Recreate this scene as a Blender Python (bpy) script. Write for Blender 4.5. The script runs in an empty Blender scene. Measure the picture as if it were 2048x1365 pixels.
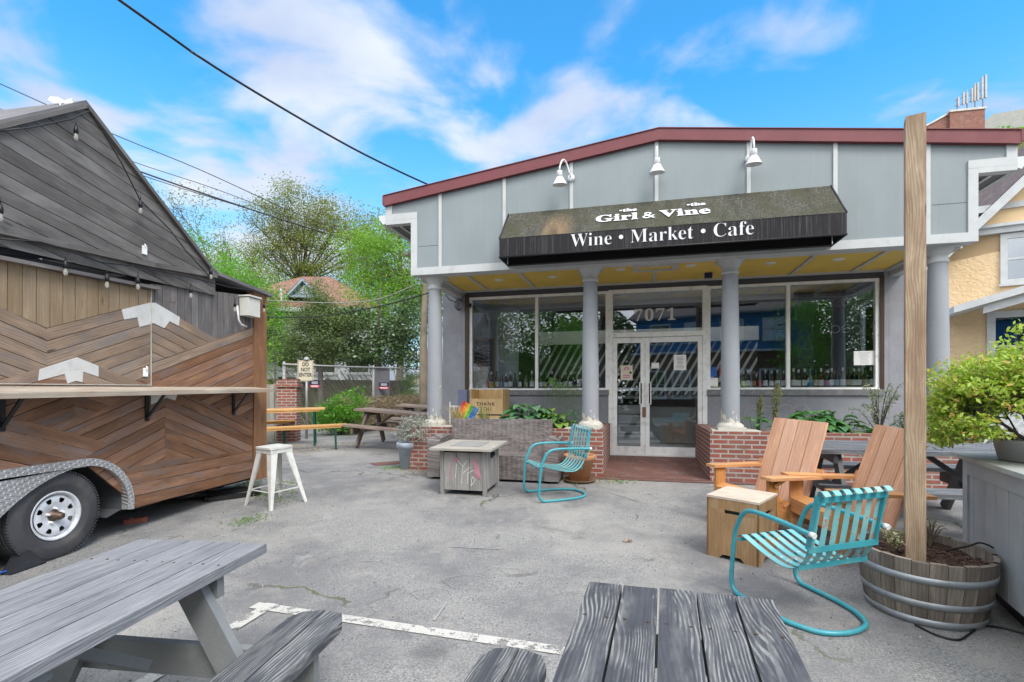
import bpy, math, random
import numpy as np
from mathutils import Vector, Matrix
random.seed(7); rng=np.random.default_rng(7)
S=bpy.context.scene; COL=S.collection; R=math.radians
# ------------------------------------------------ camera, sky, sun, exposure
cd=bpy.data.cameras.new('camera'); cam=bpy.data.objects.new('camera',cd); COL.objects.link(cam)
cd.lens=18; cd.sensor_width=36; cd.shift_y=0.0525; cd.clip_start=.05; cd.clip_end=1000
CZ=1.5
cam.location=(0,0,CZ); cam.rotation_euler=(R(90),0,0); S.camera=cam
S.view_settings.view_transform='Standard'; S.view_settings.look='None'; S.view_settings.exposure=EXPO=1.35; S.view_settings.gamma=1
SUN_EL,SUN_AZ=50,152      # azimuth: clockwise from +Y
W=bpy.data.worlds.new('World'); S.world=W; W.use_nodes=True
def world():
    nt=W.node_tree; N=nt.nodes; L=nt.links; N.clear()
    def n(t,**k):
        x=N.new(t)
        for a,b in k.items():
            if a.startswith('i_'): x.inputs[int(a[2:])].default_value=b
            else: setattr(x,a,b)
        return x
    out=n('ShaderNodeOutputWorld'); bg=n('ShaderNodeBackground'); bg.inputs[1].default_value=0.15
    sky=n('ShaderNodeTexSky',sky_type='NISHITA',sun_disc=False,sun_elevation=R(SUN_EL),sun_rotation=R(SUN_AZ),air_density=1.0,dust_density=.6,ozone_density=2.5)
    tc=n('ShaderNodeTexCoord'); sp=n('ShaderNodeSeparateXYZ'); L.new(tc.outputs['Generated'],sp.inputs[0])
    a=n('ShaderNodeMath',operation='MAXIMUM',i_1=0.0); L.new(sp.outputs[2],a.inputs[0])
    a2=n('ShaderNodeMath',operation='ADD',i_1=.27); L.new(a.outputs[0],a2.inputs[0])
    dx=n('ShaderNodeMath',operation='DIVIDE'); dy=n('ShaderNodeMath',operation='DIVIDE')
    L.new(sp.outputs[0],dx.inputs[0]); L.new(sp.outputs[1],dy.inputs[0]); L.new(a2.outputs[0],dx.inputs[1]); L.new(a2.outputs[0],dy.inputs[1])
    cb=n('ShaderNodeCombineXYZ'); L.new(dx.outputs[0],cb.inputs[0]); L.new(dy.outputs[0],cb.inputs[1])
    mp=n('ShaderNodeMapping'); mp.inputs[1].default_value=SKYOFF; mp.inputs[3].default_value=(1,1.15,1); L.new(cb.outputs[0],mp.inputs[0])
    no=n('ShaderNodeTexNoise'); no.inputs['Scale'].default_value=SKYS; no.inputs['Detail'].default_value=8; no.inputs['Roughness'].default_value=.50; no.inputs['Distortion'].default_value=.35
    L.new(mp.outputs[0],no.inputs['Vector'])
    # more cloud towards the horizon
    hz=n('ShaderNodeMapRange'); hz.inputs[1].default_value=.12; hz.inputs[2].default_value=.55; hz.inputs[3].default_value=.06; hz.inputs[4].default_value=-.02
    L.new(sp.outputs[2],hz.inputs[0])
    lf=n('ShaderNodeMapRange'); lf.inputs[1].default_value=-.7; lf.inputs[2].default_value=.6; lf.inputs[3].default_value=.05; lf.inputs[4].default_value=-.045
    L.new(sp.outputs[0],lf.inputs[0])
    ad=n('ShaderNodeMath',operation='ADD'); L.new(no.outputs['Fac'],ad.inputs[0]); L.new(hz.outputs[0],ad.inputs[1])
    ad2=n('ShaderNodeMath',operation='ADD'); L.new(ad.outputs[0],ad2.inputs[0]); L.new(lf.outputs[0],ad2.inputs[1])
    mr=n('ShaderNodeMapRange',interpolation_type='SMOOTHSTEP'); mr.inputs[1].default_value=.435; mr.inputs[2].default_value=.64; L.new(ad2.outputs[0],mr.inputs[0])
    # cloud body tone
    n2=n('ShaderNodeTexNoise'); n2.inputs['Scale'].default_value=2.6; n2.inputs['Detail'].default_value=5; L.new(mp.outputs[0],n2.inputs['Vector'])
    cc=n('ShaderNodeMix',data_type='RGBA'); cc.inputs[6].default_value=(1.55,1.85,2.5,1); cc.inputs[7].default_value=(2.25,2.45,2.75,1)
    m3=n('ShaderNodeMapRange'); m3.inputs[1].default_value=.35; m3.inputs[2].default_value=.65; L.new(n2.outputs['Fac'],m3.inputs[0]); L.new(m3.outputs[0],cc.inputs[0])
    # deepen the blue of the clear sky
    tint=n('ShaderNodeMix',data_type='RGBA',blend_type='MULTIPLY'); tint.inputs[0].default_value=1; tint.inputs[7].default_value=(.22,.74,.92,1)
    L.new(sky.outputs[0],tint.inputs[6])
    hm=n('ShaderNodeMapRange',interpolation_type='SMOOTHSTEP'); hm.inputs[1].default_value=.52; hm.inputs[2].default_value=.0; hm.inputs[3].default_value=0; hm.inputs[4].default_value=.82; L.new(sp.outputs[2],hm.inputs[0])
    hx=n('ShaderNodeMix',data_type='RGBA'); L.new(hm.outputs[0],hx.inputs[0]); L.new(tint.outputs[2],hx.inputs[6]); hx.inputs[7].default_value=(1.8,2.1,2.35,1); tint=hx
    mx=n('ShaderNodeMix',data_type='RGBA'); L.new(mr.outputs[0],mx.inputs[0]); L.new(tint.outputs[2],mx.inputs[6]); L.new(cc.outputs[2],mx.inputs[7])
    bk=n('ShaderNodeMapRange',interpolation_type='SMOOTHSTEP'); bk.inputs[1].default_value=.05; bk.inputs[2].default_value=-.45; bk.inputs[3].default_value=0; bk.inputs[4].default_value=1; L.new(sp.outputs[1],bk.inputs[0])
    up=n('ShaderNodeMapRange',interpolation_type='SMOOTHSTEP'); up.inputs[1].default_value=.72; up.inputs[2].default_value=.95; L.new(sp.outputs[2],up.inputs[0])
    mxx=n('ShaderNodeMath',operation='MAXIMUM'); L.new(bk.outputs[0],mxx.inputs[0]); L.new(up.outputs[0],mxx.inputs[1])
    dk=n('ShaderNodeMix',data_type='RGBA'); dk.inputs[6].default_value=(4.9,5.1,5.4,1); dk.inputs[7].default_value=(7.0,7.1,7.2,1); L.new(m3.outputs[0],dk.inputs[0])  # unseen bright cloud deck added behind the camera and overhead for fill light
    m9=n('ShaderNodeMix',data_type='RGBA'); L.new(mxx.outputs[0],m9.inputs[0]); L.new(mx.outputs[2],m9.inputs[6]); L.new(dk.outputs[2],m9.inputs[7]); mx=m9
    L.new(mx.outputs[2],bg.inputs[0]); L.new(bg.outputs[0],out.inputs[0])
SKYOFF=(2.5,12.5,9); SKYS=3.0
world()
sl=bpy.data.lights.new('sun','SUN'); sl.energy=1.15; sl.angle=R(22); sl.color=(1,.95,.88)
so=bpy.data.objects.new('sun',sl); COL.objects.link(so); so.rotation_euler=(R(90-SUN_EL),0,R(180-SUN_AZ)+R(0)); so.location=(-10,-10,20)
sd=Vector((math.sin(R(SUN_AZ))*math.cos(R(SUN_EL)),math.cos(R(SUN_AZ))*math.cos(R(SUN_EL)),math.sin(R(SUN_EL))))
so.rotation_euler=sd.to_track_quat('Z','Y').to_euler()
# ------------------------------------------------ geometry helpers
class MB:
    def __init__(s): s.v=[];s.f=[];s.uv=[];s.r=[];s.sm=[];s.mi=[]
    def face(s,pts,uv=None,rnd=None,sm=False,mi=0):
        b=len(s.v); s.v+= [tuple(p) for p in pts]; s.f.append(tuple(range(b,b+len(pts))))
        s.uv+= uv if uv else [(p[0]+p[1],p[2]) for p in pts]
        s.r.append(random.random() if rnd is None else rnd); s.sm.append(sm); s.mi.append(mi)
    def box(s,c,size,M=None,rnd=None,mode='w',mi=0):
        """box centred at c; M rotates it; mode w: grain runs along the longest side, b: plain side mapping"""
        c=Vector(c); h=[x/2 for x in size]; rnd=random.random() if rnd is None else rnd
        Lx=max(range(3),key=lambda i:size[i]); o=[i for i in range(3) if i!=Lx]; r1=random.random()*9; r2=random.random()*9
        if mode=='b': r1=r2=0
        for ax in range(3):
            for sg in (-1,1):
                a,b2=[i for i in range(3) if i!=ax]
                q=[(-1,-1),(1,-1),(1,1),(-1,1)]
                if (sg>0)!=(ax!=1): q=q[::-1]
                P=[];U=[]
                for (x,y) in q:
                    p=[0,0,0]; p[ax]=sg*h[ax]; p[a]=x*h[a]; p[b2]=y*h[b2]
                    if mode=='w': U.append((p[Lx]+r1,p[o[0]]+p[o[1]]+r2))
                    else:
                        w=[p[i]+c[i] for i in range(3)]
                        U.append((w[0],w[1]) if ax==2 else ((w[1],w[2]) if ax==0 else (w[0],w[2])))
                    pv=Vector(p)
                    if M is not None: pv=M@pv
                    P.append(pv+c)
                s.face(P,U,rnd,False,mi)
    def bx(s,x0,x1,y0,y1,z0,z1,mode='b',rnd=None,mi=0): s.box(((x0+x1)/2,(y0+y1)/2,(z0+z1)/2),(abs(x1-x0),abs(y1-y0),abs(z1-z0)),None,rnd,mode,mi)
    def beam(s,p0,p1,w,h,up=(0,0,1),rnd=None):
        """board from p0 to p1, w across, h along the up direction"""
        p0=Vector(p0);p1=Vector(p1); x=(p1-p0); l=x.length; x.normalize(); up=Vector(up)
        y=up.cross(x)
        if y.length<1e-4: y=Vector((0,1,0)).cross(x)
        y.normalize(); z=x.cross(y); M=Matrix((x,y,z)).transposed()
        s.box((p0+p1)/2,(l,w,h),M,rnd)
    def tube(s,pts,r,n=8,closed=False,caps=True,flat=None):
        P=[Vector(p) for p in pts]; m=len(P); rr=r if hasattr(r,'__len__') else [r]*m
        T=[]
        for i in range(m):
            a=P[(i-1)%m] if (i>0 or closed) else P[i]; b=P[(i+1)%m] if (i<m-1 or closed) else P[i]
            T.append((b-a).normalized())
        nrm=T[0].orthogonal().normalized() if abs(T[0].z)>.9 else Vector((0,0,1)).cross(T[0]).normalized()
        rings=[];b0=len(s.v);D=0;q=random.random()
        for i in range(m):
            nrm=(nrm-T[i]*nrm.dot(T[i])); nrm=nrm.normalized() if nrm.length>1e-6 else T[i].orthogonal().normalized()
            bn=T[i].cross(nrm)
            if i: D+=(P[i]-P[i-1]).length
            for k in range(n):
                a=2*math.pi*k/n
                s.v.append(tuple(P[i]+(nrm*math.cos(a)+bn*math.sin(a)*(flat or 1))*rr[i]))
            rings.append((b0+i*n,D))
        for i in range(m if closed else m-1):
            a,da=rings[i]; b,db=rings[(i+1)%m]
            for k in range(n):
                k2=(k+1)%n; s.f.append((a+k,a+k2,b+k2,b+k)); s.uv+=[(da,k*.01),(da,k*.01+.01),(db,k*.01+.01),(db,k*.01)]
                s.r.append(q);s.sm.append(True);s.mi.append(0)
        if caps and not closed:
            for a,rev in ((rings[0][0],True),(rings[-1][0],False)):
                idx=list(range(a,a+n)); s.f.append(tuple(idx[::-1] if rev else idx)); s.uv+=[(0,0)]*n; s.r.append(q);s.sm.append(False);s.mi.append(0)
    def lathe(s,prof,n=24,c=(0,0,0),M=None,sm=True,rnd=None,a0=0,a1=2*math.pi):
        c=Vector(c); b0=len(s.v); q=random.random() if rnd is None else rnd; m=len(prof); full=abs(a1-a0-2*math.pi)<1e-6; cols=n if full else n+1
        for (r,z) in prof:
            for k in range(cols):
                a=a0+(a1-a0)*k/n; p=Vector((r*math.cos(a),r*math.sin(a),z))
                if M is not None:p=M@p
                s.v.append(tuple(p+c))
        D=0
        for i in range(m-1):
            d2=D+math.hypot(prof[i+1][0]-prof[i][0],prof[i+1][1]-prof[i][1]); rm=(prof[i][0]+prof[i+1][0])/2
            for k in range(n):
                k2=(k+1)%cols; a=b0+i*cols; b=a+cols
                s.f.append((a+k,a+k2,b+k2,b+k)); t=2*math.pi/n
                s.uv+=[(D,k*t*rm),(D,(k+1)*t*rm),(d2,(k+1)*t*rm),(d2,k*t*rm)]; s.r.append(q);s.sm.append(sm);s.mi.append(0)
            D=d2
    def prism(s,poly,d0,d1,fn,rnd=None,grain=None,sides=True):
        """extrude a 2-D polygon between depths d0,d1; fn(a,b,d)->point; grain=(dirx,diry) of the wood"""
        g=grain or (1,0); q=random.random() if rnd is None else rnd; r1=random.random()*9;r2=random.random()*9
        if grain is None: r1=r2=0
        U=[(p[0]*g[0]+p[1]*g[1]+r1,-p[0]*g[1]+p[1]*g[0]+r2) for p in poly]
        s.face([fn(a,b,d1) for a,b in poly],U,q); s.face([fn(a,b,d0) for a,b in poly][::-1],U[::-1],q)
        n=len(poly)
        if sides:
            for i in range(n):
                j=(i+1)%n; a,b=poly[i],poly[j]
                s.face([fn(a[0],a[1],d0),fn(b[0],b[1],d0),fn(b[0],b[1],d1),fn(a[0],a[1],d1)],[U[i],U[j],(U[j][0],U[j][1]+.02),(U[i][0],U[i][1]+.02)],q)
    def build(s,name,m,parent=None,bev=0,sub=0,label=None,loc=None):
        me=bpy.data.meshes.new(name); me.from_pydata(s.v,[],s.f)
        uv=me.uv_layers.new(name='UVMap'); uv.data.foreach_set('uv',np.array(s.uv,dtype=np.float32).ravel())
        at=me.attributes.new('rnd','FLOAT','FACE'); at.data.foreach_set('value',np.array(s.r,dtype=np.float32))
        me.polygons.foreach_set('use_smooth',np.array(s.sm,dtype=bool))
        for mm in (m if isinstance(m,(list,tuple)) else [m]): me.materials.append(mm)
        if any(s.mi): me.polygons.foreach_set('material_index',np.array(s.mi,dtype=np.int32))
        me.update()
        o=bpy.data.objects.new(name,me); COL.objects.link(o)
        if parent: o.parent=parent
        if loc is not None: o.location=loc
        if bev:
            b=o.modifiers.new('bevel','BEVEL'); b.width=bev; b.segments=2; b.limit_method='ANGLE'; b.angle_limit=R(40)
        if label:o['label']=label
        return o
def tag(o,label=None,cat=None,group=None,kind=None):
    if label:o['label']=label
    if cat:o['category']=cat
    if group:o['group']=group
    if kind:o['kind']=kind
    return o
def thing(name,label,cat,loc=(0,0,0),rz=0,group=None,rot=None):
    o=bpy.data.objects.new(name,None); COL.objects.link(o); o.location=loc; o.rotation_euler=rot if rot else (0,0,rz); o.empty_display_size=.1
    return tag(o,label,cat,group)
def copy_tree(o,parent=None):
    c=o.copy(); COL.objects.link(c); c.parent=parent
    for ch in list(o.children): copy_tree(ch,c)
    return c
def clip(poly,nx,ny,c):
    out=[]
    for i in range(len(poly)):
        a=poly[i];b=poly[(i+1)%len(poly)]; da=a[0]*nx+a[1]*ny-c; db=b[0]*nx+b[1]*ny-c
        if da>=0: out.append(a)
        if (da>=0)!=(db>=0): t=da/(da-db); out.append((a[0]+(b[0]-a[0])*t,a[1]+(b[1]-a[1])*t))
    return out
def planks(mb,poly,d,w,d0,d1,fn,gap=.006,phase=0):
    L=math.hypot(*d); g=(d[0]/L,d[1]/L); n=(-g[1],g[0]); vals=[p[0]*n[0]+p[1]*n[1] for p in poly]; lo,hi=min(vals),max(vals)
    k=math.floor((lo-phase)/w)
    while phase+k*w<hi:
        a=phase+k*w; q=clip(clip(poly,n[0],n[1],a+gap/2),-n[0],-n[1],-(a+w-gap/2)); k+=1
        if len(q)>2: mb.prism(q,d0,d1+random.uniform(-.0015,.0015),fn,None,g)
class Frame:
    """a vertical reference plane: origin (x,y), local x direction angle a; local y points away from the camera side"""
    def __init__(s,x,y,a): s.o=(x,y); s.a=a; s.u=(math.cos(a),math.sin(a)); s.v=(-math.sin(a),math.cos(a))
    def px(s,px,py,vv=0):     # photograph point on the plane at depth vv -> (local x, world z)
        k=(px-1024)/1024; Y=(vv+s.o[0]*s.v[0]+s.o[1]*s.v[1])/(k*s.v[0]+s.v[1]); X=k*Y
        return ((X-s.o[0])*s.u[0]+(Y-s.o[1])*s.u[1], CZ+(790-py)*Y/1024)
    def w(s,x,y): return (s.o[0]+x*s.u[0]+y*s.v[0], s.o[1]+x*s.u[1]+y*s.v[1])
    def loc(s,X,Y): return ((X-s.o[0])*s.u[0]+(Y-s.o[1])*s.u[1],(X-s.o[0])*s.v[0]+(Y-s.o[1])*s.v[1])
AB=-math.atan(1024/4124)
B=Frame(1.324,7.45,AB)
def sst(x): x=max(0,min(1,x)); return x*x*(3-2*x)
def gh(x,y):
    u,v=B.loc(x,y)
    h=.3*max(0,min(1,(v+6.6)/6.2)); 
    if v>-1.2: h=.3*min(1,(v+6.6)/6.2) 
    lf=sst((-u-3.0)/2)
    return h+lf*(.13*sst((v+.8)/3.5)+.13*sst((v-2.5)/7))
def gp(px,py,dz=0):
    """ground point seen at a photograph point (dz above the ground)"""
    k=(px-1024)/1024; lo,hi=.5,80
    f=lambda Y:(790+1024*(CZ-gh(k*Y,Y)-dz)/Y)-py
    for _ in range(60):
        m=(lo+hi)/2
        if f(m)>0: lo=m
        else: hi=m
    return (k*lo,lo,gh(k*lo,lo))
def tilt(x,y,rz):
    e=.3; n=Vector((-(gh(x+e,y)-gh(x-e,y))/(2*e),-(gh(x,y+e)-gh(x,y-e))/(2*e),1)).normalized()
    q=Vector((0,0,1)).rotation_difference(n); return (q.to_matrix()@Matrix.Rotation(rz,3,'Z')).to_euler()
def text(name,body,size,m,parent,loc,rot,offset=0,ext=.002,align='CENTER',sx=1,spacing=1):
    c=bpy.data.curves.new(name,'FONT'); c.body=body; c.size=size; c.offset=offset; c.extrude=ext; c.align_x=align; c.space_character=spacing
    t=bpy.data.objects.new(name,c); COL.objects.link(t)
    dg=bpy.context.evaluated_depsgraph_get(); me=bpy.data.meshes.new_from_object(t.evaluated_get(dg)); bpy.data.objects.remove(t)
    me.materials.clear(); me.materials.append(m); o=bpy.data.objects.new(name,me); COL.objects.link(o); o.parent=parent; o.location=loc; o.rotation_euler=rot; o.scale=(sx,1,1)
    return o
def serif(s):
    o=''
    for c in s:
        if 'A'<=c<='Z': o+=chr(0x1D400+ord(c)-65)
        elif 'a'<=c<='z': o+=chr(0x1D41A+ord(c)-97)
        elif '0'<=c<='9': o+=chr(0x1D7CE+ord(c)-48)
        else:o+=c
    return o
# ------------------------------------------------ materials
class NT:
    def __init__(s,name):
        s.m=bpy.data.materials.new(name); s.m.use_nodes=True; s.nt=s.m.node_tree; s.b=s.nt.nodes['Principled BSDF']; s.out=s.nt.nodes['Material Output']
    def n(s,t,**k):
        x=s.nt.nodes.new(t)
        for a,b in k.items(): setattr(x,a,b)
        return x
    def l(s,a,b): s.nt.links.new(a,b)
    def coord(s,kind='Object',scale=(1,1,1),loc=(0,0,0)):
        tc=s.n('ShaderNodeTexCoord'); mp=s.n('ShaderNodeMapping'); mp.inputs[3].default_value=scale; mp.inputs[1].default_value=loc; s.l(tc.outputs[kind],mp.inputs[0]); return mp.outputs[0]
    def noise(s,vec,scale,detail=4,rough=.55,dist=0):
        x=s.n('ShaderNodeTexNoise'); x.inputs['Scale'].default_value=scale; x.inputs['Detail'].default_value=detail; x.inputs['Roughness'].default_value=rough; x.inputs['Distortion'].default_value=dist; s.l(vec,x.inputs['Vector']); return x.outputs['Fac']
    def mr(s,f,a,b,c=0,d=1,smooth=False):
        x=s.n('ShaderNodeMapRange'); x.inputs[1].default_value=a;x.inputs[2].default_value=b;x.inputs[3].default_value=c;x.inputs[4].default_value=d
        if smooth: x.interpolation_type='SMOOTHSTEP'
        s.l(f,x.inputs[0]); return x.outputs[0]
    def math(s,op,a,b):
        x=s.n('ShaderNodeMath',operation=op)
        for i,q in enumerate((a,b)):
            if isinstance(q,(int,float)): x.inputs[i].default_value=q
            else: s.l(q,x.inputs[i])
        return x.outputs[0]
    def mix(s,f,a,b,mode='MIX'):
        x=s.n('ShaderNodeMix',data_type='RGBA',blend_type=mode)
        for i,q in ((0,f),(6,a),(7,b)):
            if isinstance(q,(int,float)): x.inputs[i].default_value=q
            elif isinstance(q,tuple): x.inputs[i].default_value=q+(1,) if len(q)==3 else q
            else: s.l(q,x.inputs[i])
        return x.outputs[2]
    def col(s,c):
        if isinstance(c,tuple): s.b.inputs['Base Color'].default_value=c+(1,)
        else: s.l(c,s.b.inputs['Base Color'])
    def bump(s,h,st=.3,d=.01):
        x=s.n('ShaderNodeBump'); x.inputs['Strength'].default_value=st; x.inputs['Distance'].default_value=d; s.l(h,x.inputs['Height']); s.l(x.outputs[0],s.b.inputs['Normal'])
    def rnd(s): x=s.n('ShaderNodeAttribute'); x.attribute_name='rnd'; return x.outputs['Fac']
    def rough(s,r,spec=None):
        if isinstance(r,(int,float)): s.b.inputs['Roughness'].default_value=r
        else: s.l(r,s.b.inputs['Roughness'])
        if spec is not None: s.b.inputs['Specular IOR Level'].default_value=spec
def paint(name,c,rough=.5,var=.08,bump=.1,metal=0,dirt=None,dscale=3,spec=None,bs=60):
    t=NT(name); v=t.coord(); f=t.noise(v,2.3,5)
    c0=tuple(x*(1-var*1.6) for x in c); c1=tuple(min(1,x*(1+var)) for x in c); col=t.mix(t.mr(f,.3,.7),c0,c1)
    if dirt:
        g=t.noise(v,dscale,8,.65); col=t.mix(t.mr(g,.5,.75,0,.8),col,dirt)
    t.col(col); t.rough(rough,spec); t.b.inputs['Metallic'].default_value=metal
    if bump: t.bump(t.noise(v,bs,4),bump,.004)
    return t.m
def wood(name,ca,cb,cdark,rough=.6,band=22,dist=3,worn=None,wornamt=.5,rv=.5,bump=.25,knots=True,stain=None):
    """timber in UV space: u runs along the grain"""
    t=NT(name); uv=t.coord('UV',(1,1,1)); r=t.rnd()
    lo=t.noise(t.coord('UV',(.9,7,1)),1.6,3,.5)
    w=t.n('ShaderNodeTexWave',wave_type='BANDS',bands_direction='Y'); w.inputs['Scale'].default_value=band; w.inputs['Distortion'].default_value=0
    # warp rings
    mp=t.coord('UV',(.5,1,1)); ns=t.noise(t.coord('UV',(1.3,5,1)),1.0,2,.4)
    comb=t.n('ShaderNodeCombineXYZ'); t.l(t.math('MULTIPLY',ns,.02*dist),comb.inputs[1]); va=t.n('ShaderNodeVectorMath',operation='ADD'); t.l(mp,va.inputs[0]); t.l(comb.outputs[0],va.inputs[1])
    t.l(va.outputs[0],w.inputs['Vector']); grain=w.outputs['Fac']
    fine=t.noise(t.coord('UV',(3,140,1)),1,4,.6)
    col=t.mix(t.mr(lo,.3,.7),ca,cb); col=t.mix(t.math('MULTIPLY',t.mr(grain,.45,1),.35),col,cdark); col=t.mix(t.math('MULTIPLY',t.mr(fine,.45,.8),.45),col,cdark)
    if knots:
        vo=t.n('ShaderNodeTexVoronoi'); vo.inputs['Scale'].default_value=1; kk=knots if isinstance(knots,tuple) else (1.6,6,.10); t.l(t.coord('UV',(kk[0],kk[1],1)),vo.inputs['Vector']); col=t.mix(t.mr(vo.outputs['Distance'],kk[2],kk[2]*.3,0,.85),col,tuple(x*.4 for x in cdark))
    bl=t.noise(t.coord('UV',(1.1,5,1),(3,3,0)),2.2,5,.65); col=t.mix(t.mr(bl,.52,.70,0,.45),col,tuple(min(1,x*1.55) for x in ca)); col=t.mix(t.mr(bl,.46,.32,0,.5),col,cdark)
    if stain:
        sn=t.noise(t.coord('UV',(1.2,4,1)),1.8,5,.6); col=t.mix(t.mr(sn,.48,.68,0,.75),col,stain)
    if worn:
        wm=t.noise(t.coord('UV',(.9,4,1)),1.7,5,.65,.4); f2=t.noise(t.coord('UV',(.55,34,1)),1.3,4,.55,.6); f3=t.noise(t.coord('UV',(5,150,1)),1,2,.6); ar=t.mr(t.noise(t.coord('UV',(1,2.5,1)),.9,2),.40,.60)
        w2=t.n('ShaderNodeTexWave',wave_type='BANDS',bands_direction='Y'); w2.inputs['Scale'].default_value=27; w2.inputs['Distortion'].default_value=0
        wn=t.noise(t.coord('UV',(1.0,3.2,1)),1.3,2,.45); c2=t.n('ShaderNodeCombineXYZ'); t.l(t.math('MULTIPLY',wn,.17),c2.inputs[1]); v2=t.n('ShaderNodeVectorMath',operation='ADD'); t.l(t.coord('UV',(.5,1,1)),v2.inputs[0]); t.l(c2.outputs[0],v2.inputs[1]); t.l(v2.outputs[0],w2.inputs['Vector'])
        drop=t.noise(t.coord('UV',(4,40,1)),1.2,4,.7); area=t.mr(wm,.56-.16*wornamt,.66-.16*wornamt,0,1,True)
        ln=t.math('MULTIPLY',t.math('MULTIPLY',t.mr(w2.outputs['Fac'],.50,.80),area),t.mr(drop,.34,.56))
        sc=t.math('MULTIPLY',t.mr(f2,.60-.10*wornamt,.72-.08*wornamt),t.mr(drop,.4,.6,.2,.8)); mask=t.math('MAXIMUM',ln,t.math('MULTIPLY',sc,.7))
        col=t.mix(t.math('MULTIPLY',mask,.68),col,worn); pat=t.noise(t.coord('UV',(1.5,5,1)),2.5,5,.6); col=t.mix(t.mr(pat,.5,.72,0,.28),col,worn)
    vv=t.mr(r,0,1,1-rv*.5,1+rv*.5); hs=t.n('ShaderNodeHueSaturation'); t.l(vv,hs.inputs['Value']); t.l(t.mr(r,0,1,1.06,.94),hs.inputs['Saturation']); t.l(col,hs.inputs['Color'])
    t.col(hs.outputs[0]); t.rough(rough,.25); t.bump(t.math('ADD',fine,t.math('MULTIPLY',grain,.5)),bump,.003)
    return t.m
def leafmat(name,a,b,c=None,rough=.5,trans=.35):
    t=NT(name); r=t.rnd(); col=t.mix(t.mr(r,0,.8),a,b)
    if c: col=t.mix(t.mr(r,.8,.86),col,c)
    t.col(col); t.rough(rough,.35)
    tr=t.n('ShaderNodeBsdfTranslucent'); t.l(t.mix(1.0,col,(1.3,1.5,.6),'MULTIPLY'),tr.inputs[0])
    mx=t.n('ShaderNodeMixShader'); mx.inputs[0].default_value=trans; t.l(t.b.outputs[0],mx.inputs[1]); t.l(tr.outputs[0],mx.inputs[2]); t.l(mx.outputs[0],t.out.inputs[0])
    return t.m
def brick(name,c1,c2,mortar,bw=.2,bh=.065,ms=.011,flat=False,off=.5):
    t=NT(name); v=t.coord('UV'); b=t.n('ShaderNodeTexBrick'); b.offset=off
    for k,x in (('Scale',1),('Mortar Size',ms),('Mortar Smooth',.15),('Bias',-.1),('Brick Width',bw),('Row Height',bh)): b.inputs[k].default_value=x
    b.inputs['Color1'].default_value=c1+(1,); b.inputs['Color2'].default_value=c2+(1,); b.inputs['Mortar'].default_value=mortar+(1,); t.l(v,b.inputs['Vector'])
    n=t.noise(t.coord('UV',(1,1,1)),38,6,.7); n2=t.noise(t.coord('UV',(5.0,15.4,1)),1,1,.3)
    col=t.mix(t.mr(n,.35,.75,0,.4),b.outputs['Color'],(.12,.08,.07)); col=t.mix(t.mr(n2,.58,.66,0,.5),col,(.16,.11,.095))
    big=t.noise(v,3,4); col=t.mix(t.mr(big,.5,.75,0,.35),col,(.35,.28,.25))
    t.col(col); t.rough(.85,.2); h=t.math('ADD',t.math('MULTIPLY',b.outputs['Fac'],-1),t.math('MULTIPLY',n,.35)); t.bump(h,.7,.006)
    return t.m
# ------------------------------------------------ material library
M={}
M['trim']=paint('white_trim',(.50,.52,.53),.5,.05,.05,dirt=(.40,.40,.38),dscale=5)
def sidingmat():
    t=NT('grey_siding'); v=t.coord(); a=t.mr(t.noise(t.coord('Object',(26,1,.5)),1,4,.6),.3,.7); col=t.mix(a,(.232,.272,.292),(.246,.286,.305)); b=t.noise(t.coord('Object',(1.2,1,.6)),1.5,5,.6); col=t.mix(t.mr(b,.42,.68,0,.5),col,(.19,.225,.235))
    c=t.noise(t.coord('Object',(9,1,.35)),1,3,.6); col=t.mix(t.mr(c,.58,.75,0,.15),col,(.32,.35,.36)); t.col(col); t.rough(.55); t.bump(t.noise(t.coord('Object',(60,1,3)),1,3),.25,.003); return t.m
M['siding']=sidingmat()
M['stucco']=paint('grey_stucco',(.33,.335,.375),.9,.10,.9,dirt=(.25,.25,.27),dscale=2,bs=45)
M['column']=paint('lavender_paint',(.275,.292,.325),.5,.06,.05,dirt=(.28,.30,.35),dscale=4)
M['ceilingy']=paint('yellow_soffit',(.78,.54,.10),.55,.06,.05)
M['coping']=paint('red_metal',(.155,.030,.038),.4,.10,.0,dirt=(.20,.055,.06),dscale=2)
M['roofing']=paint('dark_roofing',(.07,.07,.075),.9,.2,.3)
M['gutter']=paint('gutter_white',(.6,.62,.63),.4,.05)
M['dark']=paint('near_black',(.012,.012,.014),.6,.1,0)
M['blackmetal']=paint('black_metal',(.02,.02,.022),.4,.1,0,metal=.3)
M['brown']=paint('brown_trim',(.06,.035,.022),.5,.15)
M['concrete']=paint('pale_concrete',(.52,.50,.45),.9,.12,.5,dirt=(.25,.23,.2),dscale=6)
M['alu']=paint('aluminium_frame',(.90,.91,.91),.4,.04,.03,metal=0,dirt=(.55,.55,.53),dscale=9)
M['brick']=brick('red_brick',(.30,.088,.062),(.22,.075,.06),(.37,.35,.32))
M['paver']=brick('brick_paving',(.20,.085,.070),(.15,.075,.07),(.13,.11,.10),.2,.1,.008)
def chalkwall():
    t=NT('chalkboard_paint'); v=t.coord(); base=t.mix(t.mr(t.noise(v,1.8,5),.3,.7),(.20,.215,.24),(.27,.285,.31))
    w=t.noise(t.coord('Object',(1,1,1.4)),7,7,.7,1.2); sm=t.mr(t.noise(v,1.1,3),.4,.62); s=t.math('MULTIPLY',t.mr(w,.5,.72),sm)
    col=t.mix(t.math('MULTIPLY',s,.55),base,(.42,.41,.43)); t.col(col); t.rough(.9,.2); t.bump(t.noise(v,70,3),.3,.003); return t.m
M['chalk']=chalkwall()
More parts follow.
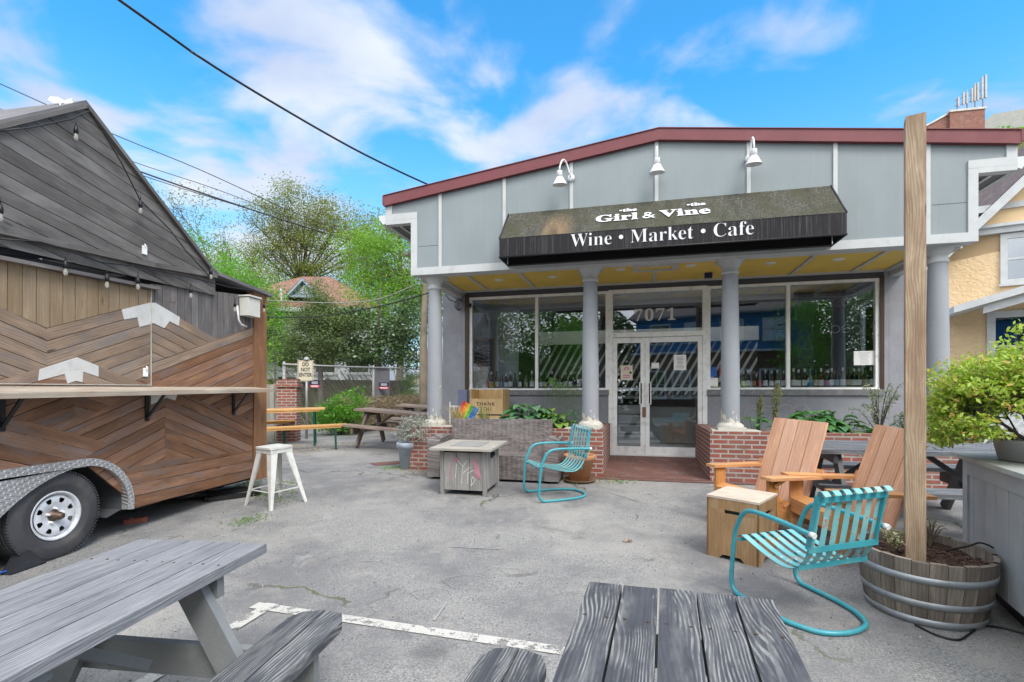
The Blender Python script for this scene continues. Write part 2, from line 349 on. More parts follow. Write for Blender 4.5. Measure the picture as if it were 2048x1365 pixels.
def peeling():
    t=NT('peeling_column_paint'); v=t.coord(); base=t.mix(t.mr(t.noise(v,2,5),.3,.7),(.255,.27,.30),(.295,.312,.345))
    sp=t.n('ShaderNodeSeparateXYZ'); t.l(v,sp.inputs[0]); lowz=t.mr(sp.outputs[2],.8,1.25,.19,0); n=t.noise(t.coord('Object',(5,5,2)),2.2,4,.6,.8)
    k=t.mr(t.math('ADD',n,lowz),.70,.72); col=t.mix(k,base,(.60,.56,.47)); t.col(col); t.rough(.55); t.bump(k,.25,-.004); return t.m
M['peel']=peeling()
def glass(name,fac=.085,tint=(.93,.95,.95)):
    t=NT(name); t.nt.nodes.remove(t.b); tr=t.n('ShaderNodeBsdfTransparent'); tr.inputs[0].default_value=tint+(1,)
    gl=t.n('ShaderNodeBsdfGlossy'); gl.inputs['Roughness'].default_value=.0; gl.inputs['Color'].default_value=(.9,.94,1,1)
    lw=t.n('ShaderNodeLayerWeight'); lw.inputs[0].default_value=.35; f=t.mr(lw.outputs['Fresnel'],0,1,fac,1)
    v=t.coord(); b=t.n('ShaderNodeBump'); b.inputs['Strength'].default_value=.012; b.inputs['Distance'].default_value=.05; t.l(t.noise(v,1.4,1),b.inputs['Height']); t.l(b.outputs[0],gl.inputs['Normal'])
    mx=t.n('ShaderNodeMixShader'); t.l(f,mx.inputs[0]); t.l(tr.outputs[0],mx.inputs[1]); t.l(gl.outputs[0],mx.inputs[2]); t.l(mx.outputs[0],t.out.inputs[0]); return t.m
M['glass']=glass('window_glass'); M['houseglass']=glass('house_window_glass',.22,(.5,.55,.55))
M['paper']=paint('white_paper',(.86,.87,.87),.7,.03,0); M['ink']=paint('ink',(.12,.12,.14),.7,.1,0)
M['lamp']=paint('white_enamel',(.72,.73,.74),.3,.04,0)
M['hair']=M['ink']
# ------------------------------------------------ the wine shop
GB=.3
shop=thing('shop_building','low grey gabled shop with dark red roof edge, white trim and four round columns','shop',(B.o[0],B.o[1],GB),AB)
def P(name,mb,m,parent=shop,bev=0,label=None): return mb.build(name,m,parent,bev,label=label)
UC=.78; WV=1.92
ident=lambda v0:(lambda a,b,d:(a,v0+d,b))
ztop=lambda u:(4.80-(abs(u-UC)/4.25)*.555)      # underside of the coping
# gable face
mb=MB(); pts=[(-3.02,3.10),(4.58,3.10),(4.58,3.94),(4.98,3.94),(4.98,ztop(4.98)+.06),(UC,4.86),(-3.46,ztop(-3.46)+.06),(-3.46,3.94),(-3.02,3.94)]
mb.face([(a,0,b) for a,b in [(-3.02,3.10),(4.58,3.10),(4.58,ztop(4.58)+.05),(UC,4.85),(-3.02,ztop(-3.02)+.05)]])
mb.face([(a,0,b) for a,b in [(-3.46,3.94),(-3.02,3.94),(-3.02,ztop(-3.02)+.05),(-3.46,ztop(-3.46)+.05)]])
mb.face([(a,0,b) for a,b in [(4.58,3.94),(4.98,3.94),(4.98,ztop(4.98)+.05),(4.58,ztop(4.58)+.05)]])
mb.bx(-3.0,4.56,.10,.14,3.14,3.9)
P('gable_panel',mb,M['siding'])
seam=MB(); seam.bx(-2.90,-2.55,-.0015,.001,3.555,3.560); seam.bx(4.10,4.47,-.0015,.001,3.592,3.597); P('panel_seam',seam,M['dark'])
# white trim
tr=MB(); y0,y1=-.022,.10
tr.bx(-3.02,4.58,y0,.16,3.10,3.215); 
tr.bx(-3.02,-2.915,y0+.002,.1,3.215,4.005); tr.bx(-3.46,-2.915,y0,.1,4.005-.0,4.105)
tr.bx(-3.46,-3.35,y0+.002,.1,4.105,ztop(-3.46)+.03); tr.bx(-3.46,-3.02,y0+.001,.1,3.94,4.005)
tr.bx(4.475,4.58,y0+.002,.1,3.215,4.005); tr.bx(4.475,4.98,y0,.1,4.005,4.105); tr.bx(4.58,4.98,y0+.001,.1,3.94,4.005); tr.bx(4.87,4.98,y0+.002,.1,4.105,ztop(4.98)+.03)
P('white_trim',tr,M['trim'],bev=.003)
for u in (-2.524,-1.482,-.459,.75,1.957,3.007,4.049):
    b=MB(); b.bx(u-.025,u+.025,-.020,.02,3.215,ztop(u)-.0+.02); P('batten',b,M['trim'])
# coping
cp=MB()
def cope(ua,ub):
    za,zb=ztop(ua),ztop(ub)
    for (h0,h1,ya,yb) in ((0,.155,-.055,.06),(-.012,.0,-.07,.06),(.155,.165,-.07,.3)):
        P8=[(ua,za+h0),(ub,zb+h0),(ub,zb+h1),(ua,za+h1)]; cp.prism(P8,0,yb-ya,lambda a,b,d:(a,ya+d,b))
cope(-3.48,UC); cope(UC,5.0)
cp.bx(-3.50,-3.475,-.06,.4,ztop(-3.5)+.02,ztop(-3.5)+.165); cp.bx(4.995,5.03,-.06,.4,ztop(4.98)+.02,ztop(4.98)+.165)
P('coping',cp,M['coping'])
rf=MB(); D=10
for a,b in ((-3.46,UC),(UC,4.98)):
    q=[(a,ztop(a)+.05),(b,ztop(b)+.05),(b,ztop(b)+.10),(a,ztop(a)+.10)]; rf.prism(q,0.0,2.4,lambda x,z,d:(x,.12+d,z)); rf.prism(q,3.7,D,lambda x,z,d:(x,.12+d,z))  # gap left in the roof for the added skylight
    e0,e1=(-3.46,-2.6) if a<0 else (4.2,4.98); q=[(e0,ztop(e0)+.05),(e1,ztop(e1)+.05),(e1,ztop(e1)+.10),(e0,ztop(e0)+.10)]; rf.prism(q,2.4,3.7,lambda x,z,d:(x,.12+d,z))
P('roof',rf,M['roofing'])
# eaves along both sides
M['greysoffit']=paint('grey_soffit',(.16,.17,.18),.8,.1)
for s0,s1 in ((-3.46,-3.02),(4.58,4.98)):
    ev=MB(); ev.bx(s0+.003,s1-.003,.101,D,3.955,3.975); P('eave_soffit',ev,M['greysoffit'])
for s0,g0,sg in ((-3.46,-3.57,-1),(4.98,5.09,1)):
    ev=MB()
    ev.prism([(s0,3.97),(s0+sg*.05,3.95),(s0+sg*.12,4.05),(s0+sg*.13,4.10),(s0,4.10)],-.01,D,lambda x,z,d:(x,d,z))
    ev.bx(s0+sg*.001,s0-sg*.03,.1,D,3.94,4.25)
    ev.bx(s0-sg*.19,s0-sg*.23,.1,4,3.93,3.955); P('gutter',ev,M['gutter'])
# porch ceiling
sf=MB(); sf.bx(-2.9,4.46,.16,WV+.05,3.215,3.235); P('porch_ceiling',sf,M['ceilingy'])
st=MB()
for u in (-2.30,-1.40,-.42,1.98,2.96,3.86): st.bx(u-.022,u+.022,.16,WV-.06,3.190,3.2149)
st.bx(-3.0,4.56,.16,.30,3.12,3.19); st.bx(-3.02,-2.86,.30,WV+.3,3.10,3.214); st.bx(4.42,4.58,.30,WV+.3,3.10,3.214)
st.bx(-2.86,4.42,WV-.06,WV+.05,3.185,3.2149); st.bx(-2.86,-2.78,.30,WV-.06,3.18,3.214); st.bx(4.34,4.42,.30,WV-.06,3.18,3.214)
# rectangle motif over the entrance
for a,b,c,d in ((.42,1.10,.66,.72),(.42,1.10,.98,1.04),(.42,.50,.72,.98),(1.02,1.10,.72,.98)): st.bx(a,b,c,d,3.192,3.2149)
st.bx(.74,.79,.30,.66,3.193,3.2149); st.bx(.74,.79,1.04,1.86,3.193,3.2149)
P('ceiling_trim',st,M['trim'])
for (u,v) in ((-1.88,1.11),(-.92,1.11),(.22,.86),(1.30,.86),(2.46,1.02),(3.39,1.01)):
    l=MB(); l.lathe([(0,-.012),(.055,-.012),(.075,-.006),(.08,0)],20,(u,v,3.214)); P('recessed_light',l,M['lamp'])
# outer side walls
sw=MB()
sw.bx(-3.02,-2.86,WV+.0,9.5,0,3.94); sw.bx(4.42,4.58,WV+.0,2.15,0,3.94); sw.bx(4.42,4.58,3.1,9.5,0,3.94); sw.bx(4.42,4.58,2.15,3.1,0,1.0); sw.bx(4.42,4.58,2.15,3.1,2.9,3.94)
sw.bx(-2.86,4.42,9.3,9.5,0,3.94)
P('side_wall',sw,M['stucco'])
# front wall pieces
for a,b in ((-3.25,-2.78),(4.345,5.0)): fw=MB(); fw.bx(a,b,WV+.002,WV+.18,0,3.185); P('front_wall',fw,M['stucco'])
for a,b in ((-2.78,-2.70),(4.285,4.345)): fw=MB(); fw.bx(a,b,WV-.02,WV+.15,1.2,3.12); P('jamb_trim',fw,M['brown'])
fw=MB(); fw.bx(-2.78,4.345,WV-.004,WV+.15,3.09,3.185); P('header',fw,paint('dark_purple_header',(.07,.07,.085),.6,.1))
for a,b in ((-2.78,-.02),(1.65,4.345)): fw=MB(); fw.bx(a,b,WV,WV+.18,0,1.19); P('base_wall',fw,M['chalk'])
mb_=paint('charcoal_sill_band',(.18,.185,.20),.8,.15,.2,dirt=(.28,.28,.28),dscale=14)
for a,b in ((-2.78,-.02),(1.65,4.345)): fw=MB(); fw.bx(a,b,WV-.035,WV+.1,1.19,1.29); P('sill_band',fw,mb_)
# chalk drawings on the wall
cw=MB()
def stroke(mb,pts,w,fn):
    for a,b in zip(pts[:-1],pts[1:]):
        d=Vector((b[0]-a[0],b[1]-a[1])); n=Vector((-d.y,d.x)).normalized()*w/2; d=d.normalized()*w*.3
        mb.face([fn(a[0]-d.x+n.x,a[1]-d.y+n.y),fn(b[0]+d.x+n.x,b[1]+d.y+n.y),fn(b[0]+d.x-n.x,b[1]+d.y-n.y),fn(a[0]-d.x-n.x,a[1]-d.y-n.y)])
fnw=lambda a,b:(a,WV-.003,b)
def heart(cx,cz,s): return [(cx+s*16*math.sin(t)**3/16,cz+s*(13*math.cos(t)-5*math.cos(2*t)-2*math.cos(3*t)-math.cos(4*t))/17) for t in [i*math.pi/14 for i in range(29)]]
stroke(cw,heart(3.02,.86,.25),.010,fnw); stroke(cw,[(1.98,.95),(2.2,1.0),(2.5,1.02),(2.78,.99)],.008,fnw); stroke(cw,[(2.25,.8),(2.3,.98),(2.62,.94)],.008,fnw)
stroke(cw,[(1.86,.72),(1.9,.9),(1.96,1.0),(2.05,.8),(2.12,.7)],.008,fnw)
for k in range(60):
    c=random.choice((-2.2,-1.2,-.5,2.0,3.6)); x=c+random.uniform(-.4,.4); z=random.uniform(.72,1.15); a=random.random()*6.28; l=random.uniform(.02,.07)
    stroke(cw,[(x,z),(x+l*math.cos(a),z+l*math.sin(a)),(x+l*math.cos(a+.8),z+l*1.4*math.sin(a+.9))],.004,fnw)
P('chalk_drawing',cw,paint('pink_white_chalk',(.42,.34,.36),.9,.15,0))
# letters chalked along the sill band
cw=MB(); fns=lambda a,b:(a,WV-.038,b)
for x0,x1 in ((-2.3,-.1),(1.72,2.9)):
    x=x0
    while x<x1:
        for j in range(random.randint(2,5)):
            stroke(cw,[(x+random.random()*.03,1.205+random.random()*.03),(x+random.random()*.04,1.245+random.random()*.03)],.007,fns); x+=.045
        x+=random.uniform(.08,.3)
P('chalk_lettering',cw,paint('white_chalk',(.40,.40,.42),.9,.1,0))
# windows
def window(name,xs,z0,z1,fr=.045,label=None):
    f=MB(); ya,yb=WV+.0,WV+.09
    f.bx(xs[0],xs[-1],ya-.012,yb+.03,z0-.03,z0); f.bx(xs[0],xs[-1],ya,yb,z1-fr,z1)
    for i,x in enumerate(xs):
        x0=x if i==0 else (x-fr if i==len(xs)-1 else x-fr/2); f.bx(x0,x0+fr,ya+.002,yb-.002,z0,z1-fr)
    o=P(name,f,M['alu'],bev=.002,label=label)
    for a,b in zip(xs[:-1],xs[1:]):
        g=MB(); g.bx(a+.01,b-.01,WV+.045,WV+.050,z0,z1-fr+.01); P('pane',g,M['glass'],o)
    return o
window('window',(-2.70,-1.366,-.03),1.32,3.10,.055,'left shop window in two wide panes'); window('window',(1.66,2.946,4.285),1.32,3.10,.055,'right shop window in two wide panes')
# entrance
f=MB(); ya,yb=WV-.02,WV+.11
f.bx(-.03,.045,ya,yb,.10,3.10); f.bx(1.585,1.66,ya,yb,.10,3.10); f.bx(.045,1.585,ya,yb,3.035,3.10); f.bx(.045,1.585,ya-.004,yb,2.235,2.32); f.bx(.045,1.585,ya,yb,.10,.118)
ent=P('entrance_frame',f,M['alu'],bev=.003)
g=MB(); g.bx(.05,1.58,WV+.045,WV+.05,2.32,3.035); tg=P('transom_pane',g,M['glass'],ent)
text('house_number',serif('7071'),.30,M['lamp'],ent,(.78,WV+.035,2.53),(R(90),0,0),.001,.002,sx=1.0,spacing=1.15)
def door(x0,x1,hx,label):
    f=MB(); fr=.075; ya,yb=WV+.0,WV+.045
    f.bx(x0,x0+fr,ya,yb,.125,2.225); f.bx(x1-fr,x1,ya,yb,.125,2.225); f.bx(x0+fr,x1-fr,ya+.001,yb-.001,2.135,2.225); f.bx(x0+fr,x1-fr,ya+.001,yb-.001,.125,.27)
    d=P('door',f,M['alu'],bev=.004,label=label); g=MB(); g.bx(x0+fr-.01,x1-fr+.01,WV+.02,WV+.026,.26,2.145); P('pane',g,M['glass'],d)
    h=MB(); h.bx(hx-.03,hx+.03,ya-.045,ya-.030,1.03,1.42); h.bx(hx-.02,hx+.02,ya-.03,ya,1.06,1.09); h.bx(hx-.02,hx+.02,ya-.03,ya,1.36,1.39); P('pull_handle',h,M['alu'],d,.004)
    h=MB(); h.bx(hx-.012,hx+.012,ya-.048,ya-.0455,1.04,1.41); P('handle_inlay',h,M['blackmetal'],d)
    b=MB(); b.bx(x0+fr,x1-fr,WV+.05,WV+.07,1.27,1.33); 
    for k in range(int((x1-x0-2*fr)/.04)): b.bx(x0+fr+.01+k*.04,x0+fr+.014+k*.04,WV+.045,WV+.0501,1.275,1.325)
    P('push_bar',b,M['alu'],d)
    return d
dl=door(.048,.61,.545,'narrow left door leaf'); dr=door(.616,1.582,.69,'wide right door leaf')
h=MB(); h.bx(.565,.63,WV-.02,WV-.001,.80,.98); P('lock_plate',h,paint('rusty_brass',(.25,.15,.09),.5,.3,metal=.5),dr,.01)
# columns
def column(u,worn=False):
    c=MB(); r0,r1=.126,.103; z0,z1=.80,2.92; n=10
    c.lathe([(r0-(r0-r1)*(max(0,i/n-.25)/.75)**1.4,z0+(z1-z0)*i/n) for i in range(n+1)],36)
    o=c.build('column',M['peel'] if worn else M['column'],shop,loc=(u,.25,0)); 
    k=MB(); k.lathe([(r1+.0,2.90),(r1+.012,2.905),(r1+.018,2.93),(r1+.004,2.95),(r1+.004,3.0),(r1+.022,3.01),(r1+.03,3.03),(r1+.055,3.075),(.17,3.09),(.17,3.10)],36); k.bx(-.18,.18,-.18,.18,3.10-.012,3.12)
    k.build('capital',M['trim'],o)
    k=MB(); k.bx(-.185,.185,-.185,.185,.705,.745); k.lathe([(.18,.745),(.18,.77),(.155,.79),(.127,.81)],36); k.build('base',M['concrete'],o)
for u in (UC-3.50,UC-.985,UC+.985,UC+3.50): column(u,True)
# brick planters
def planter(a,b,inner):
    k=MB(); t=.2
    k.bx(a,b,0,t,-.15,.69); k.bx(a,a+t,t,1.02,-.15,.69); k.bx(b-t,b,t,1.02,-.15,.69)
    if inner=='b': k.bx(b-t,b,1.02,WV,-.15,.69)
    else: k.bx(a,a+t,1.02,WV,-.15,.69)
    k.bx(a+t,b-t,.82,1.02,-.15,.66)
    o=P('brick_planter',k,M['brick'])
    s=MB(); s.bx(a+t,b-t,t,.82,.2,.62); P('soil',s,M['soil'],o)
    s=MB()
    for u in ((UC-3.5,UC-.985) if inner=='b' else (UC+.985,UC+3.5)):
        x0=max(a+.03,u-.36); x1=min(b-.04,u+.36); s.prism([(x0,.005+.02),(x1,.025),(x1-.03,.5),(x0+.03,.5)],.692,.708,lambda p,q,d:(p,q,d))
    P('mortar_cap',s,M['concrete'],o)
def soilmat():
    t=NT('dark_mulch'); v=t.coord(); n=t.noise(v,40,6,.75); t.col(t.mix(t.mr(n,.35,.7),(.03,.018,.014),(.16,.10,.08))); t.rough(.95,.1); t.bump(n,1,.02); return t.m
M['soil']=soilmat()
planter(-3.05,0,'b'); planter(1.465,4.62,'a')
# interior
sk=MB(); sk.prism([(-2.6,ztop(-2.6)+.07),(UC,ztop(UC)+.07),(UC,ztop(UC)+.08),(-2.6,ztop(-2.6)+.08)],2.53,3.81,lambda x,z,d:(x,d,z)); sk.prism([(UC,ztop(UC)+.07),(4.2,ztop(4.2)+.07),(4.2,ztop(4.2)+.08),(UC,ztop(UC)+.08)],2.53,3.81,lambda x,z,d:(x,d,z)); P('added_skylight',sk,M['glass'])  # added roof glazing, unseen from the front, to bring daylight into the shop
inn=MB(); inn.bx(-2.86,4.42,WV+.15,2.52,3.14,3.18); inn.bx(-2.86,4.42,3.82,9.3,3.14,3.18); inn.bx(-2.86,4.42,2.50,2.52,3.18,4.2); inn.bx(-2.86,4.42,3.82,3.84,3.18,4.2); P('interior_ceiling',inn,paint('interior_ceiling',(.2,.2,.21),.8,.05))  # ceiling opened and boxed in below the added roof glazing
inn=MB(); inn.bx(-2.86,4.42,WV+.0,9.3,.06,.10); P('interior_floor',inn,paint('interior_floor',(.45,.38,.3),.5,.2))
inn=MB(); inn.bx(-2.86,4.42,7.2,7.25,.1,3.14); inn.bx(-2.859,-2.84,WV+.18,7.2,.1,3.14); P('interior_wall',inn,paint('interior_blue_grey',(.22,.28,.32),.8,.1))
inn=MB(); inn.bx(-2.86,-1.9,2.7,2.75,.1,3.1); P('interior_partition',inn,paint('pale_partition',(.45,.5,.53),.8,.1))
inn=MB(); inn.bx(-1.7,2.9,3.9,4.0,2.33,2.62); P('bulkhead',inn,paint('cream_bulkhead',(.7,.68,.62),.7,.05))
inn=MB(); inn.bx(-1.7,2.9,4.05,4.08,1.2,2.33); P('screen_backing',inn,paint('green_black',(.03,.04,.035),.7,.3))
inn=MB(); x=-2.3
while x<2.9:
    q=clip(clip([(x,1.2),(x+.055,1.2),(x+.055+.62,2.33),(x+.62,2.33)],1,0,-1.7),-1,0,-2.9)
    if len(q)>2: inn.prism(q,0,.03,lambda a,b,d:(a,4.02+d,b))
    x+=.17
P('striped_screen',inn,paint('pale_slats',(.72,.71,.67),.6,.05))
inn=MB(); inn.bx(.0,1.7,3.3,3.9,1.12,1.18); inn.bx(-.1,1.65,3.35,3.9,.1,.2); 
for k in range(5): inn.bx(.62,1.62,3.30,3.32,.34+k*.075,.385+k*.075)
inn.bx(.62,1.62,3.32,3.9,.22,.95); P('serving_counter',inn,paint('steel_counter',(.38,.42,.42),.3,.1,metal=.2))
inn=MB()
for k in range(4): inn.bx(.1,.55,3.1,3.3,.22+k*.2,.39+k*.2)
P('drawer_unit',inn,M['lamp'],bev=.01)
inn=MB(); inn.bx(4.35,4.41,2.2,3.05,1.0,2.9); iw=P('side_window_frame',inn,paint('white_frame',(.7,.72,.72),.5,.03))
bpy.data.objects.remove(iw)
f=MB(); 
for a,b,c,d in ((2.15,2.22,1.0,2.9),(3.03,3.1,1.0,2.9),(2.22,3.03,1.0,1.07),(2.22,3.03,2.83,2.9),(2.22,3.03,1.92,1.98)): f.bx(4.44,4.52,a,b,c,d)
sw_=P('window',f,paint('white_sash',(.7,.72,.72),.5,.03),label='white sash window in the right side wall'); g=MB(); g.bx(4.475,4.48,2.2,3.05,1.05,2.85); P('pane',g,M['glass'],sw_)
# corner column seen through the right window
f=MB(); f.bx(3.35,3.62,2.9,3.15,.1,3.14); P('interior_pillar',f,paint('navy_pillar',(.02,.035,.07),.5,.2))
# entrance paving
# ------------------------------------------------ awning, wall lamps, signs
U=lambda u,v,z=0:(*B.w(u,v),GB+z)
aw=thing('awning','long black canvas awning streaked with grey green mildew and lettered with the shop name','awning',U(0,0,3.12),AB)
x0,x1=-1.41,2.95; zt,zf,zb=3.94-3.12,3.41-3.12,3.145-3.12; yf=-.56; xt0,xt1=-1.39,2.945
def awmat(streak):
    t=NT('mildewed_canvas' if not streak else 'streaked_canvas'); v=t.coord()
    if streak:
        n=t.noise(t.coord('Object',(60,1,1.3)),1,4,.7); col=t.mix(t.mr(n,.5,.72,0,.55),(.022,.022,.026),(.16,.15,.145)); n2=t.noise(t.coord('Object',(1,1,.2)),.9,3); col=t.mix(t.mr(n2,.4,.7,0,.4),col,(.03,.028,.03))
    else:
        sp=t.noise(v,70,3,.85); big=t.noise(t.coord('Object',(1,1,.35)),3.2,4,.6); col=t.mix(t.mr(sp,.46,.66),(.028,.029,.024),(.20,.195,.16)); col=t.mix(t.mr(big,.42,.62,0,.75),col,(.050,.050,.028))
        s=t.n('ShaderNodeSeparateXYZ'); t.l(v,s.inputs[0]); o=t.mr(t.math('ABSOLUTE',t.math('ADD',s.outputs[0],.62),0),.05,.30,1,0,True); lo=t.mr(s.outputs[2],.75,.42,0,1); f=t.math('MULTIPLY',t.math('MULTIPLY',o,lo),t.mr(sp,.3,.6,.4,1)); col=t.mix(t.math('MULTIPLY',f,.55),col,(.34,.21,.11)); stn=t.noise(t.coord('Object',(5,1,.8)),1.4,4,.6); col=t.mix(t.mr(stn,.50,.66,0,.6),col,(.035,.035,.028))
    t.col(col); t.rough(.8,.2); t.bump(t.noise(v,300,2),.2,.002); return t.m
m1,m2=awmat(False),awmat(True)
def sheet(mb,pts,th=.004): mb.face(pts); mb.face(pts[::-1])
c=MB(); n=16
for i in range(n):
    a=i/n;b=(i+1)/n; L=lambda p,q,t:p+(q-p)*t; sag=lambda t:-.006*abs(math.sin(t*math.pi*4))
    c.face([(L(x0,x1,a),yf+sag(a),zf),(L(x0,x1,b),yf+sag(b),zf),(L(xt0,xt1,b),-.03,zt),(L(xt0,xt1,a),-.03,zt)],sm=True)
c.build('sloping_canvas',m1,aw)
c=MB(); c.face([(x0,yf,zb),(x1,yf,zb),(x1,yf,zf),(x0,yf,zf)]); c.face([(x1,yf,zb),(x1,-.1,zb),(x1,-.03,zt),(x1,yf,zf)]); c.face([(x0,-.1,zb),(x0,yf,zb),(x0,yf,zf),(x0,-.03,zt)]); c.build('valance',m2,aw)
c=MB(); 
for p,q in (((x0,yf,zb),(x1,yf,zb)),((x0,yf,zb),(x0,-.03,zb)),((x1,yf,zb),(x1,-.03,zb)),((x0,-.03,zb),(x0,-.03,zt)),((x1,-.03,zb),(x1,-.03,zt)),((x1,-.03,zt),(x1,yf,zf)),((x0,-.03,zt),(x0,yf,zf)),((x0,-.03,zb+.01),(x1,-.03,zb+.01))): c.tube([p,q],.012,6)
c.bx(x0+.02,x1-.02,-.10,-.03,zb,zb+.17); c.build('frame',M['blackmetal'],aw)
M['letter']=paint('white_lettering',(.70,.71,.76),.6,.06,0)
text('lettering',serif('Wine • Market • Cafe'),.255,M['letter'],aw,(.762,yf-.006,zb+.075),(R(90),0,0),-.003,.001,sx=.985)
sl_=math.atan2(zt-zf,-.03-yf); 
def ontop(s,size,u,t,off=0,sx=1): text('lettering',s,size,M['letter'],aw,(u,yf+(-.03-yf)*t-.006,zf+(zt-zf)*t+.016),(sl_,0,0),off,.0008,sx=sx,align='LEFT')
ontop(serif('Girl'),.27,-.085,.30,.004,1.22); ontop('&',.25,.545,.30,.0,1.15); ontop(serif('Vine'),.27,.785,.30,.004,1.22)
ontop(serif('•the'),.115,.235,.63,.003,1.25); ontop(serif('•the'),.115,1.135,.63,.003,1.25)
def wall_lamp(u,z,lab,turn):
    t=thing('wall_lamp',lab,'lamp',U(u,0,z),AB,'gooseneck lamps above the awning')
    k=MB(); k.lathe([(0,-.045),(.045,-.045),(.052,-.03),(.052,0)],24,(0,-.022,0),Matrix.Rotation(R(90),3,'X')@Matrix.Rotation(R(180),3,'X')); k.build('wall_plate',M['lamp'],t)
    dx=turn; pts=[]
    for i in range(15):
        a=i/14; 
        if a<.25: p=(dx*a*.4,-.05-.18*a/.25*.35,-.0+.04*a/.25)
        else:
            b=(a-.25)/.75*math.pi; p=(dx*(.1+.9*(a-.25)/.75),-.113-.13*(1-math.cos(b))/2-.03*0, .04+.17*math.sin(b*.92))
        pts.append(p)
    e=pts[-1]; pts.append((e[0],e[1]-.003,e[2]-.05)); k=MB(); k.tube(pts,.0125,8); k.build('arm',M['lamp'],t)
    k=MB(); x,y,zz=pts[-1]; k.lathe([(.0,0.0),(.036,0),(.038,-.01),(.043,-.08),(.036,-.085),(.048,-.09),(.105,-.19),(.106,-.195),(.10,-.19),(.045,-.095),(0,-.09)],28,(x,y,zz),Matrix.Rotation(R(7),3,'X')); k.build('shade',M['lamp'],t)
wall_lamp(-.459,4.385,'white gooseneck wall lamp nearest the low left end of the roof',-.14); wall_lamp(.75,4.42,'white gooseneck wall lamp under the roof peak',.0); wall_lamp(1.957,4.40,'white gooseneck wall lamp right of the roof peak',.02)
# things by the left column
t=thing('coiled_cable','black cable coiled and hung high on the wall left of the shop window','cable',U(-2.9,WV,2.95),AB)
k=MB()
for j in range(5): k.tube([(.085*math.cos(a)+j*.004,-.03-.01*j,.1*math.sin(a)) for a in [i*math.pi/10 for i in range(20)]],.007,6,True)
k.tube([(-.28,-.03,.22),(-.2,-.04,.11),(-.08,-.03,.07)],.006); k.tube([(.06,-.03,.08),(.12,-.04,.18),(.2,-.04,.17),(.22,-.05,-.02),(.3,-.06,-.04)],.006); k.build('coil',M['blackmetal'],t)
t=thing('camera','small black security camera mounted beside the left window top','camera',U(-2.66,WV-.02,2.92),AB)
k=MB(); k.box((0,-.06,0),(.06,.12,.06),Matrix.Rotation(R(20),3,'Z')); k.tube([(0,0,.05),(0,-.04,.03),(0,-.05,0)],.01); k.build('housing',M['blackmetal'],t,.01); k=MB(); k.lathe([(0,0),(.02,0),(.022,-.02)],16,(.02,-.12,0),Matrix.Rotation(R(90),3,'X')); k.build('lens',M['dark'],t)
t=thing('sensor_box','small dark blue sensor box under the porch ceiling beside a column','sensor',U(1.62,1.45,3.13),AB)
k=MB(); k.bx(-.06,.06,-.04,.04,-.0,.085); k.build('case',paint('navy_plastic',(.01,.012,.08),.4,.1,0),t,.006)
# rooftop hook (service cable clamp) and vane
t=thing('cable_clamp','dark weatherhead with looped cables standing on the low left roof edge','weatherhead',U(-2.34,.35,4.42),AB)
k=MB(); k.tube([(0,0,0),(0,0,.13),(-.02,0,.2),(-.09,0,.22),(-.12,0,.15)],.028); k.build('pipe',M['blackmetal'],t); k=MB(); k.tube([(-.12,0,.18),(-.17,-.02,.1),(-.19,-.02,0)],.01); k.tube([(-.09,0,.18),(-.1,-.04,.08),(-.05,-.02,0)],.01); k.build('looped_cable',M['blackmetal'],t)
# ------------------------------------------------ bottles on the sills
gm={}
for nme,c in (('green',(.012,.028,.012)),('dark',(.010,.010,.010)),('amber',(.10,.045,.010)),('clear',(.25,.27,.22)),('olive',(.06,.07,.02))): gm[nme]=paint('bottle_'+nme,c,.12,.1,0)
lm={'white':M['paper'],'cream':paint('cream_label',(.62,.55,.42),.7,.05,0),'red':paint('red_label',(.45,.03,.04),.6,.05,0),'blue':paint('blue_label',(.03,.28,.55),.6,.05,0),'pink':paint('pink_label',(.55,.35,.5),.6,.05,0),'pale blue':paint('paleblue_label',(.35,.5,.6),.6,.05,0),'orange':paint('orange_label',(.5,.25,.12),.6,.05,0),'black':paint('black_label',(.03,.03,.035),.5,.05,0)}
protos={}
def bottle(g,lc,kind):
    key=(g,lc,kind)
    if key in protos: return copy_tree(protos[key])
    t=thing('wine_bottle','x','bottle',(0,0,0)); k=MB()
    pr=[(0,0),(.037,0),(.039,.005),(.039,.165),(.034,.195),(.018,.225),(.0145,.24),(.0145,.30),(.016,.302),(.016,.312),(0,.312)] if kind=='bordeaux' else [(0,0),(.040,0),(.042,.005),(.042,.12),(.038,.155),(.022,.20),(.015,.235),(.0145,.30),(.016,.302),(.016,.31),(0,.31)]
    k.lathe(pr,16); k.build('glass',gm[g],t)
    k=MB(); k.lathe([(.0405 if kind=='bordeaux' else .0435,.022),(.0405 if kind=='bordeaux' else .0435,.12)],16); k.build('label',lm[lc],t)
    k=MB(); k.lathe([(.0158,.255),(.0172,.30),(.0172,.3135),(0,.3135)],12); k.build('capsule',lm[{'white':'white','cream':'black','red':'black','blue':'blue','pink':'pink','pale blue':'black','orange':'orange','black':'black'}[lc]],t)
    protos[key]=t; return t
ordn='first second third fourth fifth sixth seventh eighth ninth tenth eleventh twelfth thirteenth fourteenth fifteenth sixteenth seventeenth eighteenth nineteenth twentieth twenty-first twenty-second twenty-third twenty-fourth twenty-fifth twenty-sixth twenty-seventh twenty-eighth twenty-ninth thirtieth'.split()
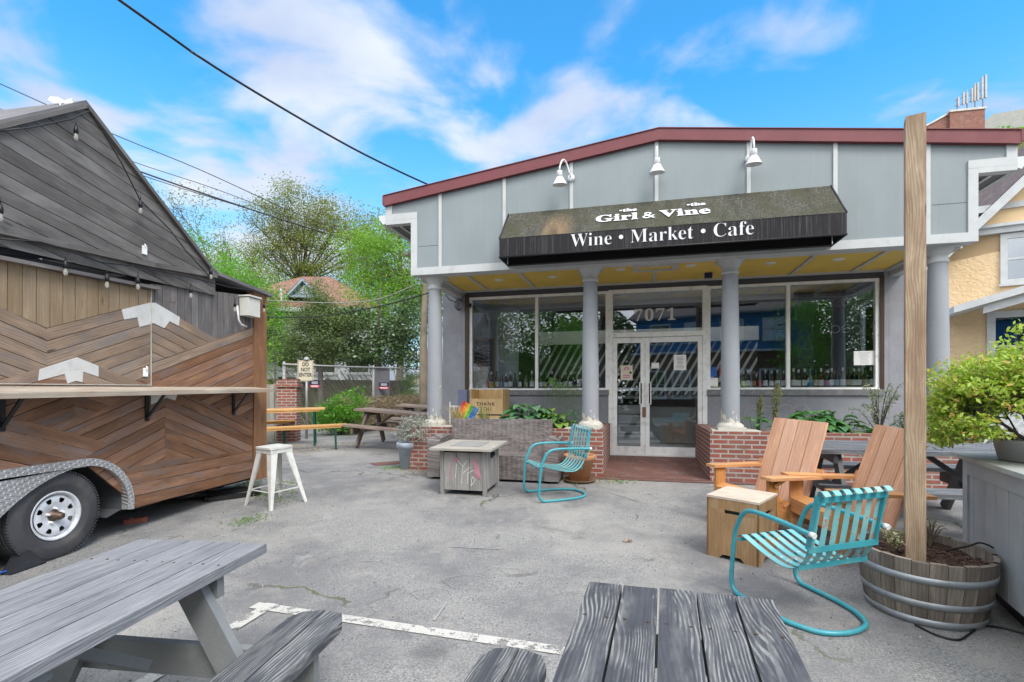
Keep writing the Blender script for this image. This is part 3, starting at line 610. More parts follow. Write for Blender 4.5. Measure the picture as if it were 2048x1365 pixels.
def row(seq,us,where,grp):
    cyc=0
    for i,((g,lc),u) in enumerate(zip(seq,us)):
        t=bottle(g,lc,'bordeaux' if (i*7)%3 else 'burgundy'); t.location=U(u,WV+.135+random.uniform(-.012,.012),1.335); t.rotation_euler=(0,0,random.random()*6); sc=random.uniform(.88,1.04); t.scale=(sc,sc,sc)
        col={'green':'dark green','dark':'black','amber':'amber','clear':'clear','olive':'olive'}[g]
        tag(t,f'{col} bottle with {lc} label, {ordn[i]} from left {where}','bottle',grp)
gcol=['green','dark','amber','olive','green','dark','clear','olive','green','amber']
def seqf(lcs,n,s): r_=random.Random(s); return [(r_.choice(gcol),lcs[i%len(lcs)]) for i in range(n)]
shelf=MB(); shelf.bx(-2.68,-.05,WV+.095,WV+.25,1.30,1.335); shelf.bx(1.70,4.28,WV+.095,WV+.25,1.30,1.335); P('window_shelf',shelf,paint('white_shelf',(.6,.6,.58),.5,.05))
us=[B.px(p,770,WV+.135)[0] for p in (977,983,994,1003,1012,1021,1030,1040,1052,1064)]
row(seqf(['red','white','cream','blue','white','white','black','white','cream','white'],10,1),us,'in the left window pane','bottles in the left window')
us=[B.px(p,770,WV+.135)[0] for p in (1082,1091,1104,1120,1131,1141,1150,1158,1196)]
row(seqf(['white','cream','white','pale blue','white','white','black','white','cream'],9,2),us,'in the second window pane','bottles in the left window')
us=[B.px(p,770,WV+.135)[0] for p in (1487,1496,1508,1521,1531,1543,1555,1567,1573)]
row(seqf(['white','white','orange','red','white','white','white','white','black'],9,3),us,'in the third window pane','bottles in the right window')
us=[B.px(p,770,WV+.135)[0] for p in (1587,1597,1609,1621,1631,1642,1653,1663,1674,1686,1698,1708,1718,1730,1742,1752)]
row(seqf(['white','white','white','blue','cream','white','pink','white','pale blue','white','cream','white','white','cream','white','white'],16,4),us,'in the rightmost window pane','bottles in the right window')
# papers, cards and small things on the glass
def flat(name,u,z,w,h,m,label,cat,v=WV+.04,lines=0,parent=None,extra=None,group=None):
    t=thing(name,label,cat,U(u,v,z),AB,group); k=MB(); k.bx(-w/2,w/2,-.002,.0,-h/2,h/2); k.build('sheet',m,t)
    if lines:
        k=MB()
        for i in range(lines):
            ww=w*random.uniform(.35,.7); z0=h*.36-i*h*.72/max(1,lines-1); k.bx(-ww/2,ww/2,-.0035,-.002,z0-h*.012,z0+h*.012)
        k.build('printed_lines',M['ink'],t)
    if extra: extra(t)
    return t
flat('notice',1.21,1.77,.21,.27,M['paper'],'white printed notice sheet taped to the right door glass','notice',WV+.012,9)
flat('card',.79,1.72,.13,.10,M['paper'],'small white card taped left of the notice on the right door','card',WV+.012,2)
def pinkart(t):
    k=MB(); f=lambda a,b:(a,-.004,b)
    stroke(k,[(.045*math.cos(a),.05+.045*math.sin(a)) for a in [i*.35 for i in range(10)]],.012,f)
    for x in (-.035,-.012,.012,.035): stroke(k,[(x,.04),(x,.085)],.007,f)
    for z in (-.05,-.085): stroke(k,[(-.06,z),(.06,z)],.018,f)
    k.build('pink_print',paint('magenta_print',(.6,.12,.45),.6,.05,0),t)
    k=MB(); k.lathe([(0,0),(.022,0)],16,(.07,-.005,0),Matrix.Rotation(R(90),3,'X')); k.build('black_badge',M['dark'],t)
flat('poster',.29,1.60,.21,.26,paint('pale_yellow_paper',(.68,.64,.48),.7,.03,0),'pale yellow poster with pink print on the left door glass','poster',WV+.012,0,extra=pinkart)
flat('notice',4.08,1.80,.30,.23,M['paper'],'white notice sheet in the lower right corner of the right window','notice',WV+.04,6)
def pride(t):
    k=MB(); cs=[(.5,.02,.03),(.6,.25,.02),(.6,.5,.03),(.03,.35,.08),(.03,.1,.5),(.25,.04,.35)]
    for i,cc in enumerate(cs):
        k=MB(); k.bx(-.045+i*.015,-.03+i*.015,-.004,-.002,-.065,.065); k.build('stripe',paint('stripe_colour',cc,.6,.03,0),t)
flat('sticker',1.915,1.62,.09,.14,M['paper'],'small rainbow striped sticker on the glass between door and column','sticker',WV+.04,0,extra=pride)
flat('sticker',1.75,1.60,.15,.17,paint('blue_sticker',(.02,.10,.40),.5,.2,0),'blue printed sticker on the glass just right of the door','sticker',WV+.04)
flat('card',1.76,1.42,.16,.15,M['paper'],'white card leaning in the window right of the door','card',WV+.04,2)
flat('card',1.93,1.47,.10,.09,M['lamp'],'little grey card below the rainbow sticker','card',WV+.04,1)
t=flat('chalkboard',B.px(968,725,3.0)[0],B.px(968,722,3.0)[1]-GB+.0,.62,.85,M['dark'],'black chalkboard menu with yellow frame hung inside the left window','chalkboard',2.66,0)
k=MB()
for a,b,c,d in ((-.33,.33,.41,.44),(-.33,.33,-.44,-.41),(-.33,-.30,-.41,.41),(.30,.33,-.41,.41)): k.bx(a,b,-.02,0,c,d)
k.build('yellow_frame',paint('ochre_frame',(.45,.28,.03),.6,.1),t)
k=MB(); f=lambda a,b:(a,-.006,b)
for i in range(9):
    for sx in (-.24,.08):
        x=sx
        while x<sx+.14: stroke(k,[(x,.28-i*.075),(x+.012,.295-i*.075)],.008,f); x+=.02
k.build('chalk_writing',M['paper'],t)
# neon sign
t=thing('neon_sign','unlit white neon tube sign reading open behind the right window','neon sign',U(3.78,WV+.16,2.30),AB)
k=MB(); r_=.062; ring=lambda cx,a0,a1,n=18:[(cx+r_*math.cos(a0+(a1-a0)*i/n),0,r_*math.sin(a0+(a1-a0)*i/n)) for i in range(n+1)]
k.tube(ring(-.24,0,2*math.pi),.006,6); k.tube(ring(-.08,0,2*math.pi),.006,6); k.tube([(-.142,0,.06),(-.142,0,-.13)],.006,6); k.tube([(.02,0,0),(.14,0,0)],.006,6); k.tube(ring(.08,0,5.5),.006,6)
k.tube([(.18,0,-.062),(.18,0,.0)]+[(.235-.055*math.cos(a),0,.055*math.sin(a)) for a in [i*math.pi/8 for i in range(9)]]+[(.29,0,-.062)],.006,6); k.build('tube',M['lamp'],t)
k=MB(); k.tube([(.2,.0,-.06),(.3,.02,-.35),(.34,.02,-.6)],.005,6); k.tube([(-.2,0,.07),(-.2,0,.75)],.002,4); k.tube([(.25,0,.06),(.25,0,.75)],.002,4); k.build('wire',M['blackmetal'],t)
# boxes and odd things in the left window
for u,w,h,m,lab,v in ((-2.53,.32,.42,paint('pale_blue_box',(.45,.5,.53),.6,.05,0),'pale blue grey box standing at the left end of the window shelf',WV+.30),(-2.26,.08,.10,paint('yellow_tin',(.6,.45,.02),.4,.05,0),'little yellow tin on the left window shelf',WV+.13),):
    t=thing('box' if w>.2 else 'tin',lab,'box' if w>.2 else 'tin',U(u,v,1.335),AB); k=MB(); k.bx(-w/2,w/2,-.06,.06,0,h); k.build('body',m,t,.006); k=MB(); k.bx(-w/2-.004,w/2+.004,-.064,.064,h-.02,h+.002); k.build('lid',m,t)
for u,lab in ((3.68,'brown paper bag behind the bottles in the rightmost pane'),(3.98,'wide brown paper bag by the right end of the window shelf')):
    t=thing('paper_bag',lab,'bag',U(u,WV+.26,1.335),AB); k=MB(); w=.12 if u<3.8 else .17; k.prism([(-w,0),(w,0),(w*.9,.26),(w*.5,.27),(0,.25),(-w*.9,.27)],0,.09,lambda a,b,d:(a,d,b)); k.build('bag',paint('kraft_paper',(.33,.25,.17),.8,.12,.3),t,.005); k=MB(); k.bx(-w*.4,w*.4,-.002,.0,.06,.16); k.build('label',M['paper'],t)
t=thing('black_box','small black display box on the window shelf beside the door','box',U(-.14,WV+.17,1.335),AB); k=MB(); k.bx(-.055,.055,-.05,.05,0,.17); k.build('body',M['blackmetal'],t,.004); k=MB(); k.bx(-.05,.05,-.052,-.05,.09,.16); k.build('front_card',M['dark'],t)
# ------------------------------------------------ donation cabinet, parcel box, rainbow flag
t=thing('tray_cabinet','light wood waste cabinet marked thank you behind the wicker sofa','cabinet',U(-2.09,1.28,.0),AB)
wc=wood('light_ply',(.62,.44,.23),(.55,.38,.19),(.42,.27,.12),.5,14,2,rv=.1,knots=False,bump=.05)
k=MB(); w=.30; k.bx(-w+.02,w-.02,-.22,-.20,0.0,1.13,'w'); k.bx(-w,-w+.02,-.22,.25,0,1.30,'w'); k.bx(w-.02,w,-.22,.25,0,1.30,'w'); k.bx(-w+.02,w-.02,.23,.25,0,1.30,'w'); k.bx(-w+.02,w-.02,-.20,.23,1.11,1.13,'w'); k.build('carcass',wc,t,.006)
k=MB(); k.bx(-w+.02,w-.02,-.226,-.2205,.84,.86); k.build('flap_slot',M['dark'],t)
text('lettering','THANK\nYOU',.088,M['brown'],t,(-.015,-.224,1.01),(R(90),0,0),0,.001,spacing=1.25)
t=thing('parcel_box','small blue grey metal box on a rail left of the wood cabinet','box',U(-2.62,1.35,.95),AB); k=MB(); k.bx(-.085,.085,-.06,.06,.0,.34); k.build('case',paint('blue_grey_metal',(.20,.23,.36),.4,.1,0),t,.005); k=MB(); k.bx(-.25,-.085,-.01,.01,.02,.05); k.bx(-.27,-.25,-.01,.01,-.3,.12); k.tube([(0,0,0),(0,0,-.9)],.02); k.build('post',M['alu'],t)
t=thing('rainbow_flag','small hanging rainbow flag by the left column','flag',U(-2.40,.42,.62),AB+R(4)); cs=[(.50,.03,.03),(.60,.20,.02),(.62,.45,.03),(.05,.38,.06),(.03,.12,.45),(.05,.22,.55)]
for i,cc in enumerate(cs):
    k=MB(); 
    for j in range(6):
        f=lambda x,z:(x*math.cos(R(-28))-z*math.sin(R(-28))+.02, .012*math.sin(z*22+x*9), x*math.sin(R(-28))+z*math.cos(R(-28)))
        x_0=-.15+i*.05; z_0=.02+j*.075; k.face([f(x_0,z_0),f(x_0+.05,z_0),f(x_0+.05,z_0+.075),f(x_0,z_0+.075)],sm=True)
    k.build('stripe',paint('flag_colour',cc,.7,.06,0),t)
k=MB(); k.tube([f(.155,-.3),f(.155,.5)],.006,6); k.build('staff',wc,t)
# ------------------------------------------------ ground
def asphalt():
    t=NT('weathered_asphalt'); v=t.coord(); g=t.noise(v,75,4,.85); big=t.noise(v,.9,6,.6); mid=t.noise(v,4,6,.7)
    col=t.mix(t.mr(g,.35,.68),(.10,.10,.105),(.40,.392,.375)); col=t.mix(t.mr(big,.45,.60,0,.75),col,(.135,.135,.145)); col=t.mix(t.mr(mid,.52,.72,0,.45),col,(.33,.31,.275)); peb=t.noise(v,230,2,.9); col=t.mix(t.mr(peb,.60,.72,0,.7),col,(.50,.49,.47)); col=t.mix(t.mr(peb,.40,.30,0,.6),col,(.05,.05,.055)); st=t.noise(t.coord('Object',(1,1,1),(5,2,0)),.6,5,.65); col=t.mix(t.mr(st,.52,.66,0,.45),col,(.36,.345,.315)); st2=t.noise(t.coord('Object',(1,1,1),(9,7,0)),1.7,4,.6); col=t.mix(t.mr(st2,.60,.72,0,.5),col,(.085,.085,.085))
    vo=t.n('ShaderNodeTexVoronoi',feature='DISTANCE_TO_EDGE'); vo.inputs['Scale'].default_value=.42
    w=t.n('ShaderNodeVectorMath',operation='ADD'); nn=t.n('ShaderNodeTexNoise'); nn.inputs['Scale'].default_value=1.7; nn.inputs['Detail'].default_value=6; t.l(v,nn.inputs['Vector']); t.l(v,w.inputs[0]); sc=t.n('ShaderNodeVectorMath',operation='SCALE'); sc.inputs[3].default_value=1.3; t.l(nn.outputs['Color'],sc.inputs[0]); t.l(sc.outputs[0],w.inputs[1]); t.l(w.outputs[0],vo.inputs['Vector'])
    cr=t.mr(vo.outputs['Distance'],.004,.010,1,0); ck=t.math('MULTIPLY',cr,t.mr(t.noise(v,.8,3),.52,.60)); col=t.mix(t.math('MULTIPLY',ck,.75),col,(.05,.05,.045))
    ch=t.noise(t.coord('Object',(1,1,1)),2.2,8,.75,1.5); cm=t.math('MULTIPLY',t.mr(ch,.56,.70),t.mr(t.noise(v,.55,2),.48,.6)); col=t.mix(t.math('MULTIPLY',cm,.5),col,(.46,.45,.45))
    ms=t.math('MULTIPLY',ck,t.mr(t.noise(v,1.1,2),.5,.56)); col=t.mix(t.math('MULTIPLY',ms,.6),col,(.13,.16,.05))
    t.col(col); t.rough(.92,.25); t.bump(t.math('ADD',g,t.math('MULTIPLY',ck,-3)),.55,.006); return t.m
M['asphalt']=asphalt()
xs=sorted(set([round(-14+.35*i,3) for i in range(81)]+[-220,-120,-70,-40,-25,-18,18,25,40,70,120,220])); ys=sorted(set([round(-4+.35*i,3) for i in range(81)]+[-220,-120,-60,-30,-18,-10,-6,30,40,60,90,140,300]))
me=bpy.data.meshes.new('ground'); vs=[(x,y,gh(x,y)) for y in ys for x in xs]; nx=len(xs)
fs=[(j*nx+i,j*nx+i+1,(j+1)*nx+i+1,(j+1)*nx+i) for j in range(len(ys)-1) for i in range(nx-1)]
me.from_pydata(vs,[],fs); me.materials.append(M['asphalt']); me.polygons.foreach_set('use_smooth',np.ones(len(fs),dtype=bool)); gr=bpy.data.objects.new('ground',me); COL.objects.link(gr); tag(gr,kind='structure')
def ghm(x,y):      # height of the meshed ground, for things laid flat on it
    return gh(x,y)
def drape(name,a,b,w,m,dz=.006,step=.12,kind='structure',**k):
    a=Vector(a[:2]);b=Vector(b[:2]); d=b-a; L=d.length; n=Vector((-d.y,d.x)).normalized()*w/2; N=max(1,int(L/step)); mb=MB(); W_=max(1,int(w/.2))
    for i in range(N):
        for j in range(W_):
            pts=[]
            for (p,q) in ((i,j),(i+1,j),(i+1,j+1),(i,j+1)):
                o=a+d*p/N+n*(2*q/W_-1); pts.append((o.x,o.y,gh(o.x,o.y)+dz))
            u0,u1=L*i/N,L*(i+1)/N; v0,v1=w*j/W_,w*(j+1)/W_
            mb.face(pts,[(u0,v0),(u1,v0),(u1,v1),(u0,v1)],.5,True)
    o=mb.build(name,m); tag(o,kind=kind,**k); return o
def linepaint():
    t=NT('worn_road_paint'); v=t.coord(); n=t.noise(v,9,7,.75); g=t.noise(v,90,3,.8); t.col(t.mix(t.mr(g,.3,.7),(.40,.39,.36),(.54,.53,.50))); t.rough(.85,.2)
    tr=t.n('ShaderNodeBsdfTransparent'); mx=t.n('ShaderNodeMixShader'); f=t.mr(t.math('ADD',n,t.math('MULTIPLY',g,.35)),.50,.62,1,.0); t.l(t.math('MAXIMUM',f,.0),mx.inputs[0])
    # fac 1 = worn through
    f2=t.mr(t.math('ADD',n,t.math('MULTIPLY',g,.35)),.58,.66,1,0); t.l(f2,mx.inputs[0]); t.l(t.b.outputs[0],mx.inputs[1]); t.l(tr.outputs[0],mx.inputs[2]); t.l(mx.outputs[0],t.out.inputs[0]); return t.m
M['line']=linepaint()
a=gp(508,1212); b=gp(1150,1307); dd=Vector(b[:2])-Vector(a[:2]); b2=Vector(a[:2])+dd*3.2
drape('parking_line',a,b2,.085,M['line']); a2=gp(545,1210); c2=gp(300,1360); d3=Vector(c2[:2])-Vector(a2[:2]); drape('parking_line',a2,Vector(a2[:2])+d3*2.2,.09,M['line'],dz=.010)
# entrance bricks
def sheetB(name,u0,u1,v0,v1,z0,z1,m,kind='structure'):
    mb=MB(); n=6
    for i in range(n):
        q0,q1=v0+(v1-v0)*i/n,v0+(v1-v0)*(i+1)/n
        mb.face([(*B.w(u0,q0),GB+z0+(z1-z0)*i/n),(*B.w(u1,q0),GB+z0+(z1-z0)*i/n),(*B.w(u1,q1),GB+z0+(z1-z0)*(i+1)/n),(*B.w(u0,q1),GB+z0+(z1-z0)*(i+1)/n)],[(q0,u0),(q0,u1),(q1,u1),(q1,u0)],.5)
    return tag(mb.build(name,m),kind=kind)
sheetB('brick_entry_path',.0,1.465,-.02,WV-.02,.012,.105,M['paver'])
drape('brick_edging',B.w(-.35,-.10),B.w(2.2,-.10),.20,M['paver'],dz=.008)
drape('brick_edging',(gp(745,930)[0],gp(745,930)[1]),(gp(812,925)[0],gp(812,925)[1]),.3,M['paver'],dz=.008)
# chalk scribbles on the asphalt
ck=MB()
def gst(pts,w,closed=False):
    for a,b in zip(pts[:-1],pts[1:]):
        d=Vector((b[0]-a[0],b[1]-a[1])); 
        if d.length<1e-5: continue
        n=Vector((-d.y,d.x)).normalized()*w/2
        ck.face([(a[0]+n.x,a[1]+n.y,gh(*a)+.007),(b[0]+n.x,b[1]+n.y,gh(*b)+.007),(b[0]-n.x,b[1]-n.y,gh(*b)+.007),(a[0]-n.x,a[1]-n.y,gh(*a)+.007)],None,.5)
for (px,py,r) in ((640,1125,.18),(720,1140,.22),(560,1120,.2),(930,1165,.15),(860,1190,.12),(1010,1150,.16),(470,1110,.2)):
    c=gp(px,py); gst([(c[0]+r*(1+.2*math.sin(3*t))*math.cos(t),c[1]+r*.8*math.sin(t)) for t in [i*.11 for i in range(random.randint(30,52))]],.004)
for (p0,p1) in (((868,1243),(893,1207)),((1215,985),(1290,1008)),((930,985),(905,1000)),((900,1095),(1000,1100))): gst([gp(*p0)[:2],gp(*p1)[:2]],.012)
tag(ck.build('chalk_marks',paint('ground_chalk',(.31,.31,.315),.9,.1,0)),kind='structure')
# ------------------------------------------------ food trailer
th=-math.atan2(.172,1); T=Frame(-4.583,0,th+0)   # local x points out of the counter side, local y along the trailer
class TP: pass
def tpx(px,py,off=0):
    """photo point on the trailer's side plane (off metres proud) -> (s along, z)"""
    k=(px-1024)/1024; n=(math.cos(th),math.sin(th)); d=(-math.sin(th),math.cos(th))
    Y=(off+T.o[0]*n[0]+T.o[1]*n[1])/(k*n[0]+n[1]); X=k*Y
    return ((X-T.o[0])*d[0]+(Y-T.o[1])*d[1], CZ+(790-py)*Y/1024)
tl=thing('food_trailer','dark wood clad food trailer with chevron boards, gabled top and white arrow marks','trailer',(T.o[0],T.o[1],0),th)
tf=lambda a,b,d:(d,a,b)
wcs={'brown':wood('brown_stained_board',(.30,.158,.09),(.20,.105,.066),(.08,.044,.032),.5,16,5,rv=.42,stain=(.19,.155,.145)),
'greybrown':wood('grey_brown_board',(.33,.235,.165),(.26,.19,.14),(.10,.07,.055),.6,16,5,rv=.22,stain=(.20,.175,.165)),
'tan':wood('tan_board',(.295,.215,.135),(.25,.182,.115),(.20,.135,.08),.6,14,4,rv=.12),
'oldgrey':wood('old_grey_board',(.20,.185,.18),(.13,.125,.13),(.045,.042,.045),.85,24,5,rv=.35,stain=(.24,.20,.18)),
'gable':wood('charred_grey_board',(.115,.106,.10),(.18,.165,.155),(.036,.034,.033),.75,24,6,rv=.35,stain=(.22,.205,.195)),
'post':wood('post_timber',(.28,.14,.07),(.22,.11,.055),(.10,.05,.03),.5,12,3,rv=.1)}
def region(name,pts,dpx,w,mat,d0=-.022,d1=0,phase=0,org=(0,0),sc=1):
    poly=[tpx(org[0]+x/sc,org[1]+y/sc) for x,y in pts]; a=tpx(org[0]+dpx[0][0]/sc,org[1]+dpx[0][1]/sc); b=tpx(org[0]+dpx[1][0]/sc,org[1]+dpx[1][1]/sc)
    mb=MB(); d=(b[0]-a[0],b[1]-a[1]); L=math.hypot(*d); ph=(-d[1]*a[0]+d[0]*a[1])/L+phase
    planks(mb,poly,d,w,d0,d1,tf,phase=ph); return mb.build(name,wcs[mat],tl)
z1=dict(org=(0,560),sc=5.248); z2=dict(org=(240,580),sc=5.687); z3=dict(org=(0,770),sc=6.5); z4=dict(org=(260,770),sc=5.25)
cw_=.098
region('tan_boards',[(-1500,-560),(600,-80),(1610,120),(1590,240),(1270,310),(493,505),(-10,285),(-1500,-400)],((525,0),(525,300)),.104,'tan',**z1)
region('chevron_boards',[(-1500,-400),(0,285),(493,508),(493,905),(70,1040),(-1500,1400)],((0,285),(493,508)),cw_,'greybrown',**z1)   # left, falling
region('chevron_boards',[(493,508),(1270,312),(1587,235),(1570,1105),(1250,1105),(1560,1105),(1390,1050),(800,815),(493,905)],((493,508),(1270,312)),cw_,'greybrown',**z1)
region('chevron_boards',[(-1500,1400),(70,1038),(800,812),(800,1120),(-1500,1120)],((0,1050),(800,812)),cw_,'greybrown',d0=-.020,d1=.002,**z1)
region('chevron_boards',[(800,812),(1390,1045),(1560,1108),(800,1120)],((800,812),(1390,1045)),cw_,'greybrown',d0=-.020,d1=.002,**z1)
region('old_grey_boards',[(350,-70),(1545,75),(1545,415),(1095,555),(670,310),(385,145),(355,145)],((575,0),(575,200)),.098,'oldgrey',d0=-.03,d1=-.006,**z2)
region('old_grey_boards',[(-3000,-900),(-2000,-420),(640,30),(640,140),(350,120),(-1000,-150),(-3000,-700)],((575,0),(575,200)),.098,'oldgrey',d0=-.03,d1=-.004,**z2)
region('chevron_boards',[(352,145),(390,145),(675,310),(1095,560),(360,830)],((385,145),(1095,555)),cw_,'greybrown',**z2)
region('chevron_boards',[(345,838),(1095,560),(1545,415),(1545,500),(345,955)],((345,838),(1545,415)),.13,'greybrown',d0=-.02,d1=.003,**z2)
region('chevron_boards',[(345,955),(1545,500),(1530,1110),(335,1110)],((345,955),(1545,500)),cw_,'brown',**z2)
# below the shelf
region('chevron_boards',[(500,80),(1050,60),(1300,60),(1290,380),(570,110)],((630,120),(1000,-40)),cw_,'brown',d0=-.025,d1=-.003,**z4)
region('chevron_boards',[(378,60),(500,80),(570,110),(1290,380),(1280,725),(370,800),(370,135)],((370,240),(1280,640)),cw_,'brown',**z4)
region('chevron_boards',[(-1340,900),(950,290),(1540,-60),(2420,-60),(2360,200),(2370,990),(1700,1500),(1050,980)],((1045,975),(1950,520)),cw_,'brown',d0=-.024,d1=-.001,**z3)
region('chevron_boards',[(-3000,-1150),(0,385),(1430,770),(1045,980),(560,1100),(-3000,1500)],((0,565),(1240,875)),cw_*1.15,'brown',d0=-.02,d1=.002,**z3)
region('chevron_boards',[(-3000,-1000),(-3000,-200),(960,-60),(960,270),(960,520),(830,605),(650,555),(0,385)],((160,420),(860,150)),cw_,'brown',d0=-.02,d1=.0015,**z3)
region('chevron_boards',[(960,-60),(2000,-60),(830,605),(960,520)],((960,270),(1320,385)),cw_,'brown',d0=-.02,d1=.001,**z3)
region('bottom_boards',[(-60,885),(370,800),(1280,690),(1290,970),(0,1310),(-8,1250)],((0,1180),(1290,885)),.115,'brown',d0=-.02,d1=.002,**z4)
# corner post and side wall
s0,_=tpx(506,700); s1,_=tpx(531,700); zb=tpx(515,955)[1]; zt_=tpx(531,590)[1]
k=MB(); k.bx(-.10,.018,s0,s1,zb-.03,zt_+.02,'w'); k.build('corner_post',wcs['post'],tl,.006)
SE=s1; S0=1.2
k=MB()
y=-2.1
while y<-.1: k.bx(y,y+.105,SE-.03,SE-.005,zb,zt_,'w'); y+=.11
k.build('end_cladding',wcs['brown'],tl)
k=MB(); k.bx(-2.1,-.031,S0,SE-.035,1.02,2.62); k.bx(-2.1,-.031,S0,SE-.035,.98,1.02); sw0=tpx(262,1000)[0]; k.bx(-2.1,-.031,sw0,SE-.035,zb,1.02); k.bx(-2.1,-.5,S0,sw0,.45,.98); k.bx(-.5,-.48,S0,sw0,.45,1.0)
k.build('body',paint('dark_body_metal',(.022,.02,.02),.6,.15,.05),tl)
k=MB()
for y in (-1.9,-.45): k.bx(y,y+.08,S0,SE+.2,zb-.10,zb+.02)
k.bx(-1.9,-.4,SE-.4,SE-.3,zb-.12,zb-.02); k.bx(-1.2,-1.1,SE,SE+.8,zb-.08,zb); k.tube([(-1.7,tpx(125,1030)[0],.46),(-.15,tpx(125,1030)[0],.46)],.04); k.tube([(-.3,SE-1.0,zb-.06),(-.25,SE-.7,zb-.16)],.03); k.tube([(-.5,SE-1.2,zb-.12),(-.1,SE-1.15,zb-.05)],.02); k.bx(-.6,-.3,SE-1.0,SE-.8,zb-.12,zb-.02)
k.build('chassis',M['dark'],tl)
# gable top
gp_=[tpx(165,215),tpx(425,560),tpx(535,594),tpx(532,606),tpx(420,570),tpx(290,545),tpx(0,485)]
L0=tpx(0,258); ap=tpx(165,215); sl0=(ap[1]-L0[1])/(ap[0]-L0[0]); ends=2.55
poly=[(ends,ap[1]-sl0*(ap[0]-ends)),ap,tpx(427,556),(tpx(427,556)[0],2.68),(ends,2.60)]
mb=MB(); a,b=tpx(0,285),tpx(401,521); planks(mb,poly,(b[0]-a[0],b[1]-a[1]),.108,.0,.022,tf); mb.build('gable_boards',wcs['gable'],tl)
k=MB(); k.prism([(p[0],p[1]-.0) for p in poly],-.03,-.002,tf); k.build('gable_backing',M['dark'],tl)
# rakes and eaves
k=MB(); e0=(ends-.05,poly[0][1]); e1=ap; e2=tpx(427,553); e3=tpx(533,592)
for p,q in ((e0,e1),(e1,e2)): 
    k.beam((.0,p[0],p[1]+.012),(.0,q[0],q[1]+.012),.12,.035,up=(0,-(q[1]-p[1]),q[0]-p[0]))
k.build('rake_board',wcs['gable'],tl,.003)
k=MB()
for p,q in ((e0,e1),(e1,(e2[0],e2[1]+.0))):
    k.prism([(p[0],p[1]+.03),(q[0],q[1]+.03),(q[0],q[1]+.06),(p[0],p[1]+.06)],-2.1,.04,tf)
k.prism([(e2[0]-.1,e2[1]+.02),(e3[0]+.06,e3[1]-.01),(e3[0]+.06,e3[1]+.03),(e2[0]-.1,e2[1]+.06)],-2.15,.06,tf)
k.build('roof',paint('grey_membrane',(.16,.155,.16),.8,.2,.2),tl)
k=MB(); pa,pb,pc=tpx(0,470),tpx(300,535),tpx(425,556)
for p,q in ((( ends,2.62),pa),(pa,pb),(pb,pc)): k.beam((.03,p[0],p[1]+.02),(.03,q[0],q[1]+.02),.075,.05)
k.build('eave_board',wcs['gable'],tl,.006)
k=MB(); pa,pb=tpx(-60,515),tpx(312,578); k.beam((.03,pa[0]-.8,pa[1]+.0),(.03,pb[0],pb[1]),.06,.03); k.build('hatch_hinge_rail',wcs['oldgrey'],tl)
# white arrow marks painted across the boards
def mark(pts,o): 
    k=MB(); k.prism([tpx(o['org'][0]+x/o['sc'],o['org'][1]+y/o['sc']) for x,y in pts],.0005,.0055,tf); k.build('white_arrow',M['arrow'],tl)
M['arrow']=paint('chipped_white_paint',(.60,.59,.57),.6,.08,.1,dirt=(.45,.42,.38),dscale=9)
mark([(412,940),(800,812),(800,935),(680,985),(398,1060)],z1); mark([(800,812),(1030,905),(1030,1018),(870,965),(800,935)],z1); mark([(675,985),(800,938),(868,962),(860,1075),(795,1060),(703,1090)],z1)
mark([(1275,312),(1585,238),(1585,352),(1440,392),(1300,418)],z1); mark([(1440,392),(1585,352),(1585,462),(1462,495)],z1)
mark([(350,148),(400,148),(676,312),(665,412),(560,358),(380,262),(350,262)],z2); mark([(352,262),(380,262),(560,358),(500,438),(378,378),(352,385)],z2)
mark([(215,90),(378,75),(378,135),(215,210)],z4); mark([(378,75),(505,78),(470,165),(380,135)],z4)
# shelf with brackets
k=MB(); A0,A1=tpx(0,773),tpx(505,774.5); F0,F1=tpx(0,786,.3),tpx(513,777.5,.3); sA=2.6
def ex(p,q,s): t=(s-p[0])/(q[0]-p[0]); return (s,p[1]+(q[1]-p[1])*t)
b0,b1=ex(A0,A1,sA),A1; f0,f1=ex(F0,F1,sA),(A1[0]+.0,F1[1])
th_=.042
V=[(0.004,b0[0],b0[1]),(.30,f0[0],f0[1]),(.30,f1[0],f1[1]),(.004,b1[0],b1[1])]; Vb=[(x,y,z-th_) for x,y,z in V]
uvq=lambda pts:[(p[1],p[0]+p[2]) for p in pts]
for q in ([V[0],V[1],V[2],V[3]],[Vb[3],Vb[2],Vb[1],Vb[0]],[V[1],Vb[1],Vb[2],V[2]],[V[2],Vb[2],Vb[3],V[3]],[V[0],Vb[0],Vb[1],V[1]]): k.face(q,uvq(q),.5)
k.build('counter_shelf',wood('bleached_shelf_board',(.46,.40,.32),(.38,.33,.27),(.24,.18,.14),.75,14,3,rv=.1,stain=(.34,.24,.17)),tl,.003)
def bracket(px,w):
    s,_=tpx(px,800); zt=ex(A0,A1,s)[1]-th_-.004; k=MB(); k.bx(.004,.014,s-w/2,s+w/2,zt-.30,zt); k.bx(.014,.26,s-w/2,s+w/2,zt-.012,zt-.002); k.beam((.012,s,zt-.27),(.22,s,zt-.02),w*.7,.012,up=(0.7,0,0.7)); k.build('shelf_bracket',M['blackmetal'],tl)
for p in (293,466,2): bracket(p,.045)
k=MB(); s,z=tpx(289,745); k.box((.012,s,z),(.01,.05,.085)); k.tube([(.02,s,z+.02),(.035,s,z+.045),(.02,s,z+.06)],.006,6); k.build('hatch_latch',M['alu'],tl); 
k=MB(); s,z=tpx(284,501); k.box((.03,s,z),(.012,.05,.085)); k.tube([(.03,s,z+.02),(.045,s,z+.045),(.03,s,z+.06)],.006,6); k.build('gable_latch',M['alu'],tl)
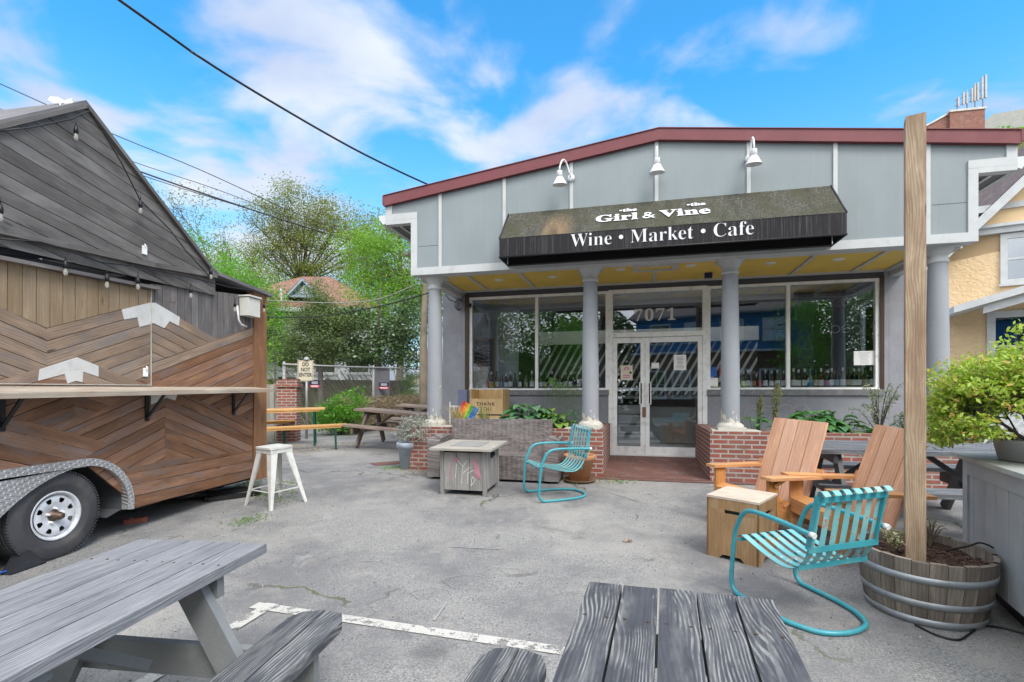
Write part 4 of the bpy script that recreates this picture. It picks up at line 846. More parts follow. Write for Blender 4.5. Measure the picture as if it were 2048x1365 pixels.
k=MB(); sH=tpx(301,700)[0]; k.bx(.004,.011,sH-.004,sH+.003,tpx(301,772)[1],tpx(301,580)[1]); q0=tpx(0,773)[1]; k.prism([(2.6,tpx(0,770.5)[1]),(sH,tpx(300,770)[1]),(sH,tpx(300,771.5)[1]),(2.6,tpx(0,772.5)[1])],.004,.011,tf); k.build('hatch_edge_strip',M['concrete'],tl)
# electrical box
t_=MB(); s,z=tpx(488,614); t_.box((.07,s+.02,z-.01),(.13,.22,.23)); t_.box((.075,s+.02,z+.125),(.16,.24,.02)); t_.build('junction_box',paint('cream_plastic',(.62,.62,.57),.4,.04,0),tl,.012)
k=MB(); s,z=tpx(470,628); k.tube([(.03,s,z+.1),(.05,s,z-.08),(.05,s+.05,z-.13),(.04,s+.16,z-.14)],.012,8); k.build('conduit',M['lamp'],tl)
# fender
sc_,zc_=tpx(116,1027); RR=.45; ac_,az_=sc_+.20,.455
dia=NT('diamond_plate'); v=dia.coord('UV'); w1=dia.n('ShaderNodeTexBrick'); w1.offset=.5
for kk,x in (('Scale',1),('Mortar Size',.0135),('Mortar Smooth',.6),('Brick Width',.05),('Row Height',.030)): w1.inputs[kk].default_value=x
mpv=dia.n('ShaderNodeMapping'); mpv.inputs[2].default_value=(0,0,R(25)); dia.l(v,mpv.inputs[0]); dia.l(mpv.outputs[0],w1.inputs['Vector'])
dia.col(dia.mix(dia.mr(dia.noise(v,4,5),.3,.7),(.42,.42,.43),(.58,.58,.59))); dia.b.inputs['Metallic'].default_value=.55; dia.rough(.42); dia.bump(w1.outputs['Fac'],.9,-.006)
k=MB(); out=[]
tops=[(-.35,-60,958),(0,0,947)]
arch=[(ac_+ (RR+.03)*math.cos(a),az_+(RR+.03)*math.sin(a)) for a in [R(-8+8*i) for i in range(13)]]
arch_in=[(ac_+ (RR-.035)*math.cos(a),az_+(RR-.035)*math.sin(a)) for a in [R(-8+8*i) for i in range(13)]]
for i in range(12): 
    k.prism([arch_in[i],arch[i],arch[i+1],arch_in[i+1]],-.03,.045,tf,rnd=.5)
tl0=arch[-1]; k.prism([(arch[-1][0],arch[-1][1]),(S0+.6,arch[-1][1]-.03),(S0+.6,arch[-1][1]-.10),(arch_in[-1][0],arch_in[-1][1])],-.03,.045,tf,rnd=.5)
# skirt between the wheels
inn_=[(ac_+ (RR-.035)*math.cos(a)*(1+.55*max(0,(a-R(90))/R(70))),az_+(RR-.035)*math.sin(a)) for a in [R(88+9*i) for i in range(8)]]
for i in range(7):
    p,q=inn_[i],inn_[i+1]; topz=lambda s:arch_in[-1][1]-.02-.06*max(0,(sc_-s))/1.2+.012
    k.prism([p,q,(q[0],topz(q[0])),(p[0],topz(p[0]))],.018,.030,tf,rnd=.5)
q=inn_[-1]; k.prism([(q[0],q[1]),(q[0],topz(q[0])),(S0+.6,topz(S0+.6)),(S0+.6,q[1]-.10),(q[0]-.12,q[1]-.10)],.018,.030,tf,rnd=.5)
k.build('fender',dia.m,tl)
k=MB()
for i in range(12): p,q=arch_in[i],arch_in[i+1]; k.face([(-.03,p[0],p[1]),(-.03,q[0],q[1]),(-.5,q[0],q[1]),(-.5,p[0],p[1])],None,.5,True)
k.face([(-.03,arch_in[0][0],arch_in[0][1]),(-.5,arch_in[0][0],arch_in[0][1]),(-.5,arch_in[0][0]-.15,.35),(-.03,arch_in[0][0]-.15,.35)])
k.build('wheel_well',paint('galvanised_well',(.10,.105,.115),.5,.2,.05,metal=.3),tl)
def wheel(sy):
    rt=.374; MM=Matrix.Rotation(R(90),3,'Y'); zc=gh(*T.w(0,0)) ; wx,wy=T.o[0]-.0*0,0
    wpos=(-.115,sy); g=gh(T.o[0]+math.cos(th)*wpos[0]-math.sin(th)*sy, T.o[1]+math.sin(th)*wpos[0]+math.cos(th)*sy); zc=g+rt-.008
    w=bpy.data.objects.new('wheel',None); COL.objects.link(w); w.parent=tl; w.location=(wpos[0],sy,zc)
    k=MB(); prof=[(.195,-.085),(.215,-.10),(.28,-.112),(.345,-.100),(.367,-.085)]
    y=-.08
    while y<.08: prof+= [(rt,y),(rt,y+.022),(rt-.008,y+.025),(rt-.008,y+.031)]; y+=.034
    prof+=[(rt,.085),(.367,.092),(.345,.104),(.28,.114),(.262,.1145),(.26,.1135),(.215,.104),(.200,.09)]
    k.lathe(prof,72,(0,0,0),MM); tr=paint('tyre_rubber',(.055,.055,.062),.75,.2,.2,dirt=(.12,.105,.09),dscale=6)
    k.build('tyre',tr,w)
    k=MB()
    for i in range(90):
        a=2*math.pi*i/90
        for x in (-.093,.088): k.box((x,.372*math.cos(a),.372*math.sin(a)),(.03,.012,.012),Matrix.Rotation(a,3,'X'),.4)
    k.build('tread_lugs',tr,w)
    k=MB(); k.lathe([(.202,-.08),(.196,.095),(.206,.104),(.204,.108),(.190,.104),(.182,.085),(.176,.072),(.168,.070)],48,(0,0,0),MM)
    # disc with eight slots
    n=8; rin,rout=.095,.168
    f=lambda r,a,x:(x,r*math.cos(a),r*math.sin(a)); xr=lambda r:.070+.02*math.sin((r-.06)/.11*2.4) if r>.06 else .07
    for i in range(n):
        a0=2*math.pi*i/n; a1=a0+2*math.pi/n; h0=a0+.30*(a1-a0); h1=a0+.70*(a1-a0); N=6
        rs0,rs1=.112,.152
        def patch(ra,rb,aa,ab,nn=4):
            for j in range(nn):
                p=aa+(ab-aa)*j/nn;q=aa+(ab-aa)*(j+1)/nn; k.face([f(ra,p,xr(ra)),f(rb,p,xr(rb)),f(rb,q,xr(rb)),f(ra,q,xr(ra))],None,.5,True)
        patch(rs1,rout,a0,a1); patch(rin,rs0,a0,a1); patch(.05,rin,a0,a1)
        for s in range(4):
            ra=rs0+(rs1-rs0)*s/4; rb=rs0+(rs1-rs0)*(s+1)/4; ww=[.04,.012,0,.01,.05]
            patch(ra,rb,a0,h0+ww[s]*1.2,2); patch(ra,rb,h1-ww[s]*1.2,a1,2)
    k.build('rim',paint('white_rim',(.62,.64,.68),.35,.05,.03,dirt=(.35,.3,.27),dscale=12),w)
    k=MB(); k.lathe([(0,.03),(.16,.03)],24,(0,0,0),MM); k.build('brake_drum',M['dark'],w)
    k=MB(); k.lathe([(.052,.06),(.045,.08),(.035,.084),(.033,.13),(.026,.135),(.024,.16),(.014,.165),(0,.165)],24,(0,0,0),MM); k.build('hub',paint('rusty_hub',(.13,.10,.08),.5,.4,.2,metal=.6,dirt=(.22,.10,.05),dscale=20),w)
    k=MB()
    for i in range(5): a=2*math.pi*i/5+.3; k.lathe([(.0,.105),(.009,.105),(.011,.075)],6,(0,.062*math.cos(a),.062*math.sin(a)),MM,False)
    k.build('wheel_nut',M['alu'],w)
    return w
wheel(sc_); wheel(sc_-.87)
# wheel chock, brick, levelling frame
t=thing('wheel_chock','black ridged plastic wheel chock against the trailer tyre','wheel chock',gp(48,1138),0,rot=tilt(*gp(48,1138)[:2],th+R(90)))
k=MB(); k.prism([(-.13,0),(.13,0),(.0,.15),(-.03,.15)],-.05,-.035,lambda a,b,d:(a,d,b)); k.prism([(-.13,0),(.13,0),(.0,.15),(-.03,.15)],.035,.05,lambda a,b,d:(a,d,b)); k.beam((-.13,0,.004),(-.02,0,.15),.09,.012,up=(-.7,0,.6)); k.beam((.13,0,.004),(.0,0,.15),.09,.012,up=(.7,0,.6)); k.bx(-.13,.13,-.05,.05,0,.012)
for i in range(6): k.box((.115-i*.02,0,.02+i*.024),(.012,.1,.014))
k.tube([(.0,-.053,.05),(.0,-.03,.05)],.02); k.build('body',paint('black_plastic',(.03,.032,.04),.5,.2,.1),t,.003)
k=MB(); k.tube([(-.12,0,.03),(-.2,.05,.02),(-.32,0,.015),(-.4,.1,.01)],.008); k.build('blue_rope',paint('blue_rope',(.02,.10,.45),.7,.1),t)
t=thing('loose_brick','broken red brick lying on the asphalt by the trailer wheel','brick',gp(272,1046),0,rot=tilt(*gp(272,1046)[:2],R(25))); k=MB(); k.prism([(-.10,-.03),(.07,-.035),(.10,.02),(-.09,.035)],0,.05,lambda a,b,d:(a,b,d)); k.build('body',paint('brick_clay',(.33,.10,.07),.9,.2,.5),t,.006); k=MB(); k.bx(-.05,-.02,-.012,.012,.050,.052); k.build('mortar_patch',M['concrete'],t)
q=gp(465,992); t=thing('trailer_step','black metal frame lying on the ground under the trailer corner','frame',q,0,rot=tilt(q[0],q[1],R(35))); k=MB()
for a,b in (((-.28,-.18),(.28,-.18)),((-.28,.18),(.28,.18)),((-.28,-.18),(-.28,.18)),((.28,-.18),(.28,.18))): k.beam((*a,.03),(*b,.03),.06,.05)
k.build('frame',M['blackmetal'],t,.004); k=MB(); k.beam((-.28,0,.055),(.28,0,.055),.02,.01); k.build('cross_bar',M['blackmetal'],t)
# string lights
def bulbs(name,lab,cable,pts,ff=.05):
    o=tpx(*pts[0],ff); t=thing(name,lab,'string lights',(T.o[0],T.o[1],0),th); k=MB(); c3=[(ff,*tpx(*p,ff)) for p in cable]; k.tube(c3,.006,6); k.build('cable',M['blackmetal'],t)
    for p in pts:
        s,z=tpx(*p,ff+.01); b=MB(); b.tube([(0,0,.075),(0,0,.035),(0,0,.0)],[.008,.018,.016],8); b.tube([(0,0,.07),(0,0,.12)],.004,5); so_=b.build('socket',M['blackmetal'],t,loc=(ff+.01,s,z+.01))
        b=MB(); b.lathe([(.011,0.0),(.014,-.016),(.018,-.034),(.015,-.05),(.006,-.057),(0,-.058)],12); b.build('bulb',M['bulb'],so_)
M['bulb']=NT('bulb_glass'); q_=M['bulb']; q_.col((.55,.53,.47)); q_.rough(.05); q_.b.inputs['Alpha'].default_value=.45; M['bulb']=q_.m
bulbs('string_lights','black cable with clear bulbs hanging along the trailer gable edge',[(0,262),(60,256),(145,238),(155,232),(180,222),(205,262),(245,330),(280,400),(340,460),(370,500),(425,560)],[(152,270),(281,418),(422,551),(1,430)],.085)
bulbs('string_lights','black cable with clear bulbs strung below the trailer eave',[(0,478),(80,484),(125,497),(200,525),(270,533),(380,555),(460,575),(500,580),(533,592)],[(131,540),(214,566),(276,570),(382,588),(470,616),(508,618),(528,618)],.085)
# white vane on the peak
s,z=tpx(140,204); t=thing('weather_vane','white fish shaped weather vane on the trailer peak','weather vane',(T.o[0]+math.cos(th)*-.1-math.sin(th)*s,T.o[1]+math.sin(th)*-.1+math.cos(th)*s,z-.02),R(8)); k=MB(); k.prism([(-.1,.02),(-.05,-.01),(.02,0),(.10,-.02),(.09,.05),(.03,.025),(-.02,.05),(-.08,.05)],0,.01,lambda a,b,d:(a,d,b+.02)); k.build('vane',M['lamp'],t); k=MB(); k.tube([(0,0,-.1),(0,0,.03)],.006); k.build('rod',M['alu'],t)
# ------------------------------------------------ furniture
def put(t,x,y,rz,z=None,tl_=True): t.location=(x,y,gh(x,y) if z is None else z); t.rotation_euler=tilt(x,y,rz) if tl_ else (0,0,rz); return t
wblack=wood('worn_black_paint_board',(.060,.063,.072),(.072,.075,.086),(.040,.042,.050),.55,17,8,worn=(.34,.335,.32),wornamt=.68,rv=.15,bump=.5,knots=False)
wpale=wood('rubbed_black_board',(.15,.155,.175),(.20,.205,.225),(.09,.092,.105),.55,17,7,worn=(.36,.36,.37),wornamt=1.1,rv=.15,bump=.4,knots=False)
gwood=paint('grey_painted_timber',(.20,.21,.215),.6,.12,.3,dirt=(.28,.28,.27),dscale=6)
edge=paint('black_board_edge',(.028,.028,.036),.5,.2,.2,dirt=(.2,.17,.13),dscale=12)
def picnic(lab,mt,mb_,L,W,H=.75,bench_off=.66,bw=.27,nb=5,rounded=0,frame=None,group=None,inset=.32,mbench=None,gap=.006,slats=True):
    """long axis along local y, origin at the centre on the ground"""
    t=thing('picnic_table',lab,'picnic table',group=group); fm=frame or gwood; th=.042; bwid=W/nb
    tp=bpy.data.objects.new('tabletop',None)
    k=MB()
    for i in range(nb):
        x=-W/2+bwid*(i+.5); k.box((x,random.uniform(-.004,.004),H-th/2+random.uniform(-.001,.001)),(bwid-gap,L,th))
        for yy in (-1,1):
            for q in (-.28,.28): k.box((x+q*bwid,yy*(L/2-inset+.04)+random.uniform(-.004,.004),H+.0005),(.009,.009,.003),Matrix.Rotation(R(45),3,'Z'),mi=1)
    k.build('tabletop',[mt,M['brown']],t,.004)
    for sx in (-1,1):
        k=MB(); bx_=bw/2
        for j in (0,1):
            xa=sx*bench_off-bw/2+j*bx_+gap/2; xb=xa+bx_-gap
            if rounded:
                r=rounded; poly=[]
                ya=L/2
                if j==0: poly=[(xa,-ya+r),(xa+r*.35,-ya+r*.3),(xb,-ya),(xb,ya),(xa+r*.35,ya-r*.3),(xa,ya-r)]
                else: poly=[(xa,-ya),(xb-r*.35,-ya+r*.3),(xb,-ya+r),(xb,ya-r),(xb-r*.35,ya-r*.3),(xa,ya)]
                k.prism(poly,.45-th,.45+random.uniform(-.001,.001),lambda a,b,d:(a,b,d),grain=(0,1))
            else: k.box(((xa+xb)/2,random.uniform(-.006,.006),.45-th/2),(xb-xa,L,th))
        k.build('bench_seat',mbench or mt,t,.006)
    for sy in (-1,1):
        y=sy*(L/2-inset)
        for sx in (-1,1):
            k=MB(); k.beam((sx*(W*.27),y,H-th-.001),(sx*(bench_off*.92),y,0.0),.042,.12,up=(0,0,1)); k.build('leg',fm,t,.003)
        k=MB(); k.box((0,y+sy*.043,.45-th-.07),(bench_off*2+bw*.80,.04,.135)); k.build('bench_bearer',fm,t,.012)
        k=MB(); k.box((0,y+sy*.043,H-th-.05),(W*.92,.04,.09)); k.build('top_bearer',fm,t,.004)
        k=MB(); k.beam((0,y-sy*.03,.45-th-.07),(0,y-sy*.50,H-th-.02),.07,.042); k.build('brace',fm,t,.003)
    if slats:
        for yy in (0,):
            k=MB(); k.box((0,yy,H-th-.022),(W*.9,.09,.04)); k.build('centre_batten',fm,t)
    return t
def place_corner(t,cx,cy,ang,L,W,sgn):
    """put local corner (sgn*W/2, L/2) at cx,cy; local +y points along ang (world angle)"""
    rz=ang-math.pi/2; c,s=math.cos(rz),math.sin(rz); lx,ly=sgn*W/2,L/2
    return put(t,cx-(c*lx-s*ly),cy-(s*lx+c*ly),rz)
L1=2.0
t1=picnic('long picnic table with pale rubbed top, in front of the trailer wheel',wpale,None,L1,.68,bench_off=.63,rounded=.10,mbench=wblack)
place_corner(t1,-1.153,2.454,math.atan2(.985,.15),L1,.68,1)
t2=picnic('weathered black picnic table at the bottom edge, between the parking line and the teal chair',wblack,None,1.9,.645,rounded=.10,bench_off=.60,gap=.008)
place_corner(t2,.303,1.99,math.atan2(.958,.287),1.9,.645,-1)
t3=picnic('black picnic table behind the two orange wood chairs, in front of the brick planter',wood('dark_table_board',(.12,.13,.15),(.15,.16,.18),(.05,.055,.06),.5,17,5,worn=(.38,.38,.38),wornamt=.35,rv=.2,knots=False),None,1.83,.72,frame=paint('charcoal_timber',(.07,.072,.08),.6,.2,.2),inset=.25)
# centre from its near-left corner
c0=Vector((2.93,5.0)); du=Vector(B.u); dv=Vector(B.v); cen=c0+du*.915+dv*.36; put(t3,cen.x,cen.y,AB+R(90))
oldred=wood('weathered_red_brown_board',(.30,.22,.18),(.24,.18,.15),(.12,.08,.07),.7,14,4,rv=.2,stain=(.36,.31,.27))
rf_=wood('grey_brown_leg',(.20,.16,.13),(.15,.12,.10),(.08,.06,.05),.7,14,3,rv=.2)
t4=picnic('weathered brown picnic table beside the left column',oldred,None,1.83,.72,frame=rf_,inset=.25,slats=False); q=gp(800,878); put(t4,-2.38,10.85,R(78))
t5=picnic('farther brown picnic table half hidden by the left column',oldred,None,1.83,.72,frame=rf_,inset=.25,slats=False); put(t5,-2.05,13.2,R(80))
# beer garden set
bl=wood('varnished_pine',(.62,.36,.13),(.55,.31,.11),(.38,.19,.07),.35,12,2,rv=.08,knots=False,bump=.05); grn=paint('dark_green_metal',(.008,.07,.055),.35,.1,0)
def beer(name,lab,L,W,H,cat):
    t=thing(name,lab,cat); k=MB(); k.box((0,0,H-.014),(L,W,.028)); k.build('top',bl,t,.006); k=MB(); k.box((0,W/2-.02,H-.045),(L-.2,.02,.03)); k.box((0,-W/2+.02,H-.045),(L-.2,.02,.03)); k.build('rail',bl,t)
    for sx in (-1,1):
        x=sx*(L/2-.22); k=MB(); w=W/2-.03; zt=H-.03
        for s in (-1,1): k.beam((x,s*w,0),(x,s*w,zt),.035,.035,up=(1,0,0))
        k.beam((x,-w,.02),(x,w,.02),.03,.035); k.beam((x,-w,zt-.01),(x,w,zt-.01),.03,.03); k.beam((x,-w,zt-.34*H),(x,w,zt-.34*H),.008,.02)
        k.beam((x,-w,zt-.04),(x,w,zt-.27*H),.012,.03); k.beam((x,w,zt-.04),(x,-w,zt-.27*H),.012,.03); k.build('leg',grn,t)
    return t
def ends_put(t,R_end,ang,L): put(t,R_end[0]-math.cos(ang)*L/2,R_end[1]-math.sin(ang)*L/2,ang)
q=Vector(gp(690,876)[:2])
ends_put(beer('beer_table','folding table of varnished pine with green metal legs','table',2.2,.5,.77,'table') if False else beer('beer_table','long folding table of varnished pine with green metal legs',2.2,.52,.79,'table'),(-4.05,11.15),R(18),2.2)
ends_put(beer('beer_bench','varnished pine bench with green metal legs, on the near side of its table',2.2,.25,.50,'bench'),(-3.36,10.45),R(20),2.2)
ends_put(beer('beer_bench','varnished pine bench with green metal legs, beyond its table by the brick pillar',2.2,.25,.50,'bench'),(-4.85,11.45),R(18),2.2)
# white stool
t=thing('metal_stool','white metal stool with square seat beside the trailer corner','stool'); wm=paint('white_stool_paint',(.66,.66,.63),.4,.06,.05,dirt=(.42,.41,.38),dscale=8)
k=MB(); h=.69; k.prism([(-.15,-.13),(-.13,-.15),(.13,-.15),(.15,-.13),(.15,.13),(.13,.15),(-.13,.15),(-.15,.13)],h-.022,h,lambda a,b,d:(a,b,d)); k.bx(-.14,.14,-.14,.14,h-.07,h-.023); k.build('seat',wm,t,.008)
for sx in (-1,1):
    for sy in (-1,1):
        k=MB(); a=(sx*.13,sy*.13,h-.03); b=(sx*.245,sy*.245,0); 
        n=5
        for j in range(1): 
            top=.085; bot=.03; P0=[(a[0]-sx*top,a[1],a[2]),(a[0],a[1],a[2]),(a[0],a[1]-sy*top,a[2])]; P1=[(b[0]-sx*bot,b[1],0),(b[0],b[1],0),(b[0],b[1]-sy*bot,0)]
            k.face([P0[0],P0[1],P1[1],P1[0]]); k.face([P0[1],P0[2],P1[2],P1[1]]); i_=lambda p:(p[0]-sx*.006,p[1]-sy*.006,p[2]); k.face([i_(P0[1]),i_(P0[0]),i_(P1[0]),i_(P1[1])]); k.face([i_(P0[2]),i_(P0[1]),i_(P1[1]),i_(P1[2])])
        k.build('leg',wm,t)
k=MB(); z=.19; r=.245-.115*z/(h-.03)-.012
for a,b in (((-r,-r),(r,-r)),((r,-r),(r,r)),((r,r),(-r,r)),((-r,r),(-r,-r))): k.beam((*a,z),(*b,z),.02,.008)
k.build('foot_rail',wm,t); put(t,-2.80,6.08,R(60))
# wicker sofa
def wicker():
    t=NT('grey_brown_wicker'); v=t.coord('UV'); b=t.n('ShaderNodeTexBrick'); b.offset=.5
    for kk,x in (('Scale',1),('Mortar Size',.003),('Mortar Smooth',.6),('Bias',0),('Brick Width',.05),('Row Height',.017)): b.inputs[kk].default_value=x
    b.inputs['Color1'].default_value=(.27,.24,.235,1); b.inputs['Color2'].default_value=(.13,.112,.11,1); b.inputs['Mortar'].default_value=(.03,.026,.026,1); t.l(v,b.inputs['Vector'])
    r=t.n('ShaderNodeTexWave',wave_type='BANDS',bands_direction='X'); r.inputs['Scale'].default_value=4.5; t.l(v,r.inputs['Vector'])
    n=t.noise(t.coord('UV',(1,4,1)),2.5,4); col=t.mix(t.mr(n,.4,.7,0,.35),b.outputs['Color'],(.38,.35,.34)); t.col(col); t.rough(.5,.35); t.bump(t.math('ADD',t.math('MULTIPLY',b.outputs['Fac'],-1.2),r.outputs['Fac']),.8,.006); return t.m
wk=wicker(); t=thing('wicker_sofa','long grey brown wicker sofa without cushions against the brick planter','sofa'); LS=1.90
k=MB(); k.bx(-LS/2+.19,LS/2-.19,-.29,.25,.03,.36); k.build('seat',wk,t,.015)
k=MB(); k.box((0,.265,.55),(LS-.36,.11,.56),Matrix.Rotation(R(-8),3,'X'),None,'b'); k.build('backrest',wk,t,.02)
for sx in (-1,1):
    k=MB(); x0,x1=sorted((sx*LS/2,sx*(LS/2-.19))); prof=[(-.31,.03),(-.31,.535),(-.27,.575),(.0,.60),(.26,.60),(.28,.58),(.28,.03)]
    k.prism(prof,x0,x1,lambda a,b,d:(d,a,b)); k.build('armrest',wk,t,.012)
put(t,*[*B.w(-1.50,-.38)],AB)
# fire pit table
tw=wood('grey_ash_board',(.30,.295,.29),(.25,.245,.24),(.14,.135,.13),.7,10,2,rv=.12,knots=False,stain=(.36,.34,.32)); t=thing('fire_pit_table','square grey wood fire pit table with pink chalk scribbles on its front','fire pit table')
k=MB(); W_=.60; 
for sx in (-1,1):
    for sy in (-1,1): k=MB(); k.bx(sx*(W_/2-.045),sx*W_/2,sy*(W_/2-.045),sy*W_/2,0,.57,'w'); k.build('leg',tw,t,.004)
k=MB()
for ax in range(4):
    Rm=Matrix.Rotation(math.pi/2*ax,3,'Z')
    for i in range(3):
        x=-.17+.17*i; p=Rm@Vector((x,-W_/2+.02,.30)); k.box(p,(.165,.016,.47),Rm)
k.build('side_panel',tw,t,.002)
k=MB(); k.bx(-.26,.26,-.26,.26,.515,.57); k.build('burner_pan',M['blackmetal'],t)
k=MB(); To=.40
for a,b,c,d in ((-To,To,-To,-To+.2),(-To,To,To-.2,To),(-To,-To+.2,-To+.2,To-.2),(To-.2,To,-To+.2,To-.2)): k.bx(a,b,c,d,.572,.60,'w')
k.build('tabletop',wood('tan_grey_top',(.40,.375,.33),(.35,.33,.30),(.24,.22,.2),.6,10,2,rv=.08,knots=False),t,.004)
k=MB(); k.bx(-.199,.199,-.199,.199,.575,.606,'w'); k.build('lid',tw,t,.004)
k=MB(); k.bx(W_/2-.012,W_/2+.004,-.05,.05,.44,.53); k.lathe([(0,.03),(.022,.03),(.025,0)],16,(W_/2,0,.485),Matrix.Rotation(R(90),3,'Y')); k.build('gas_knob',M['blackmetal'],t,.002)
k=MB(); f=lambda a,b:(a,-W_/2+.008,b)
for j in range(9): stroke(k,[(.13+j*.008,.47-j*.01),(.16+j*.008,.28-j*.006),(.19+j*.003,.22)],.009,f)
for j in range(5): stroke(k,[(-.12+j*.012,.47),(-.12+j*.012,.42)],.010,f)
stroke(k,[(-.15,.2),(-.17,.3),(-.15,.38),(-.18,.2)],.007,f); pk=paint('pink_chalk',(.55,.25,.33),.9,.1,0); k.build('chalk_drawing',pk,t)
k=MB()
for pts in ([(-.02,.15),(-.01,.35),(.06,.44)],[(-.07,.44),(-.01,.37)],[(.0,.28),(.09,.36)],[(.06,.15),(.06,.28),(.14,.32)],[(-.1,.22),(-.08,.40)],[(.1,.12),(.16,.2),(.12,.24),(.1,.12)]): stroke(k,pts,.006,f)
k.build('chalk_drawing',M['lamp'],t)
put(t,-.535,6.66,R(-14))
# teal spring chairs
teal=paint('teal_enamel',(.045,.30,.36),.35,.08,.05,dirt=(.12,.36,.38),dscale=7)
def chipped():
    t=NT('chipped_teal_enamel'); v=t.coord(); col=t.mix(t.mr(t.noise(v,4,4),.35,.65),(.13,.42,.46),(.26,.50,.50)); n=t.noise(v,16,6,.7,.4); big=t.noise(v,3.1,3); k=t.mr(t.math('ADD',n,t.math('MULTIPLY',big,.5)),.84,.88); col=t.mix(k,col,(.46,.20,.12)); n2=t.noise(v,24,4); col=t.mix(t.mr(t.math('ADD',n2,t.math('MULTIPLY',big,.4)),.86,.90,0,.8),col,(.60,.60,.54)); t.col(col); t.rough(.5); t.bump(k,.3,-.001); return t.m
tealr=chipped()
def bez(pts,n=6):
    out=[]; P_=[Vector(p) for p in pts]
    for i in range(len(P_)-1):
        p0=P_[max(0,i-1)];p1=P_[i];p2=P_[i+1];p3=P_[min(len(P_)-1,i+2)]
        for j in range(n):
            t=j/n; out.append(.5*((2*p1)+(-p0+p2)*t+(2*p0-5*p1+4*p2-p3)*t*t+(-p0+3*p1-3*p2+p3)*t**3))
    out.append(P_[-1]); return out
def spring_chair(lab,wh=.27,base=.46):
    t=thing('spring_chair',lab,'chair',group='teal metal spring chairs'); k=MB()
    side=lambda s:[(-.36,s*wh,.60),(-.10,s*wh,.617),(.12,s*wh,.615),(.205,s*wh,.575),(.255,s*wh,.49),(.285,s*wh,.40),(.305,s*wh,.20),(.31,s*wh,.08),(.27,s*wh,.025),(.20,s*wh,.016),(-.02,s*wh,.016),(-.18,s*wh*.92,.016)]
    L_=bez(side(1)); Rr=bez(side(-1)); loop=bez([(-.18,wh*.92,.016),(-.32,wh*.62,.016),(-.37,0,.016),(-.32,-wh*.62,.016),(-.18,-wh*.92,.016)])
    k.tube(L_+loop[1:-1]+Rr[::-1],.0155,12); k.build('tubular_frame',teal,t)
    prof=bez([(.28,0,.395),(.25,0,.415),(.20,0,.405),(.05,0,.36),(-.10,0,.335),(-.20,0,.355),(-.275,0,.44),(-.305,0,.56),(-.335,0,.74),(-.355,0,.835),(-.38,0,.85),(-.405,0,.83)],4)
    nst=7; sw=.044
    for i in range(nst):
        y=-wh+.045+(2*wh-.09)*i/(nst-1); k=MB()
        for a,b in zip(prof[:-1],prof[1:]):
            for dz in (0,.003):
                q=[(a.x,y-sw/2,a.z+dz),(b.x,y-sw/2,b.z+dz),(b.x,y+sw/2,b.z+dz),(a.x,y+sw/2,a.z+dz)]; k.face(q if dz==0 else q[::-1],None,.5,True)
        k.build('strap',tealr,t)
    for nm,p,q in (('front_rail',(.265,.385),.03),('back_rail',(-.302,.50),.035),('top_rail',(-.355,.80),.035),('seat_rail',(-.235,.375),.03)):
        k=MB(); k.beam((p[0]-.008,-wh+.012,p[1]),(p[0]-.008,wh-.012,p[1]),.006 if nm!='front_rail' else .03,q if nm!='front_rail' else .012); k.build(nm,teal,t)
    for s in (-1,1):
        k=MB(); k.beam((-.295,s*(wh-.028),.50),(-.355,s*(wh-.028),.82),.014,.035,up=(1,0,.3)); k.build('side_rail',teal,t)
        k=MB(); k.tube([(-.335,s*wh,.605),(-.364,s*wh,.601)],.0165,12); k.build('end_cap',M['lamp'],t)
    return t
put(spring_chair('teal metal spring chair seen from behind, beside the barrel planter'),1.857,3.306,math.atan2(.96,-.27))
put(spring_chair('teal metal spring chair in front of the terracotta pot, facing the fire pit table'),.53,6.30,math.atan2(-.30,-.95))
